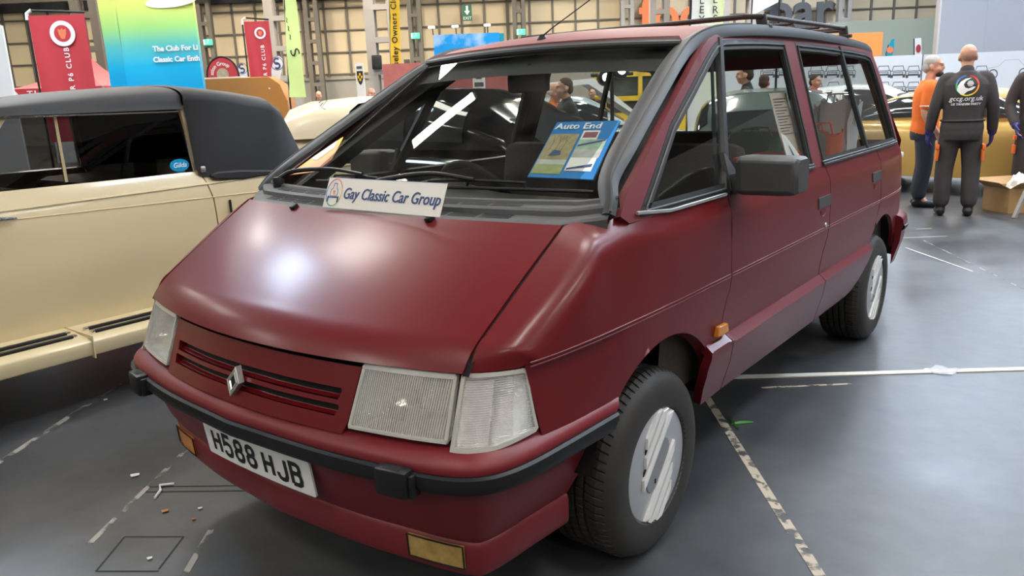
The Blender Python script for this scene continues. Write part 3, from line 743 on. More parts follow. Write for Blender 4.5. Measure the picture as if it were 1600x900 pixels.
# ---- headlamps, corner lamps
def lamps(mi):
    s0, s1 = s_of_x(.441), s_of_x(.712)
    hp = [(s0-.003, .640), (s1-.004, .640), (s1, .648), (s1+.002, .785), (s1-.002, .793), (s0+.012, .793), (s0+.006, .786), (s0-.006, .648)]
    def out(name, poly, fn, m, th, parent=None, holes=(), lift=0, res=.02):
        return panel(name, poly, fn, (0, -1, 0), m, parent or van, res, holes, th, mi, 40, lift)
    back = MB()
    # reflector bowl behind the glass
    n = 14; rows_ = []
    for b in np.linspace(0, 1, n):
        rows_.append([nose(s0+(s1-s0)*a, .645+.143*b)+V(0, .012+.085*(1-max(abs(2*a-1)**2.2, abs(2*b-1)**2.6)), 0) for a in np.linspace(0, 1, n)])
    back.grid(rows_)
    if mi: back.v = [mir(v) for v in back.v]
    ref = back.obj('headlamp', M['reflector'], van, ang=80)
    lens = out('headlamp_lens', hp, nose, M['lens'], .006, ref)
    rim = out('headlamp_rim', hp, nose, M['grey_lens'], .012, ref, (lerp_poly(hp, .009),), .0015)
    for z0, z1, dz in ((.780, .791, .0025), (.642, .649, .0025)):
        out('lens_band', [(s0+(.006 if z0 > .7 else -.002), z0), (s1-.004, z0), (s1-.002, z1), (s0+(.010 if z0 > .7 else -.002), z1)], nose, M['band'], .006, ref, (), dz)
    for a, b, dk in ((.30, .50, 0), (.62, .98, 1)):        # stepped facets of the reflector
        r_ = MB(); r_.grid([[nose(s0+(s1-s0)*u, z)+V(0, .022+.02*abs(u-.5), 0) for u in np.linspace(a, b, 6)] for z in ((.70, .77) if dk else (.668, .70))]); 
        if mi: r_.v = [mir(v) for v in r_.v]
        r_.obj('reflector_facet', M['lamp_dark'] if dk else M['chrome'], ref)
    bb = MB(); c = nose((s0+s1)/2, .715); bb.lathe([(0, .03), (.018, .032), (.02, .05), (.014, .06)], 16, 'Y', c)
    if mi: bb.v = [mir(v) for v in bb.v]
    bb.obj('bulb_cap', M['chrome'], ref)
    # corner lamp
    c0, c1 = s_of_x(.720), s_of_y(-.586)
    cp = [(c0, .625), (c0+.05, .622), (c0+.11, .622), (c1-.01, .632), (c1, .640), (c1-.012, .70), (c1-.030, .785), (c1-.04, .793), (c0+.01, .796), (c0+.004, .79)]
    n = 12; bk = MB(); rows_ = []
    for b in np.linspace(0, 1, n):
        rows_.append([nose(c0+.006+(c1-c0-.03-.012*b)*a, .63+.158*b)+V(-.045*math.sin(math.pi*a)*math.sin(math.pi*b)-.004, .035*math.sin(math.pi*a)*math.sin(math.pi*b)+.008, 0) for a in np.linspace(0, 1, n)])
    bk.grid(rows_)
    if mi: bk.v = [mir(v) for v in bk.v]
    cr = bk.obj('corner_lamp', M['reflector'], van, ang=80)
    for a, b, nm, m in ((.0, .36, 'lamp_diffuser', 'lamp_white'), (.36, .70, 'lamp_mirror', 'lamp_dark'), (.70, 1, 'lamp_diffuser', 'lamp_grey')):
        q = [(c0+.012+(c1-.012-c0-.012)*a, .632), (c0+.012+(c1-.012-c0-.012)*b, .632), (c0+.012+(c1-.030-c0-.012)*b, .780), (c0+.012+(c1-.030-c0-.012)*a, .780)]
        out(nm, q, nose, M[m], .002, cr, (), -.010)
    out('corner_lamp_lens', cp, nose, M['lens_ind'], .006, cr)
    out('corner_lamp_rim', cp, nose, M['grey_lens'], .012, cr, (lerp_poly(cp, .010),), .002)
M['band'] = mat('lamp_top_band', (.48, .47, .43), .2, coat=.4)
M['lamp_white'] = mat('lamp_white_ribs', (.74, .72, .74), .35, bump=.4, bscale=160); M['lamp_dark'] = mat('lamp_dark_mirror', (.42, .42, .43), .25, metal=.8, bump=.3, bscale=120); M['lamp_grey'] = mat('lamp_grey_face', (.55, .54, .53), .35)
M['grey_lens'] = mat('milky_plastic', (.66, .64, .58), .3, coat=.3, trans=.35)
both(lamps)
mb = MB()      # dark lamp tray behind the nose
mb.grid([[nose(s, z)+V(-.10*np.sign(s)*min(1, abs(s)/.8)**4, .115-.05*min(1, abs(s)/.9)**4, 0) for s in np.linspace(-s_of_y(-.5), s_of_y(-.5), 40)] for z in (.55, .6, .7, .80)])
mb.grid([[nose(s, .80)+V(-.05*np.sign(s)*min(1, abs(s)/.8)**4, dy, dz) for s in np.linspace(-s_of_x(.75), s_of_x(.75), 40)] for dy, dz in ((.03, -.004), (.13, .01))])
mb.grid([[nose(s, .632)+V(-.05*np.sign(s)*min(1, abs(s)/.8)**4, dy, 0) for s in np.linspace(-s_of_y(-.5), s_of_y(-.5), 40)] for dy in (.012, .13)])
mb.obj('nose_backing', M['dark'], van, fix=False)

# ---- cowl grille at the foot of the screen
def cowl(x, t):
    q = x*x
    a = V(x, -.392+.196*q, 1.084-.016*q); b = V(x, -.268+.19*q, 1.107+.004*q)
    p = a.lerp(b, t); return p
mb = MB(); rows_ = []
for x in np.linspace(-.80, .80, 47):
    e = max(0, (abs(x)-.70)/.10); k = lambda t, dz: cowl(x, t)+V(0, e*.06*(1-t), dz+.012*e)
    rows_.append([k(-.03, -.02), k(-.01, .006), k(.10, .010), k(.42, .008), k(.46, .020), k(.54, .024), k(.85, .018), k(.90, .026), k(.99, .027), k(1.04, .012), k(1.1, -.01)])
mb.grid(rows_); cw_ = mb.obj('cowl_panel', M['grey_plastic'], van, ang=25)
for t0, t1, sgn in ((.12, .40, 1), (.57, .83, 1)):
    for x0 in np.arange(-.60, .55, .105):
        mb = MB()
        for k in range(3):
            ta = t0+(t1-t0)*(k+.1)/3; tb = t0+(t1-t0)*(k+.75)/3; dz = .0105 if t0 < .3 else .0235
            mb.add([cowl(x0+.004, ta)+V(0, 0, dz), cowl(x0+.098, ta)+V(0, 0, dz), cowl(x0+.098, tb)+V(0, 0, dz), cowl(x0+.004, tb)+V(0, 0, dz)], [(0, 1, 2, 3)])
        mb.obj('cowl_vent', M['dark'], cw_, smooth=False, fix=False)

# ---- wipers (parked along the foot of the glass)
def wiper(pivot, pts, blade):
    mb = MB(); mb.lathe([(.0, .03), (.018, .03), (.022, .02), (.022, -.01)], 16, 'Z', pivot)
    P = [V(*p) for p in catmull(pts, 6)]
    mb.tube(P, np.linspace(.011, .006, len(P)), 8); w_ = mb.obj('wiper', M['black_plastic'], van)
    mb = MB(); B = [V(*p) for p in catmull(blade, 8)]; mb.tube(B, .0055, 6); 
    mb.tube([b+V(0, .004, .012+.010*math.sin(math.pi*k/(len(B)-1))) for k, b in enumerate(B)][4:-4], .0045, 6)
    for k in (4, 8, len(B)-9, len(B)-5): mb.beam(B[k], B[k]+V(0, .004, .02), .006, .006)
    mb.obj('wiper_blade', M['black_plastic'], w_)
def on_screen(x, h, lift):
    u = x/(.735-.137*h); p = screen_pt(u, h); return (p.x, p.y-lift*.5, p.z+lift*.86)
wiper(V(-.66, -.20, 1.128), [(-.66, -.20, 1.15), on_screen(-.60, .06, .05), on_screen(-.35, .085, .055), on_screen(-.16, .080, .045)], [on_screen(-.44, .055, .02), on_screen(-.20, .065, .02), on_screen(.16, .045, .02)])
wiper(V(-.08, -.27, 1.135), [(-.08, -.27, 1.15), on_screen(-.02, .05, .05), on_screen(.16, .085, .055), on_screen(.33, .075, .045)], [on_screen(.02, .05, .02), on_screen(.3, .065, .02), on_screen(.71, .058, .02)])

# ---- door mirrors
def mirror(mi):
    mb = MB()
    def sec(x, sc): return [V(x, .555+a*.075*sc, 1.138+b*.062*sc) for a, b in ((-.75, -1), (-1, -.8), (-1, .8), (-.7, 1), (.6, 1), (.9, .85), (.9, -.85), (.6, -1))]
    rows_ = [[V(p.x, .555+(p.y-.555)*k+dy, 1.138+(p.z-1.138)*kz) for p in sec(x, 1)] for x, k, kz, dy in ((.850, .55, .80, .03), (.862, .85, .97, .01), (.885, 1, 1, 0), (1.02, 1, .98, .0), (1.055, .95, .95, .004), (1.066, .7, .84, .01))]
    mb.grid(rows_, True); mb.add(rows_[0], [tuple(range(8))]); mb.add(rows_[-1], [tuple(range(8))])
    if mi: mb.v = [mir(v) for v in mb.v]
    h = mb.obj('door_mirror', M['grey_plastic'], doors['front_door', mi], ang=30, bevel=.006)
    mb = MB(); mb.beam((.822, .575, 1.10), (.885, .565, 1.115), .05, .07, bev=.008); mb.prism([(.535, 1.085), (.63, 1.085), (.63, 1.12), (.565, 1.20), (.55, 1.21)], lambda u, v, t: V(SX(u, v)+t, u, v), -.004, .014)
    if mi: mb.v = [mir(v) for v in mb.v]
    mb.obj('mirror_arm', M['grey_plastic'], h)
    mb = MB(); mb.box((.96, .6245, 1.138), (.17, .004, .10))
    if mi: mb.v = [mir(v) for v in mb.v]
    mb.obj('mirror_glass', M['chrome'], h, smooth=False)
both(mirror)

# ---- wheels
def lug_lathe(mb, prof, o, N=70):
    vs = []; fs = []; n = N*4
    for i, (r, h) in enumerate(prof):
        for k in range(N):
            for f, low in ((0, 0), (.70, 0), (.76, 1), (.94, 1)):
                a = 2*math.pi*(k+f)/N+(h-.735)*(.9 if h > .735 else -.9)*(1 if r > .27 else 0)
                rr = r-(.0055 if low and r > .29 and (h > .765 or h < .672) else .0025 if low and r > .297 else 0)
                vs.append(o+V(h, rr*math.cos(a), rr*math.sin(a)))
    for i in range(len(prof)-1):
        for k in range(n): fs.append((i*n+k, i*n+(k+1) % n, (i+1)*n+(k+1) % n, (i+1)*n+k))
    mb.add(vs, fs)
def wheel(x, y, mi):
    mb = MB(); r = .300; zc = .2985; o = V(0, y, zc)
    prof = [(.178, .842), (.186, .850), (.205, .853), (.235, .853), (.262, .848), (.278, .838), (.288, .826), (.294, .815)]
    # tread ribs with grooves between
    tx = .812
    edges = [(.806, .768), (.762, .737), (.731, .706), (.700, .675), (.669, .636)]
    for a, b in edges: prof += [(.285 if a != .806 else .296, a+.002), (.299, a-.002), (.300, (a+b)/2), (.299, b+.002), (.285, b-.002)]
    prof += [(.294, .633), (.285, .622), (.26, .612), (.21, .605), (.178, .612), (.170, .66), (.170, .80), (.178, .842)]
    lug_lathe(mb, prof, o)
    if mi: mb.v = [mir(v) for v in mb.v]
    t = mb.obj('tyre', M['tyre'], van, ang=32)
    fx = .847; mb = MB()
    mb.lathe([(.1935, fx-.012), (.1935, fx-.002), (.190, fx+.002), (.184, fx+.001), (.181, fx-.006), (.172, fx-.003), (.09, fx-.002), (0, fx-.002)], 64, 'X', o)
    if mi: mb.v = [mir(v) for v in mb.v]
    cv = mb.obj('wheel_cover', M['cover_silver'], t, ang=30)
    # six slanted bars in two groups, cut to the disc
    ang = math.radians(46); ca, sa = math.cos(ang), math.sin(ang)
    mb = MB(); dk = MB()
    for sg_ in (1, -1):
        for dc, w_, lo, hi in ((.050, .025, -.5, .89), (.089, .024, -.17, .84), (.125, .021, .10, .72)):
            k = .18; pts = [(lo*k-.014, dc-w_/2), (hi*k+.012, dc-w_/2), (hi*k-.012, dc+w_/2), (lo*k+.014, dc+w_/2)]
            pts = [(a*sg_, b*sg_) for a, b in pts]
            f = lambda a, b, t: V(fx+t, y+(a*ca-b*sa), zc+(a*sa+b*ca))
            mb.prism(pts, f, -.004, .007)
            if dc < .12:
                e_ = dc+w_/2+.0065; k2 = .17; dk.prism([(a*sg_, b*sg_) for a, b in ((lo*k2+.02, e_-.004), (hi*k2-.02, e_-.004), (hi*k2-.03, e_+.004), (lo*k2+.03, e_+.004))], f, -.003, .0012)
    if mi: mb.v = [mir(v) for v in mb.v]
    if mi: dk.v = [mir(v) for v in dk.v]
    dk.obj('cover_gap_shade', M['dark'], cv, smooth=False)  # near-black strips laid on the cover, painting shade into the bar gaps
    mb.obj('cover_bars', M['cover_white'], cv, smooth=False, bevel=.0012)
    mb = MB(); pr = arc(.055, 0, .036, -90, 90, 8)+arc(-.055, 0, .036, 90, 270, 8)
    mb.prism(pr, lambda a, b, t: V(fx-.002+t, y+(a*ca-b*sa), zc+(a*sa+b*ca)), -.004, .003)
    if mi: mb.v = [mir(v) for v in mb.v]
    mb.obj('cover_centre', M['cover_grey'], cv, bevel=.002)
    mb = MB(); mb.box((fx+.0015, y-.02, zc-.045), (.002, .008, .014))
    if mi: mb.v = [mir(v) for v in mb.v]
    mb.obj('cover_keyhole', M['dark'], cv, smooth=False)
M['cover_grey'] = mat('wheel_centre_grey', (.25, .26, .28), .4, metal=.3)
for y in (0, 2.58):
    for mi in (False, True): wheel(.85, y, mi)

# ---- aerial, roof rack
mb = MB(); ab = V(-.02, .655, 1.628); mb.lathe([(0, .028), (.010, .028), (.014, .02), (.024, .004), (.026, -.012)], 18, 'Z', ab); an = mb.obj('aerial_base', M['black_plastic'], van)
mb = MB(); mb.tube([ab+V(0, 0, .02), ab+V(.06, -.02, .045), ab+V(.62, -.21, .235)], [.004, .0025, .0018], 8); mb.obj('aerial_mast', M['black_plastic'], an)
M['rack'] = mat('rusty_black_steel', (.035, .022, .018), .5, var=.7, vscale=60)
rk = MB(); zt = 1.700
rack_pts = [V(*p) for p in [(-.62, 1.30, zt), (-.57, 1.25, zt), (.57, 1.25, zt), (.62, 1.30, zt), (.62, 2.5, zt), (.57, 2.56, zt), (-.57, 2.56, zt), (-.62, 2.5, zt)]]
rk.tube(rack_pts, .011, 8, closed=True)
rackm = rk.obj('roof_rack', M['rack'], van)
for y in (1.7, 2.1, 2.5):
    mb = MB(); mb.tube([V(-.62, y, zt), V(-.61, y, zt-.012), V(.61, y, zt-.012), V(.62, y, zt)], .007, 8); mb.obj('rack_cross_bar', M['rack'], rackm)
for x in (-.625, .625):
    for y in (1.32, 2.48):
        mb = MB(); mb.beam((x, y, 1.655), (x*.985, y, zt+.008), .045, .014, V(0, 1, 0), .004); mb.beam((x, y, 1.668), (x*1.0, y+.001, 1.650), .075, .03, V(0, 1, 0), .004); mb.obj('rack_foot', M['grey_plastic'], rackm)

# ---- cabin
mb = MB(); rows_ = []
for x in np.linspace(-.76, .76, 31):
    q = x*x; hump = .05*math.exp(-((x+.37)/.2)**2)
    rows_.append([V(x, -.23+.19*q, 1.085), V(x, .05, 1.06), V(x, .32, 1.045+hump*.5), V(x, .40, 1.05+hump), V(x, .47, 1.03+hump), V(x, .50, .97), V(x, .44, .75), V(x, .40, .45)])
mb.grid(rows_); dash = mb.obj('dashboard', M['int_black'], van, ang=30)
mb = MB(); sc = V(-.37, .62, .99); Rw = Matrix.Rotation(math.radians(-58), 3, 'X')
mb.tube([sc+Rw @ V(.19*math.cos(a), .19*math.sin(a), 0) for a in np.linspace(0, 2*math.pi, 33)[:-1]], .014, 10, closed=True)
for a in (200, 340, 90): mb.beam(sc, sc+Rw @ V(.18*math.cos(math.radians(a)), .18*math.sin(math.radians(a)), 0), .03, .012)
mb.lathe([(0, .03), (.05, .025), (.06, 0), (.03, -.1)], 16, 'Z', (0, 0, 0)) if 0 else mb.box(sc, (.10, .08, .03), Rw, .01)
mb.beam(sc, (-.37, .40, .90), .06, .06); mb.obj('steering_wheel', M['int_black'], van)
def seat(x, y, head=True):
    mb = MB(); mb.box((x, y, .62), (.50, .50, .16), None, .05); mb.box((x, y+.25, .92), (.48, .13, .56), Matrix.Rotation(-.2, 3, 'X'), .05); s_ = mb.obj('seat', M['int_grey'], van)
    if head: mb = MB(); mb.box((x, y+.325, 1.28), (.27, .09, .17), Matrix.Rotation(-.15, 3, 'X'), .035)
    if head:
        for e in (-.06, .06): mb.tube([(x+e, y+.315, 1.15), (x+e, y+.32, 1.25)], .007, 8)
        mb.obj('headrest', M['int_grey'], s_)
    mb = MB(); mb.box((x, y, .45), (.42, .42, .2)); mb.obj('seat_base', M['dark'], s_, smooth=False)
for x, y, h in ((-.38, .88, 0), (.40, .84, 0), (-.45, 1.75, 0), (.0, 1.75, 0), (.45, 1.75, 0)): seat(x, y, h)
mb = MB(); rows_ = []
for y in np.linspace(.66, 2.95, 14): rows_.append([roof_pt(u, max(y, .8))*1.0+V(0, min(0, y-.8), -.035-max(0, .8-y)*.12) for u in np.linspace(-.98, .98, 15)])
mb.grid(rows_); mb.obj('headlining', M['headliner'], van)
mb = MB(); mb.grid([[screen_pt(u, v)+V(0, .02, -.022) for u in np.linspace(-.97, .97, 15)] for v in (.86, .93, 1.02)]); mb.obj('header_trim', M['int_black'], van)
for mi in (False, True):    # dark pillar and door linings
    mb = MB()
    for (a, b, w_) in (((1.49, 1.08), (1.52, 1.60), .10), ((3.02, 1.08), (2.86, 1.56), .14), ((.525, 1.08), (.80, 1.585), .03)):
        rows_ = [[V(SX(y, z)-.038, y+dy, z) for dy in (-w_/2, w_/2)] for y, z in [(a[0]+(b[0]-a[0])*t, a[1]+(b[1]-a[1])*t) for t in np.linspace(0, 1, 8)]]
        mb = MB(); mb.grid(rows_)
        if mi: mb.v = [mir(v) for v in mb.v]
        mb.obj('pillar_lining', M['int_black'], van, fix=False)
    pa = [(-.12, 1.10), (.25, 1.31), (.44, 1.41), (.70, 1.55)]
    mb = MB(); mb.grid([[V(SX(y, z)-.035, y, z), V(SX(y, z)-.115, y, z-.015), V(SX(y, z)-.10, y+.05, z-.05)] for y, z in pa])
    if mi: mb.v = [mir(v) for v in mb.v]
    mb.obj('pillar_lining', M['int_black'], van, fix=False)
    mb = MB(); mb.grid([[V(SX(y, z)-.034-o, y, z) for z, o in ((1.588, 0), (1.60, .008), (1.63, .02), (1.645, .10))] for y in np.linspace(.82, 2.85, 20)])
    if mi: mb.v = [mir(v) for v in mb.v]
    mb.obj('roof_side_lining', M['headliner'], van, fix=False)
    mb = MB(); mb.grid([[V(SX(y, z)-.06, y, z) for z in (.45, .8, 1.0, 1.07)] for y in np.linspace(.1, 3.1, 30)])
    if mi: mb.v = [mir(v) for v in mb.v]
    mb.obj('door_lining', M['int_grey'], van, fix=False)
mc = screen_pt(0, .88)+V(.02, .06, -.06); mb = MB(); mb.box(mc, (.24, .03, .075), Matrix.Rotation(-.25, 3, 'Z'), .014); mb.tube([mc, screen_pt(.03, .95)+V(0, .02, -.02)], .008, 8)
mb.obj('rear_view_mirror', M['int_black'], van)
for s in (-1, 1):            # sun visors
    mb = MB(); mb.box(V(s*.31, .66, 1.548), (.42, .16, .02), Matrix.Rotation(.45, 3, 'X'), .008); mb.obj('sun_visor', M['int_black'], van)
M['lampglow'] = mat('lamp_glow', (1, 1, 1), .5, emit=(1, .96, .90), estr=55)
M['lampglow_cool'] = mat('cool_lamp_glow', (1, 1, 1), .5, emit=(.70, .84, 1), estr=70)
M['lampglow_bright'] = mat('bright_cool_glow', (1, 1, 1), .5, emit=(.72, .84, 1), estr=190)
M['lampglow_soft2'] = mat('soft_cool_glow', (1, 1, 1), .5, emit=(.62, .78, 1), estr=42)
M['lampglow_soft3'] = mat('soft_warm_glow', (1, 1, 1), .5, emit=(1, .94, .86), estr=24)
M['lampglow_far'] = mat('warm_lamp_glow', (1, 1, 1), .5, emit=(1, .90, .74), estr=230)
def ceiling_light(p, rz=0, L=2.4, W=.55, m='lampglow'):
    t = thing('hall_light', 'long white strip light high under the hall roof', 'light', p, rz, 'strip lights under the hall roof')
    mb = MB(); mb.box((0, 0, 0), (W, L, .02)); mb.obj('diffuser', M[m], t, smooth=False)
    mb = MB(); mb.box((0, 0, .08), (W+.15, L+.15, .12), None, .03); mb.obj('housing', M['grey_plastic'], t)
    return t
for d in (-9, -2, 16, 23, 31):
    for l in (-18, -11, -4, 3, 9.5, 16): ceiling_light(H(l, d, 8.6), HROT, m='lampglow_bright' if d > 10 and l > 9 else 'lampglow_far' if d > 20 else 'lampglow')
for l in (-16, 7, 13): 
    for d in (4, 10): ceiling_light(H(l, d, 8.6), HROT, m='lampglow_cool' if l > 0 else 'lampglow')
for x, y, a, L, W, m in ((-8.05, 3.95, -45, 1.8, .6, 'lampglow'), (-10.3, .1, 60, 3.0, 1.5, 'lampglow_soft2'), (-7.6, 1.0, 60, 2.6, 1.5, 'lampglow_soft3'), (2.6, 2.6, -70, 2.6, .5, 'lampglow'), (-1.0, 2.5, 20, 2.0, .5, 'lampglow'), (1.5, 7.5, 0, 2.4, .6, 'lampglow'), (5, 10, 0, 2.4, .9, 'lampglow_cool'), (-4, 9, 0, 2.4, .6, 'lampglow')):
    ceiling_light(V(x, y, 8.5), math.radians(a), L, W, m)
# ================================================================== the hall
def hall_obj(mb, name, m, parent=None, l=0, d=0, z=0, rz=0, **k):
    o = mb.obj(name, m, parent, **k)
    if parent is None:
        p = H(l, d, z); o.location = p; o.rotation_euler.z = HROT+rz
    return o
def panel_wall_material():
    m = mat('hall_wall_panels', (.52, .43, .29), .7); nt = m.node_tree; b = nt.nodes['Principled BSDF']
    tc = nd(nt, 'ShaderNodeTexCoord'); n = nd(nt, 'ShaderNodeTexNoise'); n.inputs['Scale'].default_value = .25
    nt.links.new(tc.outputs['Object'], n.inputs['Vector'])
    mx = nd(nt, 'ShaderNodeMix', data_type='RGBA'); mx.inputs[6].default_value = (.50, .40, .26, 1); mx.inputs[7].default_value = (.62, .53, .37, 1)
    nt.links.new(n.outputs['Fac'], mx.inputs[0]); nt.links.new(mx.outputs[2], b.inputs['Base Color']); return m
M['hallwall'] = panel_wall_material()
M['steel'] = mat('brown_steel', (.13, .115, .095), .6)
M['steel_pale'] = mat('pale_grey_steel', (.30, .275, .25), .6)
M['wallgrey'] = mat('grey_block_wall', (.30, .28, .25), .8, var=.15, vscale=2)
M['roofdark'] = mat('dark_roof', (.02, .02, .022), .9)
WD = 38
mb = MB(); mb.box((0, .2, 4.75), (80, .3, 9.5)); struct(hall_obj(mb, 'wall_back', M['hallwall'], d=WD, smooth=False))
mb = MB(); mb.box((0, 0, 1.25), (80, .16, 2.5)); mb.box((0, -.05, 2.55), (80, .25, .12)); struct(hall_obj(mb, 'baseboard_back', M['wallgrey'], d=WD-.06, smooth=False))
mb = MB(); mb.box((0, 0, 9.4), (80, 66, .2)); struct(hall_obj(mb, 'ceiling', M['roofdark'], d=8, smooth=False))
mb = MB()
for x in np.arange(-40, 40, 1.06): mb.box((x, 0, 4.4), (.10, .06, 3.8))
for z in np.arange(2.75, 6.4, .98): mb.box((0, -.01, z), (80, .06, .055))
struct(hall_obj(mb, 'trim_1', M['steel'], d=WD-.02, smooth=False))
mb = MB(); mb.box((0, .3, 7.7), (80, .3, 3.3)); struct(hall_obj(mb, 'trim_2', M['roofdark'], l=-34, d=WD-.5, smooth=False))
def truss(d, l0, l1, z0, z1):
    mb = MB(); mb.beam((l0, 0, z0), (l1, 0, z0), .16, .16); mb.beam((l0, 0, z1), (l1, 0, z1), .16, .16); n = int((l1-l0)/1.3)
    for k in range(n):
        a = l0+(l1-l0)*k/n; b = l0+(l1-l0)*(k+.5)/n; c = l0+(l1-l0)*(k+1)/n
        mb.beam((a, 0, z0), (b, 0, z1), .07, .07); mb.beam((b, 0, z1), (c, 0, z0), .07, .07)
    o = hall_obj(mb, 'roof_truss', M['steel'], d=d, smooth=False); return o
for d, z0, lab in ((36.5, 6.35, 'brown steel roof truss tight above the panelled back wall'), (30, 6.9, 'brown steel roof truss further forward under the dark roof')):
    tag(truss(d, -34, 6, z0, z0+1.7), lab, 'truss')
def column(l, d, w, dep, z1, label, m='steel', z0=0, step=.95, group=None):
    mb = MB(); c = w*.30
    for s in (-1, 1): mb.box((s*(w/2-c/2), 0, (z0+z1)/2), (c, dep, z1-z0))
    for s in (-1, 1): mb.box((s*(w/2-c-.02), dep*.4, (z0+z1)/2), (.04, .05, z1-z0))
    for z in np.arange(z0+.4, z1, step): mb.box((0, -.02, z), (w*.9, dep*.9, .16))
    o = hall_obj(mb, 'lattice_column', M[m], l=l, d=d, smooth=False); tag(o, label, 'column', group); return o
for pxx, d, w, z1, m, lab in ((141, 24, .78, 9.3, 'steel', 'brown steel lattice column between the first red banner and the gradient tower'),
    (441, 27, .98, 9.3, 'steel_pale', 'broad grey steel column behind the lime feather banner'), (598, 25, 1.0, 9.3, 'steel_pale', 'grey double lattice column left of the yellow banner'),
    (324, 37.2, .62, 6.4, 'steel', 'brown wall stanchion carrying a green sign beside the gradient tower'), (490, 37.2, .66, 6.4, 'steel', 'brown wall stanchion right of the lime feather banner'),
    (650, 37.2, .62, 6.4, 'steel', 'brown wall stanchion just right of the yellow banner'), (812, 37.2, .6, 7.5, 'steel', 'brown wall stanchion with green sign above the van aerial'),
    (980, 37.2, .6, 9.3, 'steel_pale', 'pale wall stanchion left of the orange letters'), (1030, 30, .72, 9.3, 'steel_pale', 'pale grey column standing across the orange letters'),
    (1152, 26, 1.55, 9.3, 'steel_pale', 'very broad pale column right of the white lettered banner'), (1316, 37.2, .6, 9.3, 'steel_pale', 'pale wall stanchion right of the grey letters'),
    (1490, 24, 1.05, 9.3, 'steel_pale', 'grey lattice column above the bald man in overalls'), (1519, 28, .35, 9.3, 'steel_pale', 'slim grey post beside the lattice column at the right')):
    p = px(pxx, 60, d)-CAMP; column(p.dot(HR), d, w, .3, z1, lab, m)

# ---- printed banners and signs
def poster_mat(name, stops, axis='Z', rough=.55, lo=0, hi=1):
    m = mat(name, (1, 1, 1), rough); nt = m.node_tree; b = nt.nodes['Principled BSDF']
    tc = nd(nt, 'ShaderNodeTexCoord'); sp = nd(nt, 'ShaderNodeSeparateXYZ'); mr = nd(nt, 'ShaderNodeMapRange'); r = nd(nt, 'ShaderNodeValToRGB')
    mr.inputs[1].default_value = lo; mr.inputs[2].default_value = hi
    nt.links.new(tc.outputs['Object'], sp.inputs[0]); nt.links.new(sp.outputs[axis], mr.inputs[0]); nt.links.new(mr.outputs[0], r.inputs[0]); nt.links.new(r.outputs[0], b.inputs['Base Color'])
    el = r.color_ramp.elements
    while len(el) < len(stops): el.new(.5)
    for e, (p, c) in zip(el, stops): e.position = p; e.color = (*c, 1)
    return m
M['b_red'] = mat('banner_red', (.52, .045, .06), .6, var=.12, vscale=2)
M['b_grad'] = poster_mat('banner_gradient', [(0, (.0, .33, .70)), (.28, (.0, .42, .72)), (.47, (.10, .52, .50)), (.62, (.35, .70, .22)), (.82, (.72, .80, .18)), (1, (.85, .84, .25))], lo=1.62, hi=3.3)
M['b_lime'] = mat('banner_lime', (.62, .78, .30), .6); M['b_yellow'] = mat('banner_yellow', (.83, .52, .03), .55)
M['b_white'] = mat('banner_white', (.80, .80, .80), .6); M['b_navy'] = mat('banner_navy', (.03, .06, .17), .6)
M['b_orange'] = mat('banner_orange', (.80, .26, .06), .6); M['b_teal'] = mat('banner_teal', (.0, .30, .40), .6); M['b_gold'] = mat('badge_gold', (.75, .22, .10), .5)
M['b_green'] = mat('sign_green', (.05, .40, .24), .5, emit=(.10, .8, .5), estr=.8); M['exit_dark'] = mat('exit_sign_green', (.02, .12, .07), .5)
M['orange_letters'] = mat('orange_letters', (.75, .18, .05), .5); M['grey_letters'] = mat('grey_letters', (.09, .09, .095), .5)
M['board'] = mat('display_board', (.66, .65, .64), .6, var=.03, vscale=3); M['line'] = mat('drawing_line', (.08, .08, .085), .6); M['line_pale'] = mat('faint_drawing_line', (.42, .42, .42), .6)
M['tan'] = mat('tan_orange_panel', (.50, .21, .05), .45)
def lpt(o): return lambda x, y, t: V(x, -t, y)
def lz(x, y, d):
    p = px(x, y, d)-CAMP; return p.dot(HR), px(x, y, d).z
def flat_text(txt, size, m, parent, x, z, off=.006, rot=0, name='lettering', **k):
    c, s = math.cos(rot), math.sin(rot)
    return lettering(txt, lambda a, b, t: V(x+a*c-b*s, -off-t, z+a*s+b*c), m, parent, size, name, **k)
def roundel(parent, x, z, r, off):
    mb = MB(); mb.prism([(r*math.cos(a), r*math.sin(a)) for a in np.linspace(0, 2*math.pi, 37)[:-1]], lambda u, v, t: V(x+u, -off-t, z+v), 0, .004); o = mb.obj('roundel', M['b_white'], parent, smooth=False)
    mb = MB(); mb.prism([(r*.66*math.cos(a), r*.66*math.sin(a)) for a in np.linspace(0, 2*math.pi, 33)[:-1]], lambda u, v, t: V(x+u, -off-t, z+v), .003, .006); q = mb.obj('roundel_centre', M['b_red'], o, smooth=False)
    sh = [(-.3, .34), (-.1, .25), (0, .38), (.1, .25), (.3, .34), (.26, -.05), (.12, -.38), (-.12, -.38), (-.26, -.05)]
    mb = MB(); mb.prism([(a*r*1.1, b*r*1.1) for a, b in sh], lambda u, v, t: V(x+u, -off-t, z+v), .005, .008); mb.obj('roundel_crest', M['b_gold'], o, smooth=False)
def cloth_rect(w, z0, z1, ripple=.02, n=16, m=24, seed=0):
    rnd = random.Random(seed); ph = rnd.random()*6
    return [[V(w*(k/n-.5), ripple*math.sin(ph+k*.9+j*.15)*(.3+.7*(1-j/m)), z0+(z1-z0)*j/m) for k in range(n+1)] for j in range(m+1)]
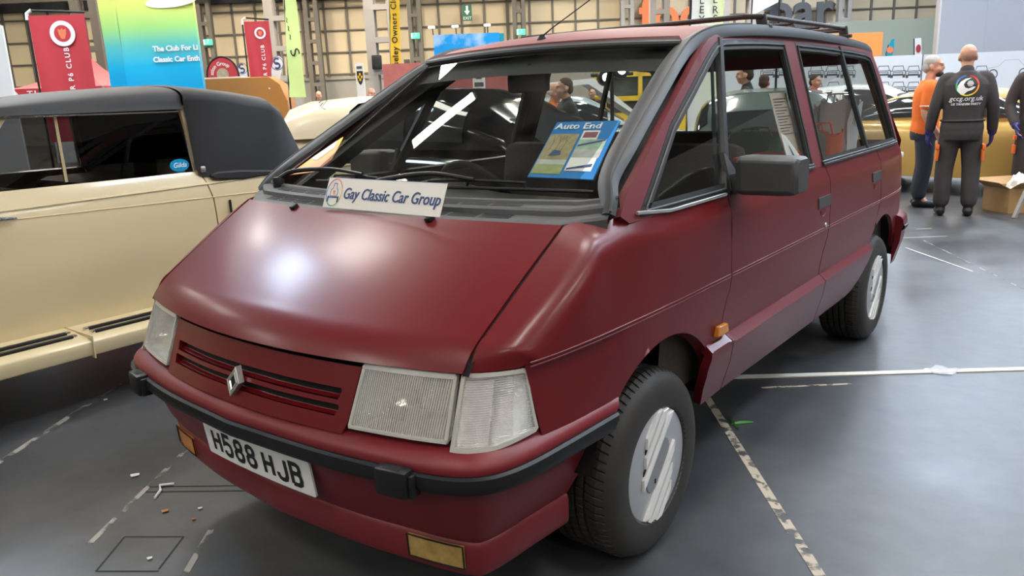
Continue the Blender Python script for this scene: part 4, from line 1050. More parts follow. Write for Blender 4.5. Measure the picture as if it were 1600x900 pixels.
def club_banner(l, d, w, z0, z1, label, rz, seed, zc, zr):
    t = thing('club_banner', label, 'banner', H(l, d), HROT+rz, 'red club banners on poles')
    mb = MB(); mb.grid(cloth_rect(w, z0, z1, .015, seed=seed)); mb.obj('flag', M['b_red'], t)
    mb = MB(); mb.tube([(-w/2-.035, .02, 0), (-w/2-.035, .02, z1-.03), (-w/2-.02, .02, z1+.05), (-w/2+.04, .02, z1+.08), (w/2, .02, z1+.03)], .018, 8); mb.lathe([(.0, .03), (.2, .03), (.22, 0)], 16, 'Z', (-w/2-.035, .02, 0)); mb.obj('pole', M['ink'], t)
    mb = MB(); mb.tube([(-w/2-.035, .02, z1-.06), (-w/2-.025, .02, z1+.04), (-w/2+.05, .02, z1+.085)], .028, 8); mb.obj('pole_elbow', M['b_white'], t)
    mb = MB(); mb.box((.03, -.012, z0-.17), (w*.92, .004, .34)); mb.obj('foot_panel', M['b_white'], t)
    s = w/.82; roundel(t, .06, zr, .185*s, .024)
    flat_text('R P6 CLUB', .112, M['b_white'], t, .08, zc, .024, math.pi/2, space=1.3, bold=.002)
    return t
a, b = lz(48, 25, 13), lz(128, 25, 13); zl = lz(88, 222, 13)[1]
club_banner((a[0]+b[0])/2, 13, .86, zl, a[1], 'tall red club banner on a black pole behind the cream convertible', .06, 1, lz(97, 108, 13)[1], lz(88, 53, 13)[1])
a, b = lz(383, 34, 18), lz(418, 36, 18)
club_banner((a[0]+b[0])/2, 18, .54, 1.3, a[1], 'smaller narrow red club banner between the arch flag and lime feather', .1, 2, lz(402, 95, 18)[1], lz(401, 52, 18)[1])
# gradient tower
a, m_, b = lz(160, 0, 12.6), lz(187, 0, 12.6), lz(315, 143, 12.6)
tw = thing('banner_tower', 'tall square tower banner fading from yellow through green to blue', 'banner', H((m_[0]+b[0])/2-.02, 12.6), HROT)
wv = b[0]-m_[0]+.12; mb = MB(); x0, x1 = -wv/2, wv/2
mb.grid([[V(x, .0+.010*math.sin(j*.7+x*5), z) for x in np.linspace(x0, x1, 8)] for j, z in enumerate(np.linspace(.1, 5.2, 30))])
mb.grid([[V(x0-.32*k, .12*k+.012*math.sin(j*.8+k*4), z) for k in np.linspace(0, 1, 5)] for j, z in enumerate(np.linspace(.1, 5.2, 30))])
mb.grid([[V(x1-.30*k, .9*k, z) for k in np.linspace(0, 1, 5)] for z in np.linspace(.1, 5.2, 10)]); mb.obj('printed_cover', M['b_grad'], tw)
mb = MB(); mb.box((0, .5, .05), (wv+.2, 1.1, .1)); mb.obj('base', M['grey_plastic'], tw)
q = lz(312, 74, 12.6); c0 = (m_[0]+b[0])/2-.02
flat_text('The Club For Li', .108, M['b_white'], tw, q[0]-c0-.02, q[1]+.0, .018, 0, align='RIGHT', bold=.004)
q = lz(312, 91, 12.6); flat_text('Classic Car Enth', .108, M['b_white'], tw, q[0]-c0+.01, q[1]+.0, .018, 0, align='RIGHT', bold=.004)
mb = MB(); q = lz(268, 2, 12.6); mb.prism([(.40*math.cos(a_), .09*math.sin(a_)+.03*math.cos(a_)) for a_ in np.linspace(0, 2*math.pi, 25)[:-1]], lambda u, v, t: V(q[0]-c0+u, -.016-t, q[1]+v), 0, .004); mb.obj('white_swoosh', M['b_white'], tw, smooth=False)
# feather and teardrop flags
def feather(pts_px, d, m, label, name='feather_banner', pole_side=0, z_base=0, group=None, rz=0):
    P = [px(x, y, d) for x, y in pts_px]; L = [((p-CAMP).dot(HR), p.z) for p in P]; lc = sum(p[0] for p in L)/len(L)
    t = thing(name, label, 'banner', H(lc, d), HROT+rz, group)
    Q = [(l_-lc, z) for l_, z in L]; v2, tri = triangulate(Q, .12)
    mb = MB(); mb.add([V(u, .02*math.sin(v*5+u*7), v) for u, v in v2], tri); mb.obj('flag', m, t)
    x0 = min(q[0] for q in Q) if pole_side == 0 else max(q[0] for q in Q); zb = min(q[1] for q in Q); zt = max(q[1] for q in Q)
    side = sorted([q for q in Q], key=lambda q: q[1]); low = min(Q, key=lambda q: q[1]+(q[0] if pole_side == 0 else -q[0])*.01)
    left = [q for q in Q if (q[0] <= sum(k[0] for k in Q)/len(Q)+1e-6) == (pole_side == 0)]; left.sort(key=lambda q: q[1])
    mb = MB(); mb.tube([V(left[0][0], .03, 0)]+[V(q[0], .03, q[1]) for q in left], .015, 6); mb.lathe([(0, .03), (.18, .03), (.2, 0)], 14, 'Z', (left[0][0], .03, 0)); mb.obj('pole', M['ink'], t)
    return t, lc
t, lc = feather([(445, 0-20), (460, -24), (466, 30), (472, 90), (478, 152), (452, 152), (448, 80), (444, 0)], 13, M['b_lime'], 'tall lime green feather banner with thin script lettering', pole_side=0)
q = lz(461, 82, 13); flat_text('S', .21, M['ink'], t, q[0]-lc, q[1], .03, -math.pi/2+.3, sx=1.3)
q = lz(452, 45, 13); flat_text('~ ~ ~', .15, M['ink'], t, q[0]-lc, q[1], .03, -math.pi/2+.1)
t, lc = feather([(608, -20), (624, -20), (625, 60), (629, 140), (612, 150), (610, 60)], 15, M['b_yellow'], 'narrow yellow feather banner with vertical black club lettering')
q = lz(618, 72, 15); flat_text('The Wolseley Owners Club', .147, M['ink'], t, q[0]-lc, q[1], .03, math.pi/2-.03, bold=.003, space=1.12)
for pts, d, lab in (([(372, 122), (371, 110), (375, 104), (380, 104), (386, 110), (388, 122)], 20, 'low white teardrop flag with blue emblem left of the smaller red banner'),
                    ([(424, 124), (424, 108), (429, 92), (435, 87), (441, 91), (443, 100), (437, 128)], 17, 'taller white teardrop flag with blue emblem right of the smaller red banner')):
    t, lc = feather(pts, d, M['b_white'], lab, 'teardrop_flag', group='white teardrop flags')
    cx = sum(p[0] for p in pts)/len(pts); cy = sum(p[1] for p in pts)/len(pts)-5; q = lz(cx, cy, d); mb = MB(); r = .085
    for a0 in (40, 220):
        for s4 in stroke2(arc(q[0]-lc, q[1]+(.045 if a0 == 40 else -.045), .055, a0, a0+250, 12), .035): mb.add([V(u, -.03, v) for u, v in s4], [(0, 1, 2, 3)])
    for s4 in stroke2(arc(q[0]-lc, q[1], .13, 0, 360, 24), .012): mb.add([V(u, -.03, v) for u, v in s4], [(0, 1, 2, 3)])
    mb.obj('emblem', M['b_navy'], t, smooth=False, fix=False)
# arched red flag
q = lz(349, 122, 16); t = thing('arch_flag', 'round topped red flag with white rim lettering behind the tan panel', 'banner', H(q[0], 16), HROT)
r = .30; pts = [(-r, .75), (r, .75)]+[(r*math.cos(a_), q[1]+.03+r*1.2*math.sin(a_)) for a_ in np.linspace(0, math.pi, 20)]
mb = MB(); mb.prism(pts, lambda u, v, s: V(u, s, v), 0, .02); mb.obj('flag', M['b_red'], t, smooth=False)
mb = MB(); mb.tube([V(-r, 0, 0), V(-r, 0, .75)]+[V((r+.015)*math.cos(a_), 0, q[1]+.03+(r*1.2+.015)*math.sin(a_)) for a_ in np.linspace(math.pi, 0, 20)]+[V(r, 0, .75), V(r, 0, 0)], .018, 6); mb.obj('hoop', M['ink'], t)
mb = MB(); mb.prism([(.12*math.cos(a_), q[1]+.07+.12*math.sin(a_)) for a_ in np.linspace(0, 2*math.pi, 25)[:-1]], lambda u, v, s: V(u, -.006-s, v), 0, .004); mb.obj('emblem', mat('flag_emblem', (.42, .36, .26), .6, var=.4, vscale=14), t, smooth=False)
def arc_text(a, b, tt): 
    ang = math.pi*.62-a/.22; rr = .215+b; return V(rr*math.cos(ang), -.008-tt, q[1]+.05+rr*math.sin(ang)*1.05)
lettering('ation Group', arc_text, M['b_white'], t, .10, bold=.002)
# red pop-up gazebo and the plain white and red pavilion roofs beside it
q0, q1 = lz(8, 150, 19), lz(160, 140, 19); zt = lz(90, 72, 19)[1]; w_ = q1[0]-q0[0]; lc = (q0[0]+q1[0])/2
gz = thing('gazebo', 'red pop up gazebo with lettered valance behind the cream convertible', 'gazebo', H(lc, 20.2), HROT)
mb = MB(); zv = lz(80, 137, 19)[1]; e = w_/2
cor = [V(-e, -e, zv), V(e, -e, zv), V(e, e, zv), V(-e, e, zv)]; top = V(.2, 0, zt)
for k in range(4):
    a_, b_ = cor[k], cor[(k+1) % 4]; rows_ = []
    for t_ in np.linspace(0, 1, 8): rows_.append([(a_.lerp(b_, s_)).lerp(top, t_)-V(0, 0, .22*math.sin(math.pi*t_)*(1-.0*s_)) for s_ in np.linspace(0, 1, 6)])
    mb.grid(rows_)
mb.obj('canopy', M['b_red'], gz)
mb = MB()
for k in range(4): a_, b_ = cor[k], cor[(k+1) % 4]; mb.add([a_, b_, b_-V(0, 0, .24), a_-V(0, 0, .24)], [(0, 1, 2, 3)])
vl = mb.obj('valance', M['b_red'], gz, smooth=False)
mb = MB()
for k in range(4): a_, b_ = cor[k]-V(0, 0, .24), cor[(k+1) % 4]-V(0, 0, .24); mb.add([a_, b_, b_-V(0, 0, .12), a_-V(0, 0, .12)], [(0, 1, 2, 3)])
mb.obj('valance_hem', M['b_white'], vl, smooth=False)
for c_ in cor: mb = MB(); mb.tube([V(c_.x, c_.y, 0), c_], .025, 6); mb.obj('leg', M['steel_pale'], gz)
x_ = lz(40, 141, 19)[0]-lc; lettering('THE R', lambda a, b, t_: V(x_+a, -e-.01-t_, zv-.13+b), M['b_white'], gz, .20, space=1.25, bold=.004, align='LEFT', sx=1.15)
x_ = lz(146, 138, 19)[0]-lc; lettering('RS', lambda a, b, t_: V(x_+a, -e-.01-t_, zv-.13+b), M['b_white'], gz, .20, space=1.25, bold=.004, align='RIGHT', sx=1.15)
mb = MB(); x_ = lz(15, 145, 19)[0]-lc; mb.prism([(x_+.19*math.cos(a_), zv-.20+.19*math.sin(a_)) for a_ in np.linspace(0, 2*math.pi, 25)[:-1]], lambda u, v, s: V(u, -e-.012-s, v), 0, .006); rr_ = mb.obj('roundel', M['b_white'], gz, smooth=False)
mb = MB(); mb.prism([(x_+.12*math.cos(a_), zv-.20+.12*math.sin(a_)) for a_ in np.linspace(0, 2*math.pi, 25)[:-1]], lambda u, v, s: V(u, -e-.018-s, v), 0, .004); mb.obj('roundel_centre', M['b_red'], rr_, smooth=False)
pv = thing('pavilion', 'white peaked pavilion roof between red banner and gradient tower', 'gazebo', H(lz(165, 130, 26)[0], 27.5), HROT)
zt2 = lz(127, 86, 26)[1]; xl = lz(124, 86, 26)[0]-lz(165, 130, 26)[0]
mb = MB(); rows_ = []
for t_ in np.linspace(0, 1, 9): 
    z_ = 1.95+(zt2-1.95)*(1-t_)**1.7; rr = .05+1.55*t_; rows_.append([V(xl+rr*math.cos(a_)*1.15, rr*math.sin(a_), z_) for a_ in np.linspace(0, 2*math.pi, 17)[:-1]])
mb.grid(rows_, True); mb.obj('canopy', M['b_white'], pv)
for a_ in (45, 135, 225, 315): mb = MB(); mb.tube([V(xl+1.2*math.cos(math.radians(a_))*1.15, 1.2*math.sin(math.radians(a_)), 0), V(xl+1.2*math.cos(math.radians(a_))*1.15, 1.2*math.sin(math.radians(a_)), 2.1)], .03, 6); mb.obj('leg', M['steel_pale'], pv)
# white screen at the far left edge
q = lz(-8, 60, 11); wp = thing('white_banner', 'white leaning banner cut off by the left edge', 'banner', H(q[0]-.25, 11), HROT)
zt = lz(0, 40, 11)[1]; z0 = .2; mb = MB(); mb.prism([(-.5, z0), (lz(26, 160, 11)[0]-q[0]+.25, z0), (lz(22, 150, 11)[0]-q[0]+.25, lz(22, 150, 11)[1]), (lz(2, 40, 11)[0]-q[0]+.25, zt), (-.5, zt+.2)], lambda u, v, s: V(u, s, v), 0, .04); mb.obj('face', M['b_white'], wp, smooth=False)
mb = MB(); mb.box((0, .02, .1), (.8, .4, .2)); mb.obj('base', M['grey_plastic'], wp)
# shield banner in the middle distance
q0, q1 = lz(555, 100, 16), lz(570, 137, 16); t = thing('shield_banner', 'small white banner with black and yellow chequered shield', 'banner', H((q0[0]+q1[0])/2, 16), HROT)
w_ = q1[0]-q0[0]+.02; zc = (q0[1]+q1[1])/2; mb = MB(); mb.prism([(u, v+(q0[1]+.02+.6)/2) for u, v in rrect(w_, q0[1]+.02-.6, .06)], lambda u, v, s: V(u, s, v), 0, .02); mb.obj('face', M['b_white'], t, smooth=False)
sh = [(-.35, .3), (.35, .3), (.35, -.1), (.2, -.38), (0, -.5), (-.2, -.38), (-.35, -.1)]
mb = MB(); mb.prism([(a_*w_, zc-.01+b_*.34) for a_, b_ in sh], lambda u, v, s: V(u, -.004-s, v), 0, .004); sb_ = mb.obj('shield', M['ink'], t, smooth=False)
mb = MB()
for i in range(3):
    for j in range(3):
        if (i+j) % 2: mb.box((-.2*w_+i*.2*w_, -.010, zc+.03-j*.052), (.19*w_, .004, .05))
mb.obj('shield_squares', M['b_yellow'], sb_, smooth=False)
mb = MB(); mb.box((0, -.006, zc+.16), (w_*.62, .004, .05)); mb.obj('title_bar', M['grey_letters'], t, smooth=False)
mb = MB(); mb.box((0, .02, .3), (.04, .04, .62)); mb.box((0, .02, .02), (.4, .3, .04)); mb.obj('stand', M['ink'], t)
# blue sky display wall with little arm lamps
q0, q1 = lz(677, 55, 20), lz(780, 57, 20); w_ = q1[0]-q0[0]; t = thing('display_wall', 'bright blue sky and cloud display wall with arm lamps on top', 'display', H((q0[0]+q1[0])/2, 20), HROT)
ms = mat('sky_print', (0, .35, .75), .5); nt = ms.node_tree; tc = nd(nt, 'ShaderNodeTexCoord'); n_ = nd(nt, 'ShaderNodeTexNoise'); n_.inputs['Scale'].default_value = 1.1; n_.inputs['Detail'].default_value = 5; r_ = nd(nt, 'ShaderNodeValToRGB')
r_.color_ramp.elements[0].position = .48; r_.color_ramp.elements[0].color = (0, .30, .74, 1); r_.color_ramp.elements[1].position = .68; r_.color_ramp.elements[1].color = (.75, .85, .92, 1)
nt.links.new(tc.outputs['Object'], n_.inputs['Vector']); nt.links.new(n_.outputs['Fac'], r_.inputs[0]); nt.links.new(r_.outputs[0], nt.nodes['Principled BSDF'].inputs['Base Color'])
mb = MB(); mb.box((0, 0, q0[1]/2-.05), (w_, .08, q0[1]+.1)); mb.obj('printed_face', ms, t, smooth=False)
mb = MB(); mb.box((w_/2+.06, .4, q0[1]/2-.05), (.12, .8, q0[1]+.06)); mb.obj('return_panel', M['b_teal'], t, smooth=False)
for k in (-.5, -.15, .33): 
    mb = MB(); mb.tube([(k*w_, 0, q0[1]), (k*w_, -.1, q0[1]+.14), (k*w_, -.34, q0[1]+.17)], .012, 6); a_ = mb.obj('arm_lamp', M['ink'], t)
    mb = MB(); mb.box((k*w_, -.36, q0[1]+.155), (.16, .08, .05), None, .015); mb.obj('lamp_head', M['lampglow_soft'], a_)
# lettered tall banner right of the aerial
a, b = lz(1080, 0, 12), lz(1133, 20, 12); t = thing('lettered_banner', 'white and lime tall banner with columns of black serif letters', 'banner', H((a[0]+b[0])/2, 12), HROT); w_ = b[0]-a[0]-.03
mg = poster_mat('white_lime_print', [(0, (.80, .82, .78)), (.6, (.80, .83, .68)), (1, (.72, .82, .38))], 'X', lo=-w_/2, hi=w_/2)
mb = MB(); mb.grid([[V(w_*(k/8-.5)+(z-2.7)*.03, .01*math.sin(k+z*3), z) for k in range(9)] for z in np.linspace(.5, 3.6, 16)]); mb.obj('flag', mg, t)
mb = MB(); mb.tube([(-w_/2-.06, .02, 0), (-w_/2+.0, .02, 3.6)], .02, 6); mb.lathe([(0, .03), (.2, .03), (.22, 0)], 14, 'Z', (-w_/2-.06, .02, 0)); mb.obj('pole', M['ink'], t)
for txt, xx, y0 in (('LEY', 1096, (1, 16, 31)), ('ERS', 1117, (0, 16, 30))):
    for ch, yy in zip(txt, y0): q = lz(xx, yy, 12); flat_text(ch, .15, M['ink'], t, q[0]-(a[0]+b[0])/2, q[1], .02)
q = lz(1198, 2, 14); t = thing('hanging_banner', 'white curved banner end hanging left of the grey letters', 'banner', H(q[0], 14), HROT)
mb = MB(); mb.prism([(-.24, q[1]-.22), (.20, q[1]-.02), (.20, q[1]+1.4), (-.2, q[1]+1.4)], lambda u, v, s: V(u, s, v), 0, .02); mb.obj('flag', M['b_white'], t, smooth=False)
mb = MB(); mb.tube([(.22, .02, 0), (.22, .02, q[1]+1.5)], .02, 6); mb.tube([(-.24, .02, .0), (-.24, .02, q[1]+1.5)], .016, 6); mb.lathe([(0, .03), (.3, .03), (.32, 0)], 14, 'Z', (0, .02, 0)); mb.obj('pole', M['ink'], t)
# bar sign on the back wall
fs = thing('bar_sign', 'big bar sign of orange and grey letters fixed on back wall', 'sign', H(0, WD-.3), HROT)
q = lz(1055, 26, WD-.3); flat_text('foo', 2.3, M['orange_letters'], fs, q[0]-.1, q[1]+.05, .0, 0, 'orange_lettering', depth=.10, bold=.05, sx=1.0)
q = lz(1251, 20, WD-.3); flat_text('bar', 2.3, M['grey_letters'], fs, q[0]-.0, q[1]+.05, .0, 0, 'grey_lettering', depth=.10, bold=.05, sx=1.0)
q = lz(1200, 22, WD-.3); flat_text('d', 2.3, M['grey_letters'], fs, q[0]-.1, q[1]+.05, .0, 0, 'grey_lettering', depth=.10, bold=.05)
# exit signs
q = lz(730, 20, 37.3); t = thing('exit_sign', 'dark green exit sign with white down arrow on back wall', 'sign', H(q[0], 37.3, q[1]), HROT)
mb = MB(); mb.box((0, 0, 0), (.42, .06, .70)); mb.obj('sign_plate', M['exit_dark'], t, smooth=False); flat_text('EXIT', .19, M['b_white'], t, 0, -.24, .034)
mb = MB(); mb.prism([(-.05, .30), (.05, .30), (.05, .08), (.13, .08), (0, -.1), (-.13, .08), (-.05, .08)], lambda u, v, s: V(u, -.034-s, v), 0, .004); mb.obj('arrow', M['b_white'], t, smooth=False)
for x, y, where in ((325, 66, 'small lit green running man sign near the gradient tower'), (649, 56, 'small lit green running man sign right of yellow banner'), (814, 50, 'small lit green running man sign above the van roof')):
    q = lz(x, y, 36.9); t = thing('exit_light', where, 'sign', H(q[0], 36.9, q[1]), HROT, 'lit emergency exit lights'); mb = MB(); mb.box((0, 0, 0), (.40, .12, .26), None, .02); mb.obj('lit_panel', M['b_green'], t)
    mb = MB(); mb.beam((-.02, -.065, -.08), (.03, -.065, .06), .035, .01); mb.beam((.03, -.065, .0), (.10, -.065, -.03), .03, .01); mb.beam((-.02, -.065, -.02), (-.10, -.065, -.08), .03, .01); mb.disc((.045, -.066, .09), .026, (0, -1, 0), 12); mb.box((-.15, -.065, 0), (.06, .01, .2)); mb.obj('pictogram', M['b_white'], t, smooth=False)
q = lz(636, 96, 37.5); mb = MB(); mb.box((0, 0, 0), (.28, .06, .18)); 
for k in range(4): mb.box((0, -.035, -.06+k*.04), (.26, .02, .012))
o = mb.obj('wall_vent', M['steel'], None, smooth=False); o.location = H(q[0], 37.5, q[1]); o.rotation_euler.z = HROT; tag(o, 'small brown grille on back wall below the green light', 'vent')
q = lz(588, 97, 24.6); mb = MB(); mb.box((0, 0, 0), (.28, .25, .42), None, .03); mb.disc((0, -.128, .06), .09, (0, -1, 0)); mb.disc((0, -.128, -.10), .06, (0, -1, 0)); o = mb.obj('loudspeaker', M['ink']); o.location = H(q[0], 24.7, q[1]); o.rotation_euler.z = HROT; tag(o, 'black box speaker fixed inside the grey double column', 'speaker')
# right hand stands
a, b = lz(1332, 52, 26), lz(1372, 80, 26); mb = MB(); mb.box((0, 0, .95), (b[0]-a[0]+1.0, .1, a[1])); mb.v = [v+V(-.4, 0, a[1]/2-.95) for v in mb.v]; o = hall_obj(mb, 'orange_panel', M['b_orange'], l=(a[0]+b[0])/2, d=26, smooth=False); tag(o, 'plain orange exhibition panel just over the van roof rear', 'panel')
t, lc = feather([(1386, 92), (1385, 84), (1389, 70), (1393, 62), (1398, 60), (1397, 75), (1392, 92)], 24.5, M['b_teal'], 'small teal sail flag with orange spot above the drawing boards'); q = lz(1390, 78, 24.5)
mb = MB(); mb.disc((q[0]-lc, -.03, q[1]), .10, (0, -1, 0)); mb.obj('spot', M['b_gold'], t, smooth=False)
t, lc = feather([(1429, 92), (1429, 60), (1440, 59), (1440, 92)], 24.5, M['b_white'], 'small white upright flag with dark red oval above the boards'); q = lz(1434, 76, 24.5)
mb = MB(); mb.prism([(q[0]-lc+.075*math.cos(a_), q[1]+.12*math.sin(a_)) for a_ in np.linspace(0, 2*math.pi, 21)[:-1]], lambda u, v, s: V(u, -.03-s, v), 0, .004); mb.obj('oval', mat('oval_red', (.35, .04, .05), .6), t, smooth=False)
a = lz(1532, 40, 21); mb = MB(); mb.box((3, 0, 3.2), (6.0, .1, 6.4)); mb.box((1.3, -.055, 3.2), (.02, .02, 6.4)); mb.box((2.6, -.055, 3.2), (.02, .02, 6.4)); o = hall_obj(mb, 'grey_partition', M['board2'], l=a[0], d=23, smooth=False); tag(o, 'plain tall pale grey partition wall at upper right', 'partition')
mb = MB(); q = lz(1440, 60, 30); mb.box((0, 0, 1.8), (7, .1, 3.6)); o = hall_obj(mb, 'green_partition', mat('pale_green_panel', (.33, .36, .29), .7), l=lz(1378, 60, 30)[0]+1.5, d=30, smooth=False); tag(o, 'pale grey green low partition behind the small flags', 'partition')
# ================================================================== cream convertible beside the van
XC = -2.15
cc = thing('cream_convertible', 'cream vintage convertible with black fabric roof beside the maroon van', 'car', (XC, 0, 0))
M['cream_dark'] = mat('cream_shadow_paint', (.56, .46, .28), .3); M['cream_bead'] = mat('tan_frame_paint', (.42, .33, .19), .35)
M['tint'] = glass('dark_car_glass', (.34, .34, .34), 1.5)
def bodyside(y, z, side=0):
    xz = float(np.interp(z, [.36, .45, .70, .92, 1.00, 1.035, 1.06, 1.09], [-.03, -.01, .02, .015, .0, -.008, -.03, -.04])); return V((xz if not side else -1.5-xz), y, z)
YF, YR = -2.6, 1.95
def strip_panel(name, poly, m, side=0, th=.02, fn=bodyside): return panel(name, poly, lambda y, z: fn(y, z, side), (-1 if side else 1, 0, 0), m, cc, .06, thick=th, ang=40)
for side in (0, 1):
    d = strip_panel('door', [(-.95, .385), (.402, .385), (.397, .8), (.393, .93), (.375, 1.02), (.355, 1.085), (-.95, 1.09)], M['cream'], side)
    strip_panel('rear_wing', [(.410, .385), (.95, .385), (1.0, .62), (1.15, .80), (1.40, .86), (1.65, .8), (1.8, .62), (1.85, .40), (1.95, .45), (1.95, .9), (1.6, 1.02), (1.0, 1.06), (.362, 1.085), (.382, 1.02), (.402, .93), (.405, .8)], M['cream'], side)
    strip_panel('front_body', [(-.96, .385), (-2.6, .45), (-2.6, .98), (-1.6, 1.06), (-.96, 1.09)], M['cream'], side)
    mb = MB()
    s_ = lambda v: v if not side else V(-1.5-v.x, v.y, v.z)
    mb.grid([[s_(bodyside(y, z)+V(o, 0, 0)) for z, o in ((1.005+.010*y, -.002), (1.008+.010*y, .006), (1.014+.01*y, .006), (1.018+.01*y, -.002))] for y in np.linspace(-2.4, 1.9, 30)]); mb.obj('waist_moulding', M['cream'], cc)
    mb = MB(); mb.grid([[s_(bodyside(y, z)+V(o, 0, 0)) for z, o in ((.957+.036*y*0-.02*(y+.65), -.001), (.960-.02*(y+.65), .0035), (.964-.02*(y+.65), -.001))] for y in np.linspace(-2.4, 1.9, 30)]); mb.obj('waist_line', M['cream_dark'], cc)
    # running board with rubber treads
    mb = MB(); P = [(-.06, .395), (.10, .392), (.235, .385), (.262, .372), (.266, .345), (.255, .30), (.23, .295), (-.06, .30)]
    mb.prism(P, lambda u, v, t: s_(V(u, t, v)), -1.6, .94); rb_ = mb.obj('running_board', M['cream'], cc, bevel=.006)
    for x in (.105, .175):
        for a, b in ((-1.5, -.50), (-.44, .90)) if x > .1 else ((-1.5, -.50), (-.44, .02), (.07, .90)):
            if x < .11 and a == -.44: b = .02
            mb = MB(); mb.box(s_(V(x, (a+b)/2, .398 if x < .15 else .394)), (.030, b-a-.04, .014), None, .005); t_ = mb.obj('rubber_tread', M['black_plastic'], rb_)
            for e in (a+.012, b-.012): mb = MB(); mb.box(s_(V(x, e, .399 if x < .15 else .395)), (.030, .02, .015), None, .005); mb.obj('tread_end', M['chrome'], t_)
    mb = MB(); mb.box(s_(V(.10, -.47, .345)), (.34, .006, .11)); mb.obj('board_joint', M['cream_dark'], rb_, smooth=False)
    # door glass in slim chrome and cream frames, dark hood frame inside
    mb = MB(); wl = [(-.80, 1.09), (.335, 1.082), (.315, 1.415), (-.55, 1.42)]
    P = [s_(V(-.045-(z-1.08)*.10, y, z)) for y, z in wl]; mb.add(P, [(0, 1, 2, 3)]); mb.obj('door_glass', M['tint'], cc, smooth=False)
    mb = MB(); mb.tube([P[1], P[2], P[3], P[0]], .008, 8); mb.obj('glass_frame', M['chrome'], cc)
    mb = MB(); mb.beam(s_(V(-.035, .362, 1.07)), s_(V(-.068, .325, 1.445)), .04, .03, V(1, 0, 0), .004); mb.obj('hood_post', M['cream_bead'], cc); mb = MB(); mb.beam(s_(V(-.04, -.84, 1.07)), s_(V(-.075, -.56, 1.43)), .05, .03, V(1, 0, 0), .004); mb.obj('hood_post', M['cream_bead'], cc)
    mb = MB(); mb.beam(s_(V(-.052, -.335, 1.10)), s_(V(-.08, -.325, 1.42)), .014, .014, V(1, 0, 0)); mb.obj('quarter_light_bar', M['cream_bead'], cc)
    for z in (1.095, 1.40):
        mb = MB(); mb.box(s_(V(-.02-(z-1.08)*.1, .372-(z-1.09)*.11, z)), (.03, .03, .035), None, .006); mb.obj('post_clip', M['satin'], cc)
    for y, z in ((.49, .872),): mb = MB(); mb.tube([s_(bodyside(y, z-.05)+V(.008, 0, 0)), s_(bodyside(y, z+.04)+V(.008, 0, 0))], .007, 8); mb.obj('door_hinge', M['ink'], cc)
    mb = MB(); h0 = bodyside(-.68, .972); mb.tube([s_(h0+V(.0, -.10, 0)), s_(h0+V(.03, -.10, 0)), s_(h0+V(.034, .0, 0)), s_(h0+V(.03, .07, -.004))], [.012, .012, .010, .007], 8); mb.obj('door_handle', M['chrome'], d)
    # wings and wheels
    for yc, r in ((1.40, .36), (-2.05, .36)):
        mb = MB(); o = V(.12 if yc < 0 else -.02, yc, r); prof = [(.20, .09), (.30, .085), (.345, .06), (.36, 0), (.345, -.06), (.30, -.085), (.20, -.09), (0, -.05)]
        mb.lathe([(0, .06)]+[(.19, .07)]+prof, 40, 'X', o); mb.v = [s_(v) for v in mb.v]; mb.obj('tyre', M['tyre'], cc)
    mb = MB(); rows_ = []
    for a in np.linspace(-.1, math.pi*.92, 16): rows_.append([s_(V(x, -2.05+.50*math.cos(a)*-1, .36+.46*math.sin(a)-(.06 if abs(x-.1) > .18 else 0))) for x in np.linspace(-.18, .27, 9)])
    mb.grid(rows_); mb.obj('front_wing', M['cream'], cc)
mb = MB(); mb.prism([(YF, .95), (-1.05, 1.08), (-1.05, .5), (YF, .5)], lambda u, v, t: V(t, u, v), -.15, -1.35); mb.obj('bonnet', M['cream'], cc, bevel=.08)
mb = MB(); mb.prism([(YR, .5), (YR, .88), (1.7, 1.0), (1.0, 1.06), (1.0, .5)], lambda u, v, t: V(t, u, v), -.12, -1.38); mb.obj('boot', M['cream'], cc, bevel=.05)
# fabric roof: lofted hoops from screen rail to the back of the seats
def hoop(y, zt, ze, zl, hw):
    pts = []
    for k in range(25):
        a = math.pi*k/24; c = math.cos(a); s = math.sin(a)
        x = -.75+hw*math.copysign(abs(c)**.55, c)
        z = ze+(zt-ze)*s**.62
        pts.append(V(x, y, z))
    return [V(pts[0].x+.012, y, zl)]+pts+[V(pts[-1].x-.012, y, zl)]
mb = MB(); rows_ = []
for y, zt, ze, zl, hw in ((-.74, 1.452, 1.40, 1.38, .69), (-.70, 1.474, 1.435, 1.42, .70), (-.5, 1.500, 1.447, 1.425, .70), (-.1, 1.545, 1.458, 1.425, .70), (.2, 1.562, 1.465, 1.425, .70), (.318, 1.560, 1.46, 1.425, .70)): rows_.append(hoop(y, zt, ze, zl, hw))
mb.grid(rows_); rt = mb.obj('fabric_roof', M['softtop'], cc, ang=60)
mb = MB(); rows_ = []
for y, zt, ze, zl, hw, lean in ((.320, 1.560, 1.465, 1.10, .715, 0), (.345, 1.566, 1.47, 1.055, .725, 0), (.55, 1.545, 1.455, 1.05, .73, 0), (.72, 1.525, 1.42, 1.035, .735, .02), (.86, 1.50, 1.395, 1.03, .735, .03), (.95, 1.45, 1.34, 1.03, .72, .05), (1.02, 1.35, 1.25, 1.03, .70, .07), (1.08, 1.20, 1.14, 1.03, .68, .08), (1.12, 1.07, 1.05, 1.03, .66, .1)):
    h = hoop(y, zt, ze, zl, hw); n = len(h)
    wv = .008*math.sin(y*23)
    rows_.append([V(p.x+(lean*(-1 if p.x > -.75 else 1))*.3+wv*(1 if 1 < i < n-2 else 0), p.y+.06*max(0, (1.3-p.z)), p.z) for i, p in enumerate(h)])
mb.grid(rows_); mb.obj('fabric_rear_quarter', M['softtop'], cc, ang=60)
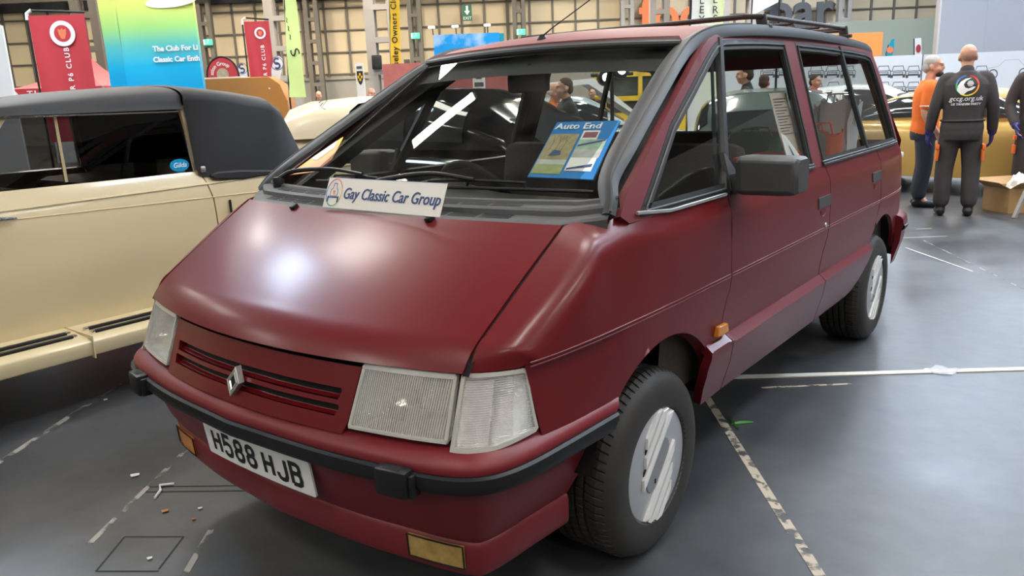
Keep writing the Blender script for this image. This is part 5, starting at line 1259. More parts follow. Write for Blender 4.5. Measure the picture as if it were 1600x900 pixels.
mb = MB(); mb.prism([(.42, 1.035), (.40, 1.06), (.44, 1.075), (.60, 1.07), (.85, 1.045), (1.0, 1.035), (.60, 1.015)], lambda u, v, t: V(t, u, v), -.02, .01); mb.obj('hood_bag_edge', M['softtop'], cc, bevel=.012)
# interior
mb = MB(); mb.box((-.75, .25, .75), (1.2, .5, .6), None, .06); mb.box((-.75, -.45, .95), (1.2, .14, .22), None, .04); mb.obj('seat_bench', mat('dark_red_leather', (.045, .008, .010), .45), cc)
mb = MB(); mb.box((-.75, .4, .35), (1.3, 2.8, .1)); mb.obj('floor_pan', M['dark'], cc, smooth=False)
mb = MB(); mb.add([V(-.07, -.98, 1.07), V(-1.43, -.98, 1.07), V(-1.40, -.60, 1.43), V(-.10, -.60, 1.43)], [(0, 1, 2, 3)]); mb.obj('windscreen', M['tint'], cc, smooth=False)
for a, b in (((-.12, .28, 1.40), (-.12, -.2, 1.15)), ((-.16, -.1, 1.40), (-.16, .2, 1.36))): mb = MB(); mb.beam(a, b, .02, .02); mb.obj('hood_stay', M['ink'], cc)
mb = MB(); mb.prism([(.055*math.cos(a), .034*math.sin(a)) for a in np.linspace(0, 2*math.pi, 25)[:-1]], lambda u, v, t: V(-.046+t, .255+u, 1.128+v), 0, .003); stk = mb.obj('oval_sticker', mat('sticker_blue', (.0, .28, .58), .4), cc, smooth=False)
lettering('Gilda', lambda x, y, t: V(-.0428+t, .255+x, 1.128+y), M['b_white'], stk, .038, shear=.3)

# ================================================================== other cars in the hall
def sup(y, hw, zb, zt, n=20, ex=.5):          # rounded section of a car body at y, open below
    out = []
    for k in range(n+1):
        a = math.pi*k/n; c, s = math.cos(a), math.sin(a)
        out.append(V(hw*math.copysign(abs(c)**ex, c), y, zb+(zt-zb)*s**ex))
    return out
def road_car(name, label, loc, rz, paint, body, cab, wheels, glassm='tint', group=None, trim=None, ex=.42, cex=.5, tyre_r=.31, win=((.12, .46), (.54, .9)), roof_m=None, lamps=True, glazed=True):
    """body: rows y,half width,bottom,top;  cab: rows y,half width at waist,waist height,top height"""
    t = thing(name, label, 'car', loc, rz, group)
    mb = MB(); mb.grid([sup(y, hw, zb, zt, 20, ex) for y, hw, zb, zt in body])
    for r in (body[0], body[-1]): mb.add(sup(*r, 20, ex), [tuple(range(21))])
    mb.obj('body', paint, t, ang=50)
    Ys = [c[0] for c in cab]
    def ci(y, j): return float(np.interp(y, Ys, [c[j] for c in cab]))
    def cp(y, k, o=0):                                # k 0 waist .. 1 roof centre along the right-hand arc, o lifts outwards
        a = math.pi/2*k; hw, zw, zt = ci(y, 1), ci(y, 2), ci(y, 3); c, s = math.cos(a), math.sin(a)
        return V((hw+o)*abs(c)**cex*(1-.16*k), y, zw+(zt-zw+o)*s**cex)
    yy = np.linspace(Ys[0], Ys[-1], 40); ks = np.linspace(0, 1, 12)
    mb = MB(); mb.grid([[cp(y, k) for k in ks]+[V(-cp(y, k).x, y, cp(y, k).z) for k in ks[::-1][1:]] for y in yy]); mb.obj('cabin', roof_m or paint, t, ang=60)
    L = Ys[-1]-Ys[0]
    for s in (1, -1):
        for a, b in win:
            y0, y1 = Ys[0]+L*a, Ys[0]+L*b; mb = MB(); rows_ = []
            for y in np.linspace(y0, y1, 8):
                zw, zt = ci(y, 2), ci(y, 3); H_ = zt-zw; kk = []
                for f in (.14, .3, .5, .68, .80):
                    sn = min(1, f)**(1/cex); kk.append(2/math.pi*math.asin(min(1, sn)))
                rows_.append([V(s*cp(y, k, .012).x, y, cp(y, k, .012).z) for k in kk])
            mb.grid(rows_); mb.obj('side_window', M[glassm] if glassm != 'tint' else M['darkglass'], t)
    for (y0, y1, nm) in ((Ys[0], Ys[0]+L*.16, 'windscreen'), (Ys[-1], Ys[-1]-L*.16, 'rear_window')):
        if not glazed: continue
        rows_ = []
        for f in np.linspace(.12, .92, 8):
            y = y0+(y1-y0)*f; rows_.append([V(u*ci(y, 1)*.78, y-(.012 if y1 > y0 else -.012), ci(y, 3)+.012-abs(u)**3*.03) for u in np.linspace(-1, 1, 9)])
        mb = MB(); mb.grid(rows_); mb.obj(nm, M['darkglass'], t)
    hwm = max(b[1] for b in body)
    for wy in wheels:
        for s in (1, -1):
            mb = MB(); r = tyre_r; mb.lathe([(0, .02), (r*.62, .03), (r*.66, .045), (r*.9, .05), (r, .02), (r, -.12), (r*.7, -.14), (0, -.14)], 32, 'X', (0, wy, r)); mb.v = [V(s*(v.x+hwm-.06), v.y, v.z) for v in mb.v]; w_ = mb.obj('tyre', M['tyre'], t)
            mb = MB(); mb.lathe([(0, .045), (r*.3, .04), (r*.6, .02), (r*.6, .0)], 24, 'X', (0, wy, r)); mb.v = [V(s*(v.x+hwm-.055), v.y, v.z) for v in mb.v]; mb.obj('hub_cap', M['chrome'], w_)
            mb = MB(); a_ = np.linspace(0, 2*math.pi, 25)[:-1]; mb.disc((s*(hwm+.004), wy, r+.02), r+.07, (1, 0, 0), 28) if 0 else None
    for y, sg, m in ((body[0][0], -1, 'front_bumper'), (body[-1][0], 1, 'rear_bumper')):
        hw = (body[1] if sg < 0 else body[-2])[1]; zb = (body[1] if sg < 0 else body[-2])[2]+.14
        mb = MB(); mb.tube([V(-hw*1.0, y-sg*.12, zb), V(-hw*.85, y+sg*.06, zb), V(0, y+sg*.10, zb), V(hw*.85, y+sg*.06, zb), V(hw, y-sg*.12, zb)], .045, 8); mb.obj(m, M['chrome'], t)
        if lamps:
            for s in (1, -1):
                mb = MB(); mb.lathe([(0, .05*sg), (.06, .04*sg), (.075, 0), (.06, -.05*sg)], 20, 'Y', (s*hw*.74, y+sg*.0, (body[1] if sg < 0 else body[-2])[3]-.18)); mb.obj('head_lamp' if sg < 0 else 'tail_lamp', M['reflector'] if sg < 0 else M['b_red'], t)
    return t
M['darkglass'] = mat('dark_side_glass', (.03, .033, .034), .06, spec=.8)
M['black_paint'] = mat('black_car_paint', (.008, .008, .009), .12, coat=.6, coat_rough=.03)
M['olive_paint'] = mat('grey_green_paint', (.10, .125, .115), .2, coat=.6)
M['white_paint'] = mat('white_car_paint', (.72, .72, .70), .2, coat=.6)
M['gold_paint'] = mat('gold_car_paint', (.50, .31, .085), .3, coat=.5, metal=.15)
M['ivory_paint'] = mat('ivory_car_paint', (.74, .63, .42), .25, coat=.5, coat_rough=.1)
vint_body = [(-2.3, .35, .40, .72), (-2.2, .52, .32, .86), (-1.8, .64, .28, .97), (-1.0, .74, .28, 1.03), (-.3, .82, .28, 1.04), (.6, .84, .28, 1.04), (1.2, .82, .28, 1.02), (1.7, .74, .30, .96), (2.05, .58, .34, .80), (2.15, .40, .40, .66)]
vint_cab = [(-.85, .66, 1.00, 1.03), (-.62, .68, 1.0, 1.36), (-.35, .70, 1.0, 1.49), (.1, .71, 1.0, 1.53), (.6, .71, 1.0, 1.50), (1.0, .69, 1.0, 1.40), (1.35, .64, .99, 1.22), (1.65, .55, .95, 1.02)]
mod_body = [(-2.15, .62, .34, .60), (-2.05, .74, .26, .72), (-1.3, .82, .24, .86), (-.6, .84, .24, .92), (.6, .84, .24, .93), (1.5, .82, .24, .90), (2.0, .76, .28, .82), (2.1, .66, .34, .66)]
mod_cab = [(-.95, .70, .90, .93), (-.55, .70, .90, 1.22), (-.25, .70, .90, 1.37), (.2, .70, .90, 1.40), (.8, .69, .90, 1.36), (1.15, .68, .89, 1.22), (1.6, .64, .88, .90)]
def at_px(x, y, d): p = px(x, y, d); return (p.x, p.y, 0)
road_car('vintage_saloon', 'shiny black vintage saloon with round tail seen through the windscreen', at_px(682, 200, 7.7), -math.pi/2, M['black_paint'], vint_body, vint_cab, (-1.45, 1.25), ex=.45, cex=.52, tyre_r=.34, win=((.20, .45), (.50, .72)))
iv = road_car('vintage_van', 'plain ivory vintage van with smooth rounded side behind the black fabric roof', at_px(583, 200, 11.3), HROT-1.42, M['ivory_paint'], [(-1.95, .45, .40, .80), (-1.8, .66, .30, .95), (-1.0, .80, .28, 1.05), (0, .84, .28, 1.08), (1.0, .82, .28, 1.06), (1.5, .76, .30, 1.0), (1.62, .60, .36, .85)], [(-1.3, .74, .98, 1.02), (-1.1, .77, .98, 1.36), (-.8, .78, .98, 1.46), (-.2, .79, .98, 1.50), (.6, .79, .98, 1.51), (1.15, .78, .98, 1.49), (1.38, .76, .98, 1.42), (1.52, .70, .98, 1.25), (1.56, .62, .98, 1.02)], (-1.25, 1.0), ex=.45, cex=.42, tyre_r=.34, win=(), glazed=False, lamps=False)
q_ = px(506, 162, 9.25); o_ = iv.location; mb = MB(); Rz = Matrix.Rotation(-iv.rotation_euler.z, 3, 'Z')
for P_ in (((498, 161), (503, 157), (512, 155), (507, 162), (502, 168), (509, 171)), ((505, 160), (500, 166))): mb.tube([Rz @ (px(x, y, 10.40)-o_) for x, y in P_], .006, 5)
mb.obj('black_scrawl', M['ink'], iv)
road_car('saloon_car', 'grey green older saloon seen through the front door window', at_px(1200, 215, 7.7), HROT-.25, M['olive_paint'], mod_body, mod_cab, (-1.3, 1.35))
road_car('saloon_car', 'white small saloon seen through the rear side windows', at_px(1352, 190, 14), HROT+.9, M['white_paint'], mod_body, mod_cab, (-1.3, 1.35))
road_car('saloon_car', 'pale blue green saloon seen through the rear screen behind spotlights', at_px(890, 190, 13.6), HROT+1.45, mat('pale_blue_paint', (.42, .52, .54), .2, coat=.6), mod_body, mod_cab, (-1.3, 1.35))
gold_body = [(-2.1, .70, .36, .78), (-2.0, .80, .24, .86), (-1.3, .84, .22, .90), (-.6, .85, .22, .93), (.6, .85, .22, .95), (1.5, .84, .22, .94), (2.0, .80, .26, .92), (2.12, .70, .36, .78)]
road_car('saloon_car', 'gold saloon parked behind the people in overalls', (H(6.15, 10.2).x, H(6.15, 10.2).y, 0), HROT+.75, M['gold_paint'], gold_body, [(a, b, c, c+(d_-c)*.8) for a, b, c, d_ in mod_cab], (-1.3, 1.35), ex=.30)
# orange-tan roofed trailer behind the convertible
q0, q1 = px(300, 122, 14), px(452, 160, 14); a = lz(300, 122, 14); b = lz(450, 160, 14)
tr = thing('tan_trailer', 'tan orange box trailer with chamfered roof end behind the convertible roof', 'trailer', H(0, 14), HROT)
zt = lz(360, 122, 14)[1]; zb = .45
mb = MB(); mb.prism([(a[0]-.6, zb), (b[0]-.02, zb), (b[0]+.0, lz(450, 158, 14)[1]), (lz(437, 133, 14)[0], lz(437, 131, 14)[1]), (lz(420, 124, 14)[0], zt), (a[0]-.6, zt-.0)], lambda u, v, t: V(u, t, v), 0, .5); mb.obj('body', M['tan'], tr, bevel=.01)
mb = MB(); mb.disc((lz(421, 138, 14)[0], -.006, lz(421, 138, 14)[1]), .014, (0, -1, 0)); mb.obj('rivet', M['b_white'], tr, smooth=False)
mb = MB(); mb.box(((a[0]-.6+lz(375, 122, 14)[0])/2, .3, zt+.012), (lz(375, 122, 14)[0]-a[0]+.6, .5, .024)); mb.obj('roof_strip', M['white'], tr, smooth=False)
for x in (a[0]-.2, b[0]-.25): mb = MB(); mb.lathe([(0, -.02), (.2, -.02), (.28, .0), (.28, .16), (0, .16)], 24, 'Y', (x, .05, .28)); mb.obj('tyre', M['tyre'], tr)

# ================================================================== display boards with car drawings
a, b = lz(1150, 100, 22), lz(1640, 78, 22); zt = lz(1500, 83, 22)[1]
bd = thing('display_boards', 'long pale display wall printed with rows of car outline drawings', 'display', H(0, 22), HROT)
mb = MB(); mb.box(((a[0]+b[0])/2, .05, zt/2), (b[0]-a[0]+2, .1, zt)); mb.obj('panel', M['board'], bd, smooth=False)
for xx in (1441, 1518): x_ = lz(xx, 100, 22)[0]; mb = MB(); mb.box((x_, -.004, zt/2), (.025, .012, zt)); mb.obj('panel_joint', M['line'], bd, smooth=False)
def car_front(x, z, s, m):
    mb = MB()
    L = [([(-.42, .30), (-.32, .62), (.32, .62), (.42, .30)], 0), ([(-.5, 0), (-.5, .30), (.5, .30), (.5, 0)], 1), ([(-.34, .08), (.34, .08), (.34, .20), (-.34, .20)], 1)]
    for P, cl in L:
        for q in stroke2([(x+u*s, z+v*s) for u, v in P], .022*s/.5, bool(cl)): mb.add([V(u, -.006, v) for u, v in q], [(0, 1, 2, 3)])
    for u0 in (-.42, .42): mb.add([V(x+(u0+du)*s, -.006, z+(v)*s) for du, v in ((-.09, -.16), (.09, -.16), (.09, 0), (-.09, 0))], [(0, 1, 2, 3)])
    mb.add([V(x+u*s, -.006, z+v*s) for u, v in ((-.5, -.02), (.5, -.02), (.5, .06), (-.5, .06))], [(0, 1, 2, 3)])
    mb.obj('car_drawing', m, bd, smooth=False, fix=False)
for yy, xs_ in ((112, (1200, 1225, 1275, 1300, 1325, 1380, 1403, 1427, 1533)), (137, (1275, 1302, 1380, 1403, 1427, 1537))):
    for xx in xs_: q = lz(xx, yy, 22); car_front(q[0], q[1]-.1, .40, M['line'])
mb = MB(); q = lz(1575, 115, 22)
for u0 in (-.42, .42):
    for s4 in stroke2(arc(q[0]+u0, q[1]+.0, .12, 0, 360, 18), .03): mb.add([V(u, -.006, v) for u, v in s4], [(0, 1, 2, 3)])
mb.obj('wheel_drawing', M['line'], bd, smooth=False, fix=False)
mb = MB()
for s4 in stroke2([(q[0]-.62, q[1]), (q[0]-.60, q[1]+.16), (q[0]-.30, q[1]+.20), (q[0]-.12, q[1]+.36), (q[0]+.25, q[1]+.36), (q[0]+.42, q[1]+.2), (q[0]+.65, q[1]+.18), (q[0]+.66, q[1])], .014): mb.add([V(u, -.006, v) for u, v in s4], [(0, 1, 2, 3)])
mb.obj('side_view_drawing', M['line_pale'], bd, smooth=False, fix=False)
# red brick-look stand wall with posters, seen through the windscreen
rw = thing('red_stand_wall', 'dusty red stand wall with pinned posters seen through the windscreen', 'wall panel', H(lz(745, 130, 13)[0]-.3, 13), HROT)
mb = MB(); mb.box((0, 0, 1.0), (2.4, .08, 2.0)); mb.obj('face', mat('dusty_red_wall', (.42, .13, .12), .8, var=.25, vscale=9), rw, smooth=False)
q = lz(748, 125, 12.9); mb = MB(); mb.box((q[0]-lz(745, 130, 13)[0]+.3, -.045, q[1]), (.20, .01, .28)); po = mb.obj('poster', M['white'], rw, smooth=False)
mb = MB(); c_ = q[0]-lz(745, 130, 13)[0]+.3; mb.box((c_, -.052, q[1]-.07), (.15, .006, .07)); mb.box((c_, -.052, q[1]+.06), (.10, .006, .09)); mb.obj('poster_print', M['grey_letters'], po, smooth=False)
# two spotlights on a stand and a yellow stand behind
q = lz(957, 116, 9.4); sp = thing('spotlight_stand', 'pair of dazzling white work lamps on a stand beyond the van', 'lamp', H(q[0], 9.4), HROT)
mb = MB(); mb.tube([(0, .05, .03), (0, .05, q[1]+.05)], .025, 8); mb.tube([(-.25, .05, q[1]), (.25, .05, q[1])], .02, 8)
for a_ in (0, 120, 240): mb.tube([(0, .05, .4), (.4*math.cos(math.radians(a_)), .05+.4*math.sin(math.radians(a_)), .02)], .018, 6)
mb.obj('tripod', M['ink'], sp)
M['spot'] = mat('spotlight_glow', (1, 1, 1), .5, emit=(1, .96, .9), estr=60)
for xx, yy in ((946, 121), (970, 110)):
    k = lz(xx, yy, 9.4); mb = MB(); mb.lathe([(.045, -.09), (.09, -.08), (.10, .04), (.05, .08), (0, .09)], 20, 'Y', (k[0]-q[0], 0, k[1])); h_ = mb.obj('lamp_head', M['ink'], sp)
    mb = MB(); mb.disc((k[0]-q[0], -.082, k[1]), .078, (0, -1, 0)); mb.obj('lamp_face', M['spot'], h_, smooth=False)
q = lz(1000, 118, 20); ys = thing('yellow_stand', 'yellow framed exhibition stand with dark openings beyond the van', 'stand', H(q[0], 20), HROT)
mb = MB()
for x in (-1.0, .0, .75): mb.box((x, 0, 1.15), (.30 if x else .1, .1, 2.3))
mb.box((0, 0, 2.05), (2.3, .1, .55)); mb.box((0, 0, 1.25), (2.3, .1, .12)); mb.box((0, 0, .45), (2.3, .1, .9)); mb.obj('frame', M['b_yellow'], ys, smooth=False)
mb = MB(); mb.box((0, .35, 1.1), (2.2, .5, 2.1)); mb.obj('inside', mat('stand_inside', (.06, .07, .05), .8, var=.5, vscale=6), ys, smooth=False)
wb = thing('white_canopy', 'low white sloping awning seen through the rear screen', 'awning', H(lz(905, 118, 13)[0]*1.3, 16.9), HROT)
mb = MB(); mb.prism([(-1.4, 1.62), (.3, 1.72), (1.3, .90), (1.3, .84), (.2, 1.60), (-1.4, 1.52)], lambda u, v, t: V(u, t, v), 0, 1.6); mb.obj('sheet', M['white'], wb, smooth=False)
for x in (-1.35, 1.25): mb = MB(); mb.tube([(x, .1, 0), (x, .1, 1.55 if x < 0 else .88)], .025, 6); mb.obj('leg', M['steel'], wb)
# ================================================================== people
SKIN_VOX = .007
M['overall'] = mat('dark_grey_overalls', (.050, .042, .043), .85, bump=.12, bscale=30, var=.2, vscale=9)
M['polo'] = mat('orange_polo', (.78, .16, .02), .75, bump=.08, bscale=25)
M['jeans'] = mat('dark_jeans', (.028, .034, .048), .85, bump=.1, bscale=40)
M['jacket'] = mat('black_jacket', (.016, .015, .016), .7, bump=.1, bscale=30)
M['glove'] = mat('purple_blue_gloves', (.030, .025, .15), .5)
M['hair_grey'] = mat('grey_hair', (.42, .40, .38), .8, bump=.3, bscale=90); M['hair_brown'] = mat('brown_hair', (.06, .035, .022), .8, bump=.3, bscale=90)
M['mask'] = mat('black_face_mask', (.014, .014, .016), .8); M['eye'] = mat('eye', (.04, .03, .025), .3)
M['orange_patch'] = mat('orange_patch', (.85, .16, .03), .7)
def ell(mb, c, r, n=14, R=None):
    c = Vector(c); vs = [c+V(0, 0, r[2])]; fs = []
    rings = n//2
    for i in range(1, rings):
        p = math.pi*i/rings
        for k in range(n): a = 2*math.pi*k/n; vs.append(c+V(r[0]*math.sin(p)*math.cos(a), r[1]*math.sin(p)*math.sin(a), r[2]*math.cos(p)))
    vs.append(c-V(0, 0, r[2])); L = len(vs)-1
    for k in range(n): fs.append((0, 1+k, 1+(k+1) % n)); fs.append((L, 1+(rings-2)*n+(k+1) % n, 1+(rings-2)*n+k))
    for i in range(rings-2):
        for k in range(n): a = 1+i*n; fs.append((a+k, a+n+k, a+n+(k+1) % n, a+(k+1) % n))
    if R is not None: vs = [c+R @ (v-c) for v in vs]
    return mb.add(vs, fs)
def loft(mb, rings, n=24, ex=.85):                       # rings: centre, half width, half depth ; closed ends
    vs = []; fs = []
    for c, a, b in rings:
        c = Vector(c)
        for k in range(n): t = 2*math.pi*k/n; ct, st = math.cos(t), math.sin(t); vs.append(c+V(a*math.copysign(abs(ct)**ex, ct), b*math.copysign(abs(st)**ex, st), 0))
    for i in range(len(rings)-1):
        for k in range(n): fs.append((i*n+k, i*n+(k+1) % n, (i+1)*n+(k+1) % n, (i+1)*n+k))
    fs += [tuple(reversed(range(n))), tuple((len(rings)-1)*n+k for k in range(n))]
    return mb.add(vs, fs)
def limb(mb, pts, rs, n=14): 
    P = [Vector(p) for p in pts]; C_ = catmull([tuple(p) for p in P], 5); R_ = [float(np.interp(i/5, range(len(rs)), rs)) for i in range(len(C_))]
    mb.tube([V(*c) for c in C_], R_, n); 
    for e in (0, -1): ell(mb, C_[e], (R_[e],)*3, 10)
def fuse(mb, name, m, parent, vox=.012, it=3):
    o = mb.obj(name, m, parent, fix=True)
    r = o.modifiers.new('fuse', 'REMESH'); r.mode = 'VOXEL'; r.voxel_size = vox; r.use_smooth_shade = True
    s = o.modifiers.new('soften', 'SMOOTH'); s.factor = .5; s.iterations = it
    dg = bpy.context.evaluated_depsgraph_get(); me = bpy.data.meshes.new_from_object(o.evaluated_get(dg)); o.modifiers.clear(); o.data = me
    me.polygons.foreach_set('use_smooth', [True]*len(me.polygons)); me.materials.clear(); me.materials.append(m); return o
def hand_shape(mb, wr, direction, palm_n, s=1, curl=.5, side=1):
    """palm, four unequal bent fingers and a side thumb"""
    d = Vector(direction).normalized(); n = Vector(palm_n); n = (n-d*n.dot(d)).normalized(); w = d.cross(n)*side
    def P(a, b, c): return wr+d*a*s+w*b*s+n*c*s
    mb.beam(P(.0, 0, 0), P(.095, 0, .004), .074*s, .026*s, n, .010*s)
    for k, (b, L) in enumerate(((-.030, .068), (-.010, .078), (.010, .073), (.030, .056))):
        a0 = P(.088, b, .002); a1 = P(.088+L*.45, b*1.1, .004+curl*.012); a2 = P(.088+L*.78, b*1.12, .006+curl*.036); a3 = P(.088+L*.92, b*1.1, .006+curl*.060)
        limb(mb, (a0, a1, a2, a3), (.0095*s, .0092*s, .0085*s, .0072*s), 8)
    limb(mb, (P(.015, -.032, .004), P(.045, -.058, .012), P(.078, -.068, .022), P(.098, -.066, .032)), (.012*s, .0115*s, .010*s, .008*s), 8)
def head(mb, c, yaw, s=1, tilt=0):
    R = Matrix.Rotation(yaw, 3, 'Z') @ Matrix.Rotation(tilt, 3, 'X'); c = Vector(c); T = lambda *v: c+R @ V(*v)*s
    def E(p, r): ell(mb, T(*p), [k*s for k in r], 14, R)
    E((0, .012, .035), (.076, .096, .088)); E((0, -.018, -.02), (.064, .078, .085)); E((0, -.045, -.078), (.038, .038, .030))
    E((0, -.098, -.012), (.013, .020, .024)); E((0, -.092, .018), (.010, .014, .03)); E((0, -.085, -.056), (.024, .012, .010)); E((0, -.076, .036), (.055, .020, .012))
    for q in (-1, 1): E((q*.077, .012, -.008), (.010, .022, .032)); E((q*.045, -.062, -.025), (.022, .020, .02))
    return R, T
def person(label, loc, rz, top, legs, height=1.75, yaw=0, arms=None, group=None, hair=None, bald=True, shoes='ink', gloves=False, short=False, vox=.011, stance=.11, torso=1.0, extra=None, tilt=0, hair_style='crop'):
    t = thing('person', label, 'person', loc, rz, group); k = height/1.75
    def S_(p): return V(p[0]*k, p[1]*k, p[2]*k)
    Ls = arms or {1: ((.205, .0, 1.41), (.265, .03, 1.14), (.285, -.05, .90)), -1: ((-.205, .0, 1.41), (-.265, .03, 1.14), (-.285, -.05, .90))}
    hipz = .93
    legp = {s: [(s*.09, 0, hipz), (s*(stance-.005), -.012, .50), (s*stance, .01, .10)] for s in (1, -1)}
    # ---- body: one continuous skin
    b = MB(); hc = S_((0, -.028, 1.635)); R, T = head(b, hc, yaw, k*1.04, tilt)
    limb(b, [S_((0, .012, 1.40)), S_((0, .005, 1.47)), hc+V(0, .012, -.05)*k], [.062*k, .058*k, .056*k])
    loft(b, [(S_((0, .01, z)), w_*k, d_*k) for z, w_, d_ in ((.86, .12, .10), (.95, .155, .11), (1.10, .135, .10), (1.25, .155, .112), (1.36, .165, .105), (1.43, .12, .07))])
    for s in (1, -1):
        A = [S_(p) for p in Ls[s]]; limb(b, A, [.050*k, .042*k, .030*k])
        fd = (A[2]-A[1]).normalized(); hd = (fd+V(0, 0, -.25)).normalized() if not extra or 'hand_dir' not in extra else Vector(extra['hand_dir'])
        hand_shape(b, A[2]+fd*.02, hd, (-s*.8, -.35, 0), k*1.0, .6, s if True else 1)
        L = [S_(p) for p in legp[s]]; limb(b, L, [.082*k, .055*k, .042*k])
        limb(b, [L[2], L[2]+V(0, -.10, -.055)*k], [.042*k, .03*k])
    fuse(b, 'body', M['skin'], t, vox if vox < .009 else .009, 2)
    for q in (-1, 1):
        e = MB(); ell(e, T(q*.030, -.088, .012), (.011*k, .006*k, .007*k), 10, R); e.obj('eye', M['eye'], t)
    # ---- clothes
    c = MB(); fat = torso
    rings = [(S_((0, .012, z)), w_*k*fat, d_*k*fat) for z, w_, d_ in ((.84, .175, .135), (.93, .182, .14), (1.03, .165, .13), (1.15, .172, .135), (1.27, .188, .14), (1.36, .190, .13), (1.41, .168, .110), (1.455, .115, .085), (1.49, .075, .072))]
    loft(c, rings, 28)
    if not short: limb(c, [S_((0, .01, 1.44)), S_((0, .008, 1.50))], [.075*k, .070*k])
    for s in (1, -1):
        A = [S_(p) for p in Ls[s]]
        if short: limb(c, [A[0]-V(s*.05, 0, 0), A[0], A[0].lerp(A[1], .75)], [.09*k, .080*k, .068*k])
        else: limb(c, [A[0]-V(s*.07, 0, -.012), A[0]-V(s*.012, 0, .012), A[1], A[2].lerp(A[1], .04)], [.07*k, .070*k, .060*k, .052*k])
    fuse(c, 'shirt' if short else 'jacket', M[top], t, vox, 2)
    c = MB()
    loft(c, [(S_((0, .012, z)), w_*k*fat, d_*k*fat) for z, w_, d_ in ((.80, .165, .13), (.86, .178, .14), (.94, .178, .138), (1.02, .163, .128))], 24)
    for s in (1, -1):
        L = [S_(p) for p in legp[s]]; limb(c, [L[0]+V(0, .01, -.04), L[0].lerp(L[1], .5)+V(0, 0, 0), L[1], L[1].lerp(L[2], .5)+V(0, .012, 0), L[2]+V(0, .012, .055)], [.110*k, .102*k, .090*k, .084*k, .080*k])
    fuse(c, 'trousers', M[legs], t, vox, 2)
    for s in (1, -1):
        L = S_(legp[s][2]); c = MB(); limb(c, [V(L.x, L.y+.045*k, .045), V(L.x, L.y-.05*k, .045), V(L.x+s*.012, L.y-.15*k, .038)], [.046*k, .047*k, .040*k]); limb(c, [V(L.x, L.y+.01, .05), V(L.x, L.y+.01, .12)], [.05*k, .048*k])
        c.v = [V(v.x, v.y, max(v.z, 0)) for v in c.v]; o = fuse(c, 'shoe', M[shoes], t, .010, 2); 
        for v in o.data.vertices: v.co.z = max(v.co.z, .002)
        if gloves:
            A = [S_(p) for p in Ls[s]]; fd = (A[2]-A[1]).normalized(); c = MB(); hand_shape(c, A[2]+fd*.02, (fd+V(0, 0, -.25)).normalized(), (-s*.8, -.35, 0), k*1.12, .6, s); limb(c, [A[2]-fd*.03, A[2]+fd*.03], [.045*k, .043*k]); fuse(c, 'glove', M['glove'], t, .006, 1)
    if hair:
        c = MB()
        if bald:      # a fringe round the back and sides
            for a in np.linspace(-.15, math.pi+.15, 11): ell(c, T(.074*math.cos(a), .012+.085*math.sin(a), .005), (.014*k, .018*k, .030*k), 8, R)
        else:
            ell(c, T(0, .022, .052), (.081*k, .097*k, .085*k), 16, R); ell(c, T(0, .055, .0), (.076*k, .068*k, .075*k), 14, R)
        fuse(c, 'hair', M[hair], t, .008, 2)
    return t, k, T, R
# man in grey overalls with his back to us
pos = ground(1489, 336); rz1 = HROT+math.pi-.42
armsA = {1: ((.205, .0, 1.41), (.262, .03, 1.15), (.292, -.03, .91)), -1: ((-.205, .0, 1.41), (-.262, .02, 1.15), (-.288, -.07, .90))}
pA, k, T, R = person('man in dark grey overalls standing with his back turned, spanner logo on back', (pos.x, pos.y, 0), rz1, 'overall', 'overall', 1.74, -.05, armsA, 'people in dark overalls' if 0 else None, None, True, 'ink', True, False, .010, .13, 1.12)
def back(u, v, t):                                  # u across as read from behind, v height
    w_ = .192*1.12*k*1.0; d_ = float(np.interp(v/k, [1.0, 1.15, 1.27, 1.36, 1.42], [.130, .135, .14, .13, .105]))*1.12*k
    return V(-u, .012*k+d_*max(.05, 1-abs(u/w_)**2.35)**.45+.004+t, v)
lettering('gccg.org.uk', lambda x, y, t: back(x, 1.215+y, t), M['b_white'], pA, .066, bold=.0006, shear=.15)
lettering('US TANDEM PARTY', lambda x, y, t: back(x, 1.160+y, t), M['b_white'], pA, .030, bold=.001, shear=.15)
for a0, a1, col in ((100, 165, (.10, .25, .65)), (165, 235, (.05, .50, .12)), (235, 300, (.85, .75, .05)), (300, 360, (.90, .40, .03)), (0, 80, (.80, .06, .03))):
    mb = MB()
    for q in stroke2(arc(0, 1.345, .098, a0, a1, 10), .013): mb.add([back(u, v, .003) for u, v in q], [(0, 1, 2, 3)])
    mb.obj('logo_arc', mat('logo_colour', col, .6), pA, smooth=False, fix=False)
mb = MB(); P = [(.035, .075), (-.02, .065), (-.06, .04), (-.085, .0), (-.09, -.045), (-.06, -.08), (-.03, -.09), (.0, -.06), (.045, -.045), (.075, -.015), (.055, -.012), (.01, -.03), (-.02, -.02), (-.035, .01), (-.015, .045)]
v2, tri = triangulate(P, .03); mb.add([back(u, 1.345+v, .004) for u, v in v2], tri); mb.obj('logo_spanner', M['b_white'], pA, smooth=False, fix=False)
mb = MB(); v2, tri = triangulate([(.032*math.cos(a)+.025, .032*math.sin(a)+.018) for a in np.linspace(0, 2*math.pi, 7)[:-1]], .03); mb.add([back(u, 1.345+v, .006) for u, v in v2], tri); mb.obj('logo_nut', M['line_pale'], pA, smooth=False, fix=False)
mb = MB(); mb.tube([V(.176*1.12*k*math.copysign(abs(math.cos(a))**.85, math.cos(a)), .012*k+.138*1.12*k*math.copysign(abs(math.sin(a))**.85, math.sin(a)), 1.0*k) for a in np.linspace(0, 2*math.pi, 41)[:-1]], .011, 6, closed=True); mb.obj('waist_seam', M['overall'], pA)
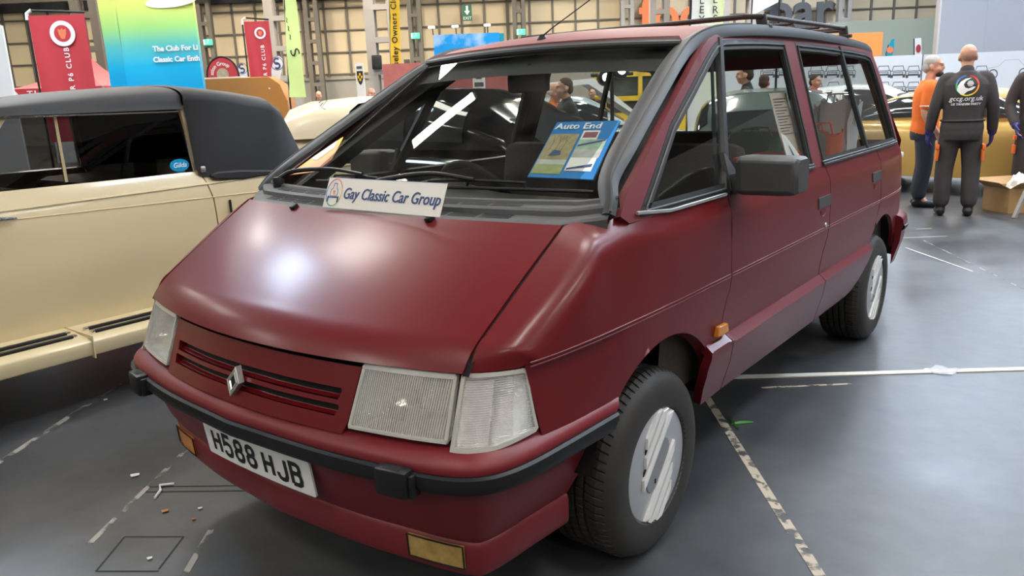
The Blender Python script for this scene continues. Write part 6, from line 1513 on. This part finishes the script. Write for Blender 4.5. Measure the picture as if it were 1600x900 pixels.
for s in (-1, 1):
    mb = MB(); mb.box((s*.212*k, .045, .73*k), (.03, .13, .055), Matrix.Rotation(s*-.06, 3, 'Y'), .006); o = mb.obj('pocket_flap', M['orange_patch'], pA)
    mb = MB(); mb.box((s*.208*k, .065, .645*k), (.026, .05, .12), Matrix.Rotation(s*-.06, 3, 'Y'), .006); mb.obj('tool_loop', M['orange_patch'], pA)
# man in orange polo looking to the right
pos = ground(1436, 322)
armsB = {1: ((.20, .0, 1.40), (.25, .05, 1.13), (.20, -.12, .93)), -1: ((-.20, .0, 1.40), (-.25, .04, 1.12), (-.24, -.10, .90))}
pB, k, T, R = person('grey haired man in orange polo shirt and jeans with mask under chin', (pos.x, pos.y, 0), HROT+1.15, 'polo', 'jeans', 1.66, -.25, armsB, None, 'hair_grey', False, 'ink', False, True, .011, .10, 1.12)
mb = MB(); ell(mb, T(0, -.060, -.080), (.052*k, .050*k, .034*k), 16, R); mb.obj('chin_mask', M['mask'], pB)
mb = MB(); 
for s in (1, -1):
    A0, A1 = V(*armsB[s][0])*k, V(*armsB[s][1])*k; c_ = A0.lerp(A1, .72); mb = MB(); ell(mb, c_, (.074*k, .074*k, .012*k), 16); mb.obj('sleeve_band', M['b_white'], pB)
# third man at the right edge
pos = ground(1606, 318); pC, k, T, R = person('man in dark overalls with orange chest pocket, cut off by right edge', (pos.x, pos.y, 0), HROT-.35, 'overall', 'overall', 1.72, .4, {1: ((.215, .0, 1.41), (.28, .03, 1.14), (.25, -.10, .93)), -1: ((-.215, .0, 1.41), (-.285, .02, 1.13), (-.25, -.13, .92))}, None, 'hair_grey', True, 'ink', True, False, .010, .12, 1.12)
mb = MB(); mb.box((-.10, -.155, 1.27), (.12, .02, .05), Matrix.Rotation(.1, 3, 'Z'), .006); mb.obj('pocket_band', M['orange_patch'], pC)
for z, w_, h_ in ((.75, .02, .05), (.62, .018, .10)): mb = MB(); mb.box((-.215, -.05, z), (w_, .10, h_), None, .006); mb.obj('pocket_flap', M['orange_patch'], pC)
# people seen through the glass and beyond
def simple(x, yh, d, label, top, legs, rz, h, **kw):
    q = px(x, yh, d); return person(label, (q.x, q.y, 0), rz, top, legs, h, vox=.013, **kw)
def hh(x, y, d): return px(x, y, d).z+.0
simple(884, 125, 8.9, 'man in dark jacket seen through the windscreen, turned left', 'jacket', 'jeans', HROT-1.35, hh(878, 124, 8.9), hair='hair_brown', bald=False, arms={1: ((.2, 0, 1.41), (.22, -.05, 1.15), (.12, -.26, 1.08)), -1: ((-.2, 0, 1.41), (-.22, -.05, 1.15), (-.12, -.26, 1.06))})
simple(864, 130, 9.5, 'bald man in orange tabard facing the man in dark jacket', 'polo', 'jeans', HROT+.9, hh(862, 132, 9.7), hair='hair_grey', bald=True)
simple(925, 140, 16.0, 'distant man in dark top seen below the spotlights', 'jacket', 'jeans', HROT, hh(925, 138, 16), hair='hair_brown', bald=False)
simple(1167, 108, 10.4, 'man in black hooded top seen in profile through the door window', 'jacket', 'jeans', HROT-1.9, hh(1168, 104, 10.4), hair='hair_brown', bald=False)
simple(1194, 122, 11.0, 'short haired person in pale top beyond the grey green saloon', 'b_white', 'jeans', HROT+2.6, hh(1194, 118, 11.0), hair='hair_brown', bald=False)
simple(1272, 135, 12.8, 'person in red top seen through the rear door window', 'b_red', 'jeans', HROT+.6, hh(1272, 118, 12.8), hair='hair_brown', bald=False)
simple(580, 150, 14.5, 'bald man whose head shows above the ivory saloon', 'jacket', 'jeans', HROT+.5, hh(579, 138, 14.5), hair=None)
simple(498, 150, 23, 'far off bald person whose crown shows left of the shield banner', 'jacket', 'jeans', HROT+.5, hh(497, 143, 23), hair=None)

# ================================================================== things in and on the van
def quad_card(name, label, cat, P, m, th=.004, grp=None):
    c = sum(P, Vector())/4; n = (P[1]-P[0]).cross(P[3]-P[0]).normalized(); n = n if n.dot(CAMP-c) > 0 else -n; t = thing(name, label, cat, c, 0, grp)
    mb = MB(); vs = [p-c for p in P]+[p-c-n*th for p in P]; mb.add(vs, [(0, 1, 2, 3), (7, 6, 5, 4), (0, 4, 5, 1), (1, 5, 6, 2), (2, 6, 7, 3), (3, 7, 4, 0)]); mb.obj('card', m, t, smooth=False)
    def f(u, v, o=.0012):                               # 0..1 across, 0..1 up
        return (P[3].lerp(P[2], u)).lerp(P[0].lerp(P[1], u), v)-c+n*o
    return t, f
def patch(f, t, name, u0, v0, u1, v1, m, o=.0012):
    mb = MB(); mb.grid([[f(u, v, o) for u in np.linspace(u0, u1, 5)] for v in np.linspace(v0, v1, 5)]); return mb.obj(name, m, t, smooth=False, fix=False)
# club sign propped on the cowl
sw, sh_, yw, ln = .521, .100, -.012, .4212
a_ = V(math.cos(yw), math.sin(yw), 0); n_ = V(-math.sin(yw), math.cos(yw), 0); up_ = V(0, 0, 1)*math.cos(ln)+n_*math.sin(ln); c_ = V(.113, -.4075, 1.1005)
sg_, f = quad_card('club_sign', 'white car club sign with blue lettering propped on the cowl', 'sign', [c_-a_*sw/2+up_*sh_, c_+a_*sw/2+up_*sh_, c_+a_*sw/2, c_-a_*sw/2], M['sign_white'] if 'sign_white' in M else mat('sign_white', (.80, .77, .70), .35), .004)
M['sign_blue'] = mat('sign_blue', (.02, .06, .20), .4)
fs = lambda x, y, t: f(.5+x/sw, .5+y/sh_, .0005+t)
lettering('Gay Classic Car Group', lambda x, y, t: fs(x+.040, y-.002, t), M['sign_blue'], sg_, .051, shear=.18, bold=.0004, sx=.885)
mb = MB()
for e in (0, 1): 
    mb.grid([[f(u, (.985 if e else .0), .001), f(u, (1.0 if e else .012), .001)] for u in (0, 1)])
mb.v = mb.v[4:]; mb.f = mb.f[:1]; mb.i = mb.i[:1]; mb.obj('blue_edge', M['sign_blue'], sg_, smooth=False, fix=False)
for a0, a1, col in ((20, 95, (.80, .25, .12)), (95, 150, (.55, .12, .12)), (150, 215, (.10, .25, .55)), (215, 275, (.08, .35, .30)), (275, 330, (.25, .45, .12)), (330, 380, (.80, .55, .08))):
    mb = MB()
    for q in stroke2(arc(-.219, .0, .037, a0, a1, 8, .044), .0035): mb.add([fs(u, v, .0008) for u, v in q], [(0, 1, 2, 3)])
    mb.obj('emblem_ring', mat('emblem_colour', col, .5), sg_, smooth=False, fix=False)
mb = MB()
for P_, w_ in (([(-.236, -.012), (-.236, .008), (-.228, .014), (-.226, .030), (-.212, .030), (-.210, .014), (-.202, .008), (-.202, -.012), (-.236, -.012)], .0022), ([(-.246, -.016), (-.192, -.016)], .004), ([(-.243, -.012), (-.243, -.032)], .006), ([(-.195, -.012), (-.195, -.032)], .006)):
    for q in stroke2(P_, w_): mb.add([fs(u, v, .0009) for u, v in q], [(0, 1, 2, 3)])
mb.obj('emblem_car', M['sign_blue'], sg_, smooth=False, fix=False)
mb = MB(); mb.add([fs(u, v, .001) for u, v in ((-.225, .006), (-.213, .006), (-.219, -.010))], [(0, 1, 2)]); mb.obj('emblem_grille', M['b_gold'], sg_, smooth=False, fix=False)
# picture board behind the glass
M['pb_blue'] = mat('board_blue', (.03, .22, .56), .3); M['pb_wood'] = mat('picture_autumn', (.36, .29, .15), .4, var=.7, vscale=30); M['pb_field'] = mat('picture_field', (.30, .34, .13), .4, var=.6, vscale=26); M['pb_grey'] = mat('picture_grey', (.46, .47, .44), .4, var=.4, vscale=35); M['pb_green'] = mat('picture_green', (.34, .46, .36), .4, var=.5, vscale=40)
P = [V(.373, .182, 1.333), V(.612, .184, 1.335), V(.668, -.070, 1.180), V(.432, -.070, 1.180)]
pb, f = quad_card('picture_board', 'blue picture board of car photographs leaning inside the windscreen', 'board', P, M['pb_blue'], .004)
patch(f, pb, 'photo_print', .02, .06, .48, .22, M['pb_field']); patch(f, pb, 'photo_print', .02, .22, .48, .30, M['pb_grey']); patch(f, pb, 'photo_print', .02, .30, .48, .76, M['pb_wood'])
patch(f, pb, 'photo_print', .52, .12, .92, .34, M['white']); patch(f, pb, 'photo_print', .52, .34, .94, .48, M['pb_grey']); patch(f, pb, 'photo_print', .52, .48, .94, .66, M['pb_green']); patch(f, pb, 'photo_print', .52, .66, .78, .82, M['white']); patch(f, pb, 'photo_print', .55, .69, .76, .79, mat('picture_red_car', (.25, .08, .10), .4, var=.5, vscale=60), .002)
mb = MB(); mb.add([f(u, v, .002) for u, v in ((.15, .36), (.34, .38), (.32, .45), (.20, .47))], [(0, 1, 2, 3)]); mb.obj('printed_car', M['b_navy'], pb, smooth=False, fix=False)
mb = MB(); mb.add([f(u, v, .002) for u, v in ((.54, .56), (.93, .66), (.93, .63), (.54, .53))], [(0, 1, 2, 3)]); mb.add([f(u, v, .002) for u, v in ((.54, .16), (.90, .24), (.90, .19), (.54, .13))], [(0, 1, 2, 3)]); mb.obj('printed_stripe', M['b_navy'], pb, smooth=False, fix=False)
for k_ in range(3): 
    mb = MB(); bx = .12+.10*k_
    for q in stroke2([(bx, .46), (bx+.01, .60), (bx-.02, .72)], .008)+stroke2([(bx+.01, .60), (bx+.05, .74)], .005): mb.add([f(u, v, .002) for u, v in q], [(0, 1, 2, 3)])
    mb.obj('printed_tree', M['steel'], pb, smooth=False, fix=False)
W_ = .24; lettering('Auto End', lambda x, y, t: f(.03+(x+.0)/W_, .90+y/.30, .0012+t), M['b_white'], pb, .046, align='LEFT', bold=.0006)
# orange leaflet in the far corner of the screen
P5 = [V(-.700, -.128, 1.158), V(-.655, .0, 1.235), V(-.615, .095, 1.291), V(-.545, -.030, 1.212), V(-.565, -.095, 1.172)]
c_ = sum(P5, Vector())/5; lf_ = thing('leaflet', 'orange and yellow curved leaflet in far corner of the windscreen', 'leaflet', c_)
mo = mat('leaflet_print', (1, .4, .03), .4); nt = mo.node_tree; tc = nd(nt, 'ShaderNodeTexCoord'); mp_ = nd(nt, 'ShaderNodeMapping'); mp_.inputs['Rotation'].default_value = (0, 0, .6); gr_ = nd(nt, 'ShaderNodeTexGradient'); rr2 = nd(nt, 'ShaderNodeValToRGB')
mp_.inputs['Location'].default_value = (.5, 0, 0); mp_.inputs['Scale'].default_value = (5, 5, 5); rr2.color_ramp.elements[0].color = (.85, .55, .03, 1); rr2.color_ramp.elements[1].color = (.55, .07, .02, 1); nt.links.new(tc.outputs['Object'], mp_.inputs[0]); nt.links.new(mp_.outputs[0], gr_.inputs[0]); nt.links.new(gr_.outputs[0], rr2.inputs[0]); nt.links.new(rr2.outputs[0], nt.nodes['Principled BSDF'].inputs['Base Color'])
nn_ = V(0, -.5136, .858); mb = MB(); mb.add([p-c_ for p in P5]+[p-c_-nn_*.003 for p in P5], [(0, 1, 2, 3, 4), (9, 8, 7, 6, 5)]+[(k_, k_+5, (k_+1) % 5+5, (k_+1) % 5) for k_ in range(5)]); mb.obj('sheet', mo, lf_, smooth=False)
mb = MB(); A_, B_, C__ = P5[1]-c_, P5[2]-c_, P5[3]-c_; mb.add([A_.lerp(C__, .05)+nn_*.001-(B_-A_)*.35, A_.lerp(B_, .75)+nn_*.001, (A_.lerp(B_, .75)).lerp(C__, .35)+nn_*.001, A_.lerp(C__, .40)+nn_*.001-(B_-A_)*.3], [(0, 1, 2, 3)]); mb.obj('blue_photo', mat('leaflet_photo', (.55, .68, .75), .4, var=.5, vscale=40), lf_, smooth=False, fix=False)
# price card and carrier bags behind the side windows
P = [V(.690, 1.242, 1.392), V(.690, 1.440, 1.392), V(.775, 1.425, 1.125), V(.775, 1.235, 1.130)]
pc, f = quad_card('paper_notice', 'buff typed notice hanging inside the front door window', 'notice', P, mat('buff_paper', (.55, .47, .38), .7), .002)
for k_ in range(13):
    v = .90-k_*.045; patch(f, pc, 'typed_line', .12, v, .88-.25*((k_*7) % 3)/2, v+.012, M['line'], .0015)
P = [V(.755, 1.215, 1.235), V(.757, 1.27, 1.22), V(.80, 1.42, 1.09), V(.80, 1.215, 1.09)]
lf2, f = quad_card('leaflet', 'white pointed leaflet with blue print standing before the buff notice', 'leaflet', P, M['white'], .002)
mb = MB(); mb.add([f(u, v, .0015) for u, v in ((.45, .1), (.60, .1), (.55, .65), (.47, .65))], [(0, 1, 2, 3)]); mb.obj('blue_print', M['b_navy'], lf2, smooth=False, fix=False)
def bag(name, label, c, w, d, h, m):
    t = thing(name, label, 'bag', c); mb = MB(); rows_ = []
    for j in range(9):
        z = h*j/8; fl = 1+.12*math.sin(j*.8)-.10*(j/8); rows_.append([V(w/2*fl*math.copysign(abs(math.cos(a))**.5, math.cos(a))+.008*math.sin(a*5+j), d/2*fl*math.copysign(abs(math.sin(a))**.5, math.sin(a)), z+(.02*math.sin(a*3) if j == 8 else 0)) for a in np.linspace(0, 2*math.pi, 29)[:-1]])
    rn_ = random.Random(len(label)); amp = .016 if 'crumpled' in label else .004
    rows_ = [[p+V(rn_.uniform(-amp, amp), rn_.uniform(-amp, amp), rn_.uniform(-amp, amp)*(j > 0)) for p in r] for j, r in enumerate(rows_)]
    mb.grid(rows_, True); mb.add(rows_[0], [tuple(range(28))]); mb.obj('pouch', m, t)
    for s in (-1, 1): mb = MB(); mb.tube([V(-w*.2, s*d*.38, h*.96), V(-w*.15, s*d*.3, h*1.06), V(w*.15, s*d*.3, h*1.06), V(w*.2, s*d*.38, h*.96)], .006, 6); mb.obj('bag_handle', m, t)
    return t
SEATZ = .70
bag('carrier_bag', 'orange carrier bag on the rear seat behind the side window', (.56, 2.36, .43), .24, .24, .74, mat('orange_bag', (.75, .12, .03), .5))
bag('carrier_bag', 'tall crumpled white carrier bag behind the orange bag in the van', (.56, 2.68, .43), .26, .20, .88, mat('white_bag', (.7, .72, .76), .35))
bag('cool_bag', 'green shopping bag standing on the middle seat row', (.48, 1.66, .70), .26, .20, .50, mat('green_bag', (.03, .16, .05), .6))
t = thing('plastic_box', 'flat red box on the seat just above the door mirror', 'box', (.70, 1.24, .70)); mb = MB(); mb.box((0, 0, .215), (.15, .34, .43), None, .02); mb.obj('tub', mat('red_box', (.6, .03, .02), .4), t); mb = MB(); mb.box((0, 0, .435), (.165, .36, .02), None, .008); mb.obj('lid', mat('red_lid', (.65, .05, .03), .4), t)

# ================================================================== floor markings and litter
M['tape_white'] = mat('white_floor_tape', (.72, .69, .62), .5, var=.1, vscale=40)
def worn(name, col, thr=.5, sc=14):
    m = mat(name, col, .7); nt = m.node_tree; b = nt.nodes['Principled BSDF']; tc = nd(nt, 'ShaderNodeTexCoord'); n = nd(nt, 'ShaderNodeTexNoise'); n.inputs['Scale'].default_value = sc; n.inputs['Detail'].default_value = 6; r = nd(nt, 'ShaderNodeValToRGB')
    r.color_ramp.elements[0].position = thr-.04; r.color_ramp.elements[0].color = (0, 0, 0, 1); r.color_ramp.elements[1].position = thr+.06
    nt.links.new(tc.outputs['Object'], n.inputs['Vector']); nt.links.new(n.outputs['Fac'], r.inputs[0]); nt.links.new(r.outputs[0], b.inputs['Alpha']); return m
M['tape_old'] = worn('worn_tape', (.44, .38, .30), .44, 16); M['tape_faint'] = worn('faint_tape', (.33, .31, .28), .50, 9); M['seam'] = mat('floor_seam', (.012, .012, .013), .7)
def tape(name, label, a, b, w, m, h=.0015, cat='tape', grp=None):
    A, B = ground(*a), ground(*b); d = (B-A).normalized(); n = V(-d.y, d.x, 0)*w/2; c = (A+B)/2
    mb = MB(); vs = [A-n-c, A+n-c, B+n-c, B-n-c]; mb.add([V(v.x, v.y, h) for v in vs]+[V(v.x, v.y, .0) for v in vs], [(0, 1, 2, 3), (0, 4, 5, 1), (1, 5, 6, 2), (2, 6, 7, 3), (3, 7, 4, 0)]); o = mb.obj(name, m, None, smooth=False); o.location = (c.x, c.y, .0004); return tag(o, label, cat, grp)
tape('floor_cable_strip', 'clean white strip on floor running right from under the van', (1120, 590.5), (1640, 576), .042, M['tape_white'], .005, 'strip')
tape('floor_tape', 'worn buff tape slanting past the front wheel towards the viewer', (1105, 622), (1281, 900), .036, M['tape_old'])
tape('floor_tape', 'faded tape line on the floor left of the van by the cream car', (-20, 735), (205, 588), .030, M['tape_faint'])
tape('floor_tape', 'faint tape trace passing the white twig towards the plate', (140, 850), (305, 690), .022, M['tape_faint'])
tape('floor_tape', 'faint tape trace under the van nose at the bottom edge', (285, 905), (330, 828), .022, M['tape_faint'])
tape('floor_tape', 'thin scuffed line just in front of the white strip', (1190, 606), (1330, 600), .018, M['tape_old'])
for a, b, lab in (((1415, 387), (1520, 424), 'long pale scratch line on the far right floor'), ((1440, 374), (1600, 452), 'longer faint scratch crossing the far right floor'), ((1405, 372), (1480, 369), 'short bright mark near the rear of the van'), ((1432, 358), (1456, 357), 'tiny bright dash behind the van rear bumper')):
    tape('floor_scratch', lab, a, b, .010 if 'faint' not in lab else .012, M['tape_faint'] if 'faint' in lab else M['tape_white'], .0008, 'mark')
t = thing('clear_tape', 'crumpled clear tape patch over the white floor strip', 'tape', ground(1464, 580)); mb = MB(); 
mb.grid([[V(-.06+.03*i+.01*j, -.05+.03*j, .007+.006*math.sin(i*2.1+j*1.7)) for i in range(5)] for j in range(5)]); mb.obj('film', mat('clear_tape', (.7, .72, .72), .15, alpha=.55), t)
g0 = ground(1150, 662); t = thing('leaf_sprig', 'bent green leaf blade lying beside the worn tape', 'leaf', g0); M['leaf'] = mat('green_leaf', (.10, .40, .08), .5)
for P_ in (((1140, 653), (1145, 662), (1155, 672)), ((1143, 664), (1158, 662), (1177, 661))):
    Q = [ground(*p)-g0 for p in P_]; mb = MB(); rows_ = []
    for i, p in enumerate(catmull([tuple(q) for q in Q], 6)):
        w_ = .008*math.sin(math.pi*(.12+.85*i/12)); rows_.append([V(p[0], p[1]-w_, .003), V(p[0], p[1], .007+.006*math.sin(i*.26)), V(p[0], p[1]+w_, .003)])
    mb.grid(rows_); mb.obj('blade', M['leaf'], t)
g0 = ground(252, 768); t = thing('cable_tie', 'small bent white plastic tie on the floor before the van', 'tie'); t.location = g0; mb = MB()
mb.tube([ground(272, 758)-g0+V(0, 0, .006), ground(250, 761)-g0+V(0, 0, .008), ground(251, 768)-g0+V(0, 0, .006), ground(242, 780)-g0+V(0, 0, .004)], .005, 6); mb.obj('strap', M['b_white'], t)
for x, y, s, lab in ((211, 743, .022, 'largest pale paper scrap left of the white tie'), (258, 799, .016, 'yellowish scrap below the white tie'), (313, 795, .010, 'small pale scrap nearest the van apron'), (234, 873, .011, 'white flake inside the floor hatch'), (165, 625, .012, 'white flake beside the far left tape line'), (303, 812, .009, 'beige crumb right of the yellowish scrap')):
    g0 = ground(x, y); mb = MB(); mb.prism([(-s, -s*.4), (s*.5, -s*.9), (s, s*.3), (s*.1, s*.8)], lambda u, v, t_: V(u, v, t_+u*.1), .002, .005); o = mb.obj('paper_scrap', M['white'] if 'yellow' not in lab else M['tan'], None, smooth=False); o.location = g0; tag(o, lab, 'litter', None)
# floor hatch and duct cover seams
t = thing('floor_hatch', 'square hatch outline let into the floor at lower left', 'hatch', ground(215, 870)); g0 = t.location.copy()
for nm, L in (('hatch_seam', ((195, 839), (287, 839))), ('hatch_seam', ((287, 839), (248, 890))), ('hatch_seam', ((195, 839), (150, 893))), ('hatch_seam', ((150, 893), (248, 893)))):
    A, B = ground(*L[0])-g0, ground(*L[1])-g0; d = (B-A).normalized(); n = V(-d.y, d.x, 0)*.004; mb = MB(); mb.add([V(v.x, v.y, .0008) for v in (A-n, A+n, B+n, B-n)], [(0, 1, 2, 3)]); mb.obj(nm, M['seam'], t, smooth=False)
for y, lab in ((761, 'dark straight duct seam crossing the floor behind the white tie'), (769, 'second fainter duct seam just nearer than the first')): tape('floor_seam', lab, (225, y), (385, y-2), .007, M['seam'], .0008, 'seam')
# cardboard box with packaging and a grey post at the right edge
g0 = ground(1588, 333); M['cardboard'] = mat('cardboard', (.42, .25, .11), .8, var=.15, vscale=12)
t = thing('cardboard_box', 'open brown cardboard box by the gold car at right edge', 'box', g0+HR*.12+HF*.2, HROT+.12); w_, h_, e_ = .50, .26, .38
mb = MB()
for c_, s_ in (((0, -e_/2, h_/2), (w_, .006, h_)), ((0, e_/2, h_/2), (w_, .006, h_)), ((-w_/2, 0, h_/2), (.006, e_, h_)), ((w_/2, 0, h_/2), (.006, e_, h_)), ((0, 0, .004), (w_, e_, .008))): mb.box(c_, s_)
mb.obj('carton', M['cardboard'], t, smooth=False)
for A, B, C_, D in (((-w_/2, -e_/2), (-w_/2, e_/2), (-w_/2-.12, e_/2), (-w_/2-.14, -e_/2)), ((-w_/2, -e_/2), (w_/2, -e_/2), (w_/2, -e_/2-.12), (-w_/2+.03, -e_/2-.1)), ((-w_/2, e_/2), (w_/2, e_/2), (w_/2, e_/2+.15), (-w_/2, e_/2+.15))):
    mb = MB(); z_ = h_+.07; P_ = [V(*A, h_), V(*B, h_), V(*C_, z_), V(*D, z_)]; mb.add(P_+[p+V(0, 0, .005) for p in P_], [(0, 1, 2, 3), (7, 6, 5, 4), (0, 4, 5, 1), (1, 5, 6, 2), (2, 6, 7, 3), (3, 7, 4, 0)]); mb.obj('box_flap', M['cardboard'], t, smooth=False)
t2 = thing('packing_paper', 'crumpled white packing paper sticking out of the cardboard box', 'paper', g0+HR*.17+HF*.2+V(0, 0, .13), HROT); mb = MB(); rn = random.Random(3)
ell(mb, (0, 0, .12), (.15, .12, .14), 18); mb.v = [v*(1+rn.uniform(-.14, .14)) for v in mb.v]; mb.obj('wad', M['white'], t2, ang=10)
g1 = ground(1584, 341); mb = MB(); mb.beam((0, 0, .0), tuple((px(1606, 292, (g1-CAMP).dot(HF)+.05)-g1)), .035, .03); o = mb.obj('leaning_post', M['steel_pale'], None, smooth=False); o.location = g1; tag(o, 'short grey metal strut leaning against the cardboard box', 'strut')
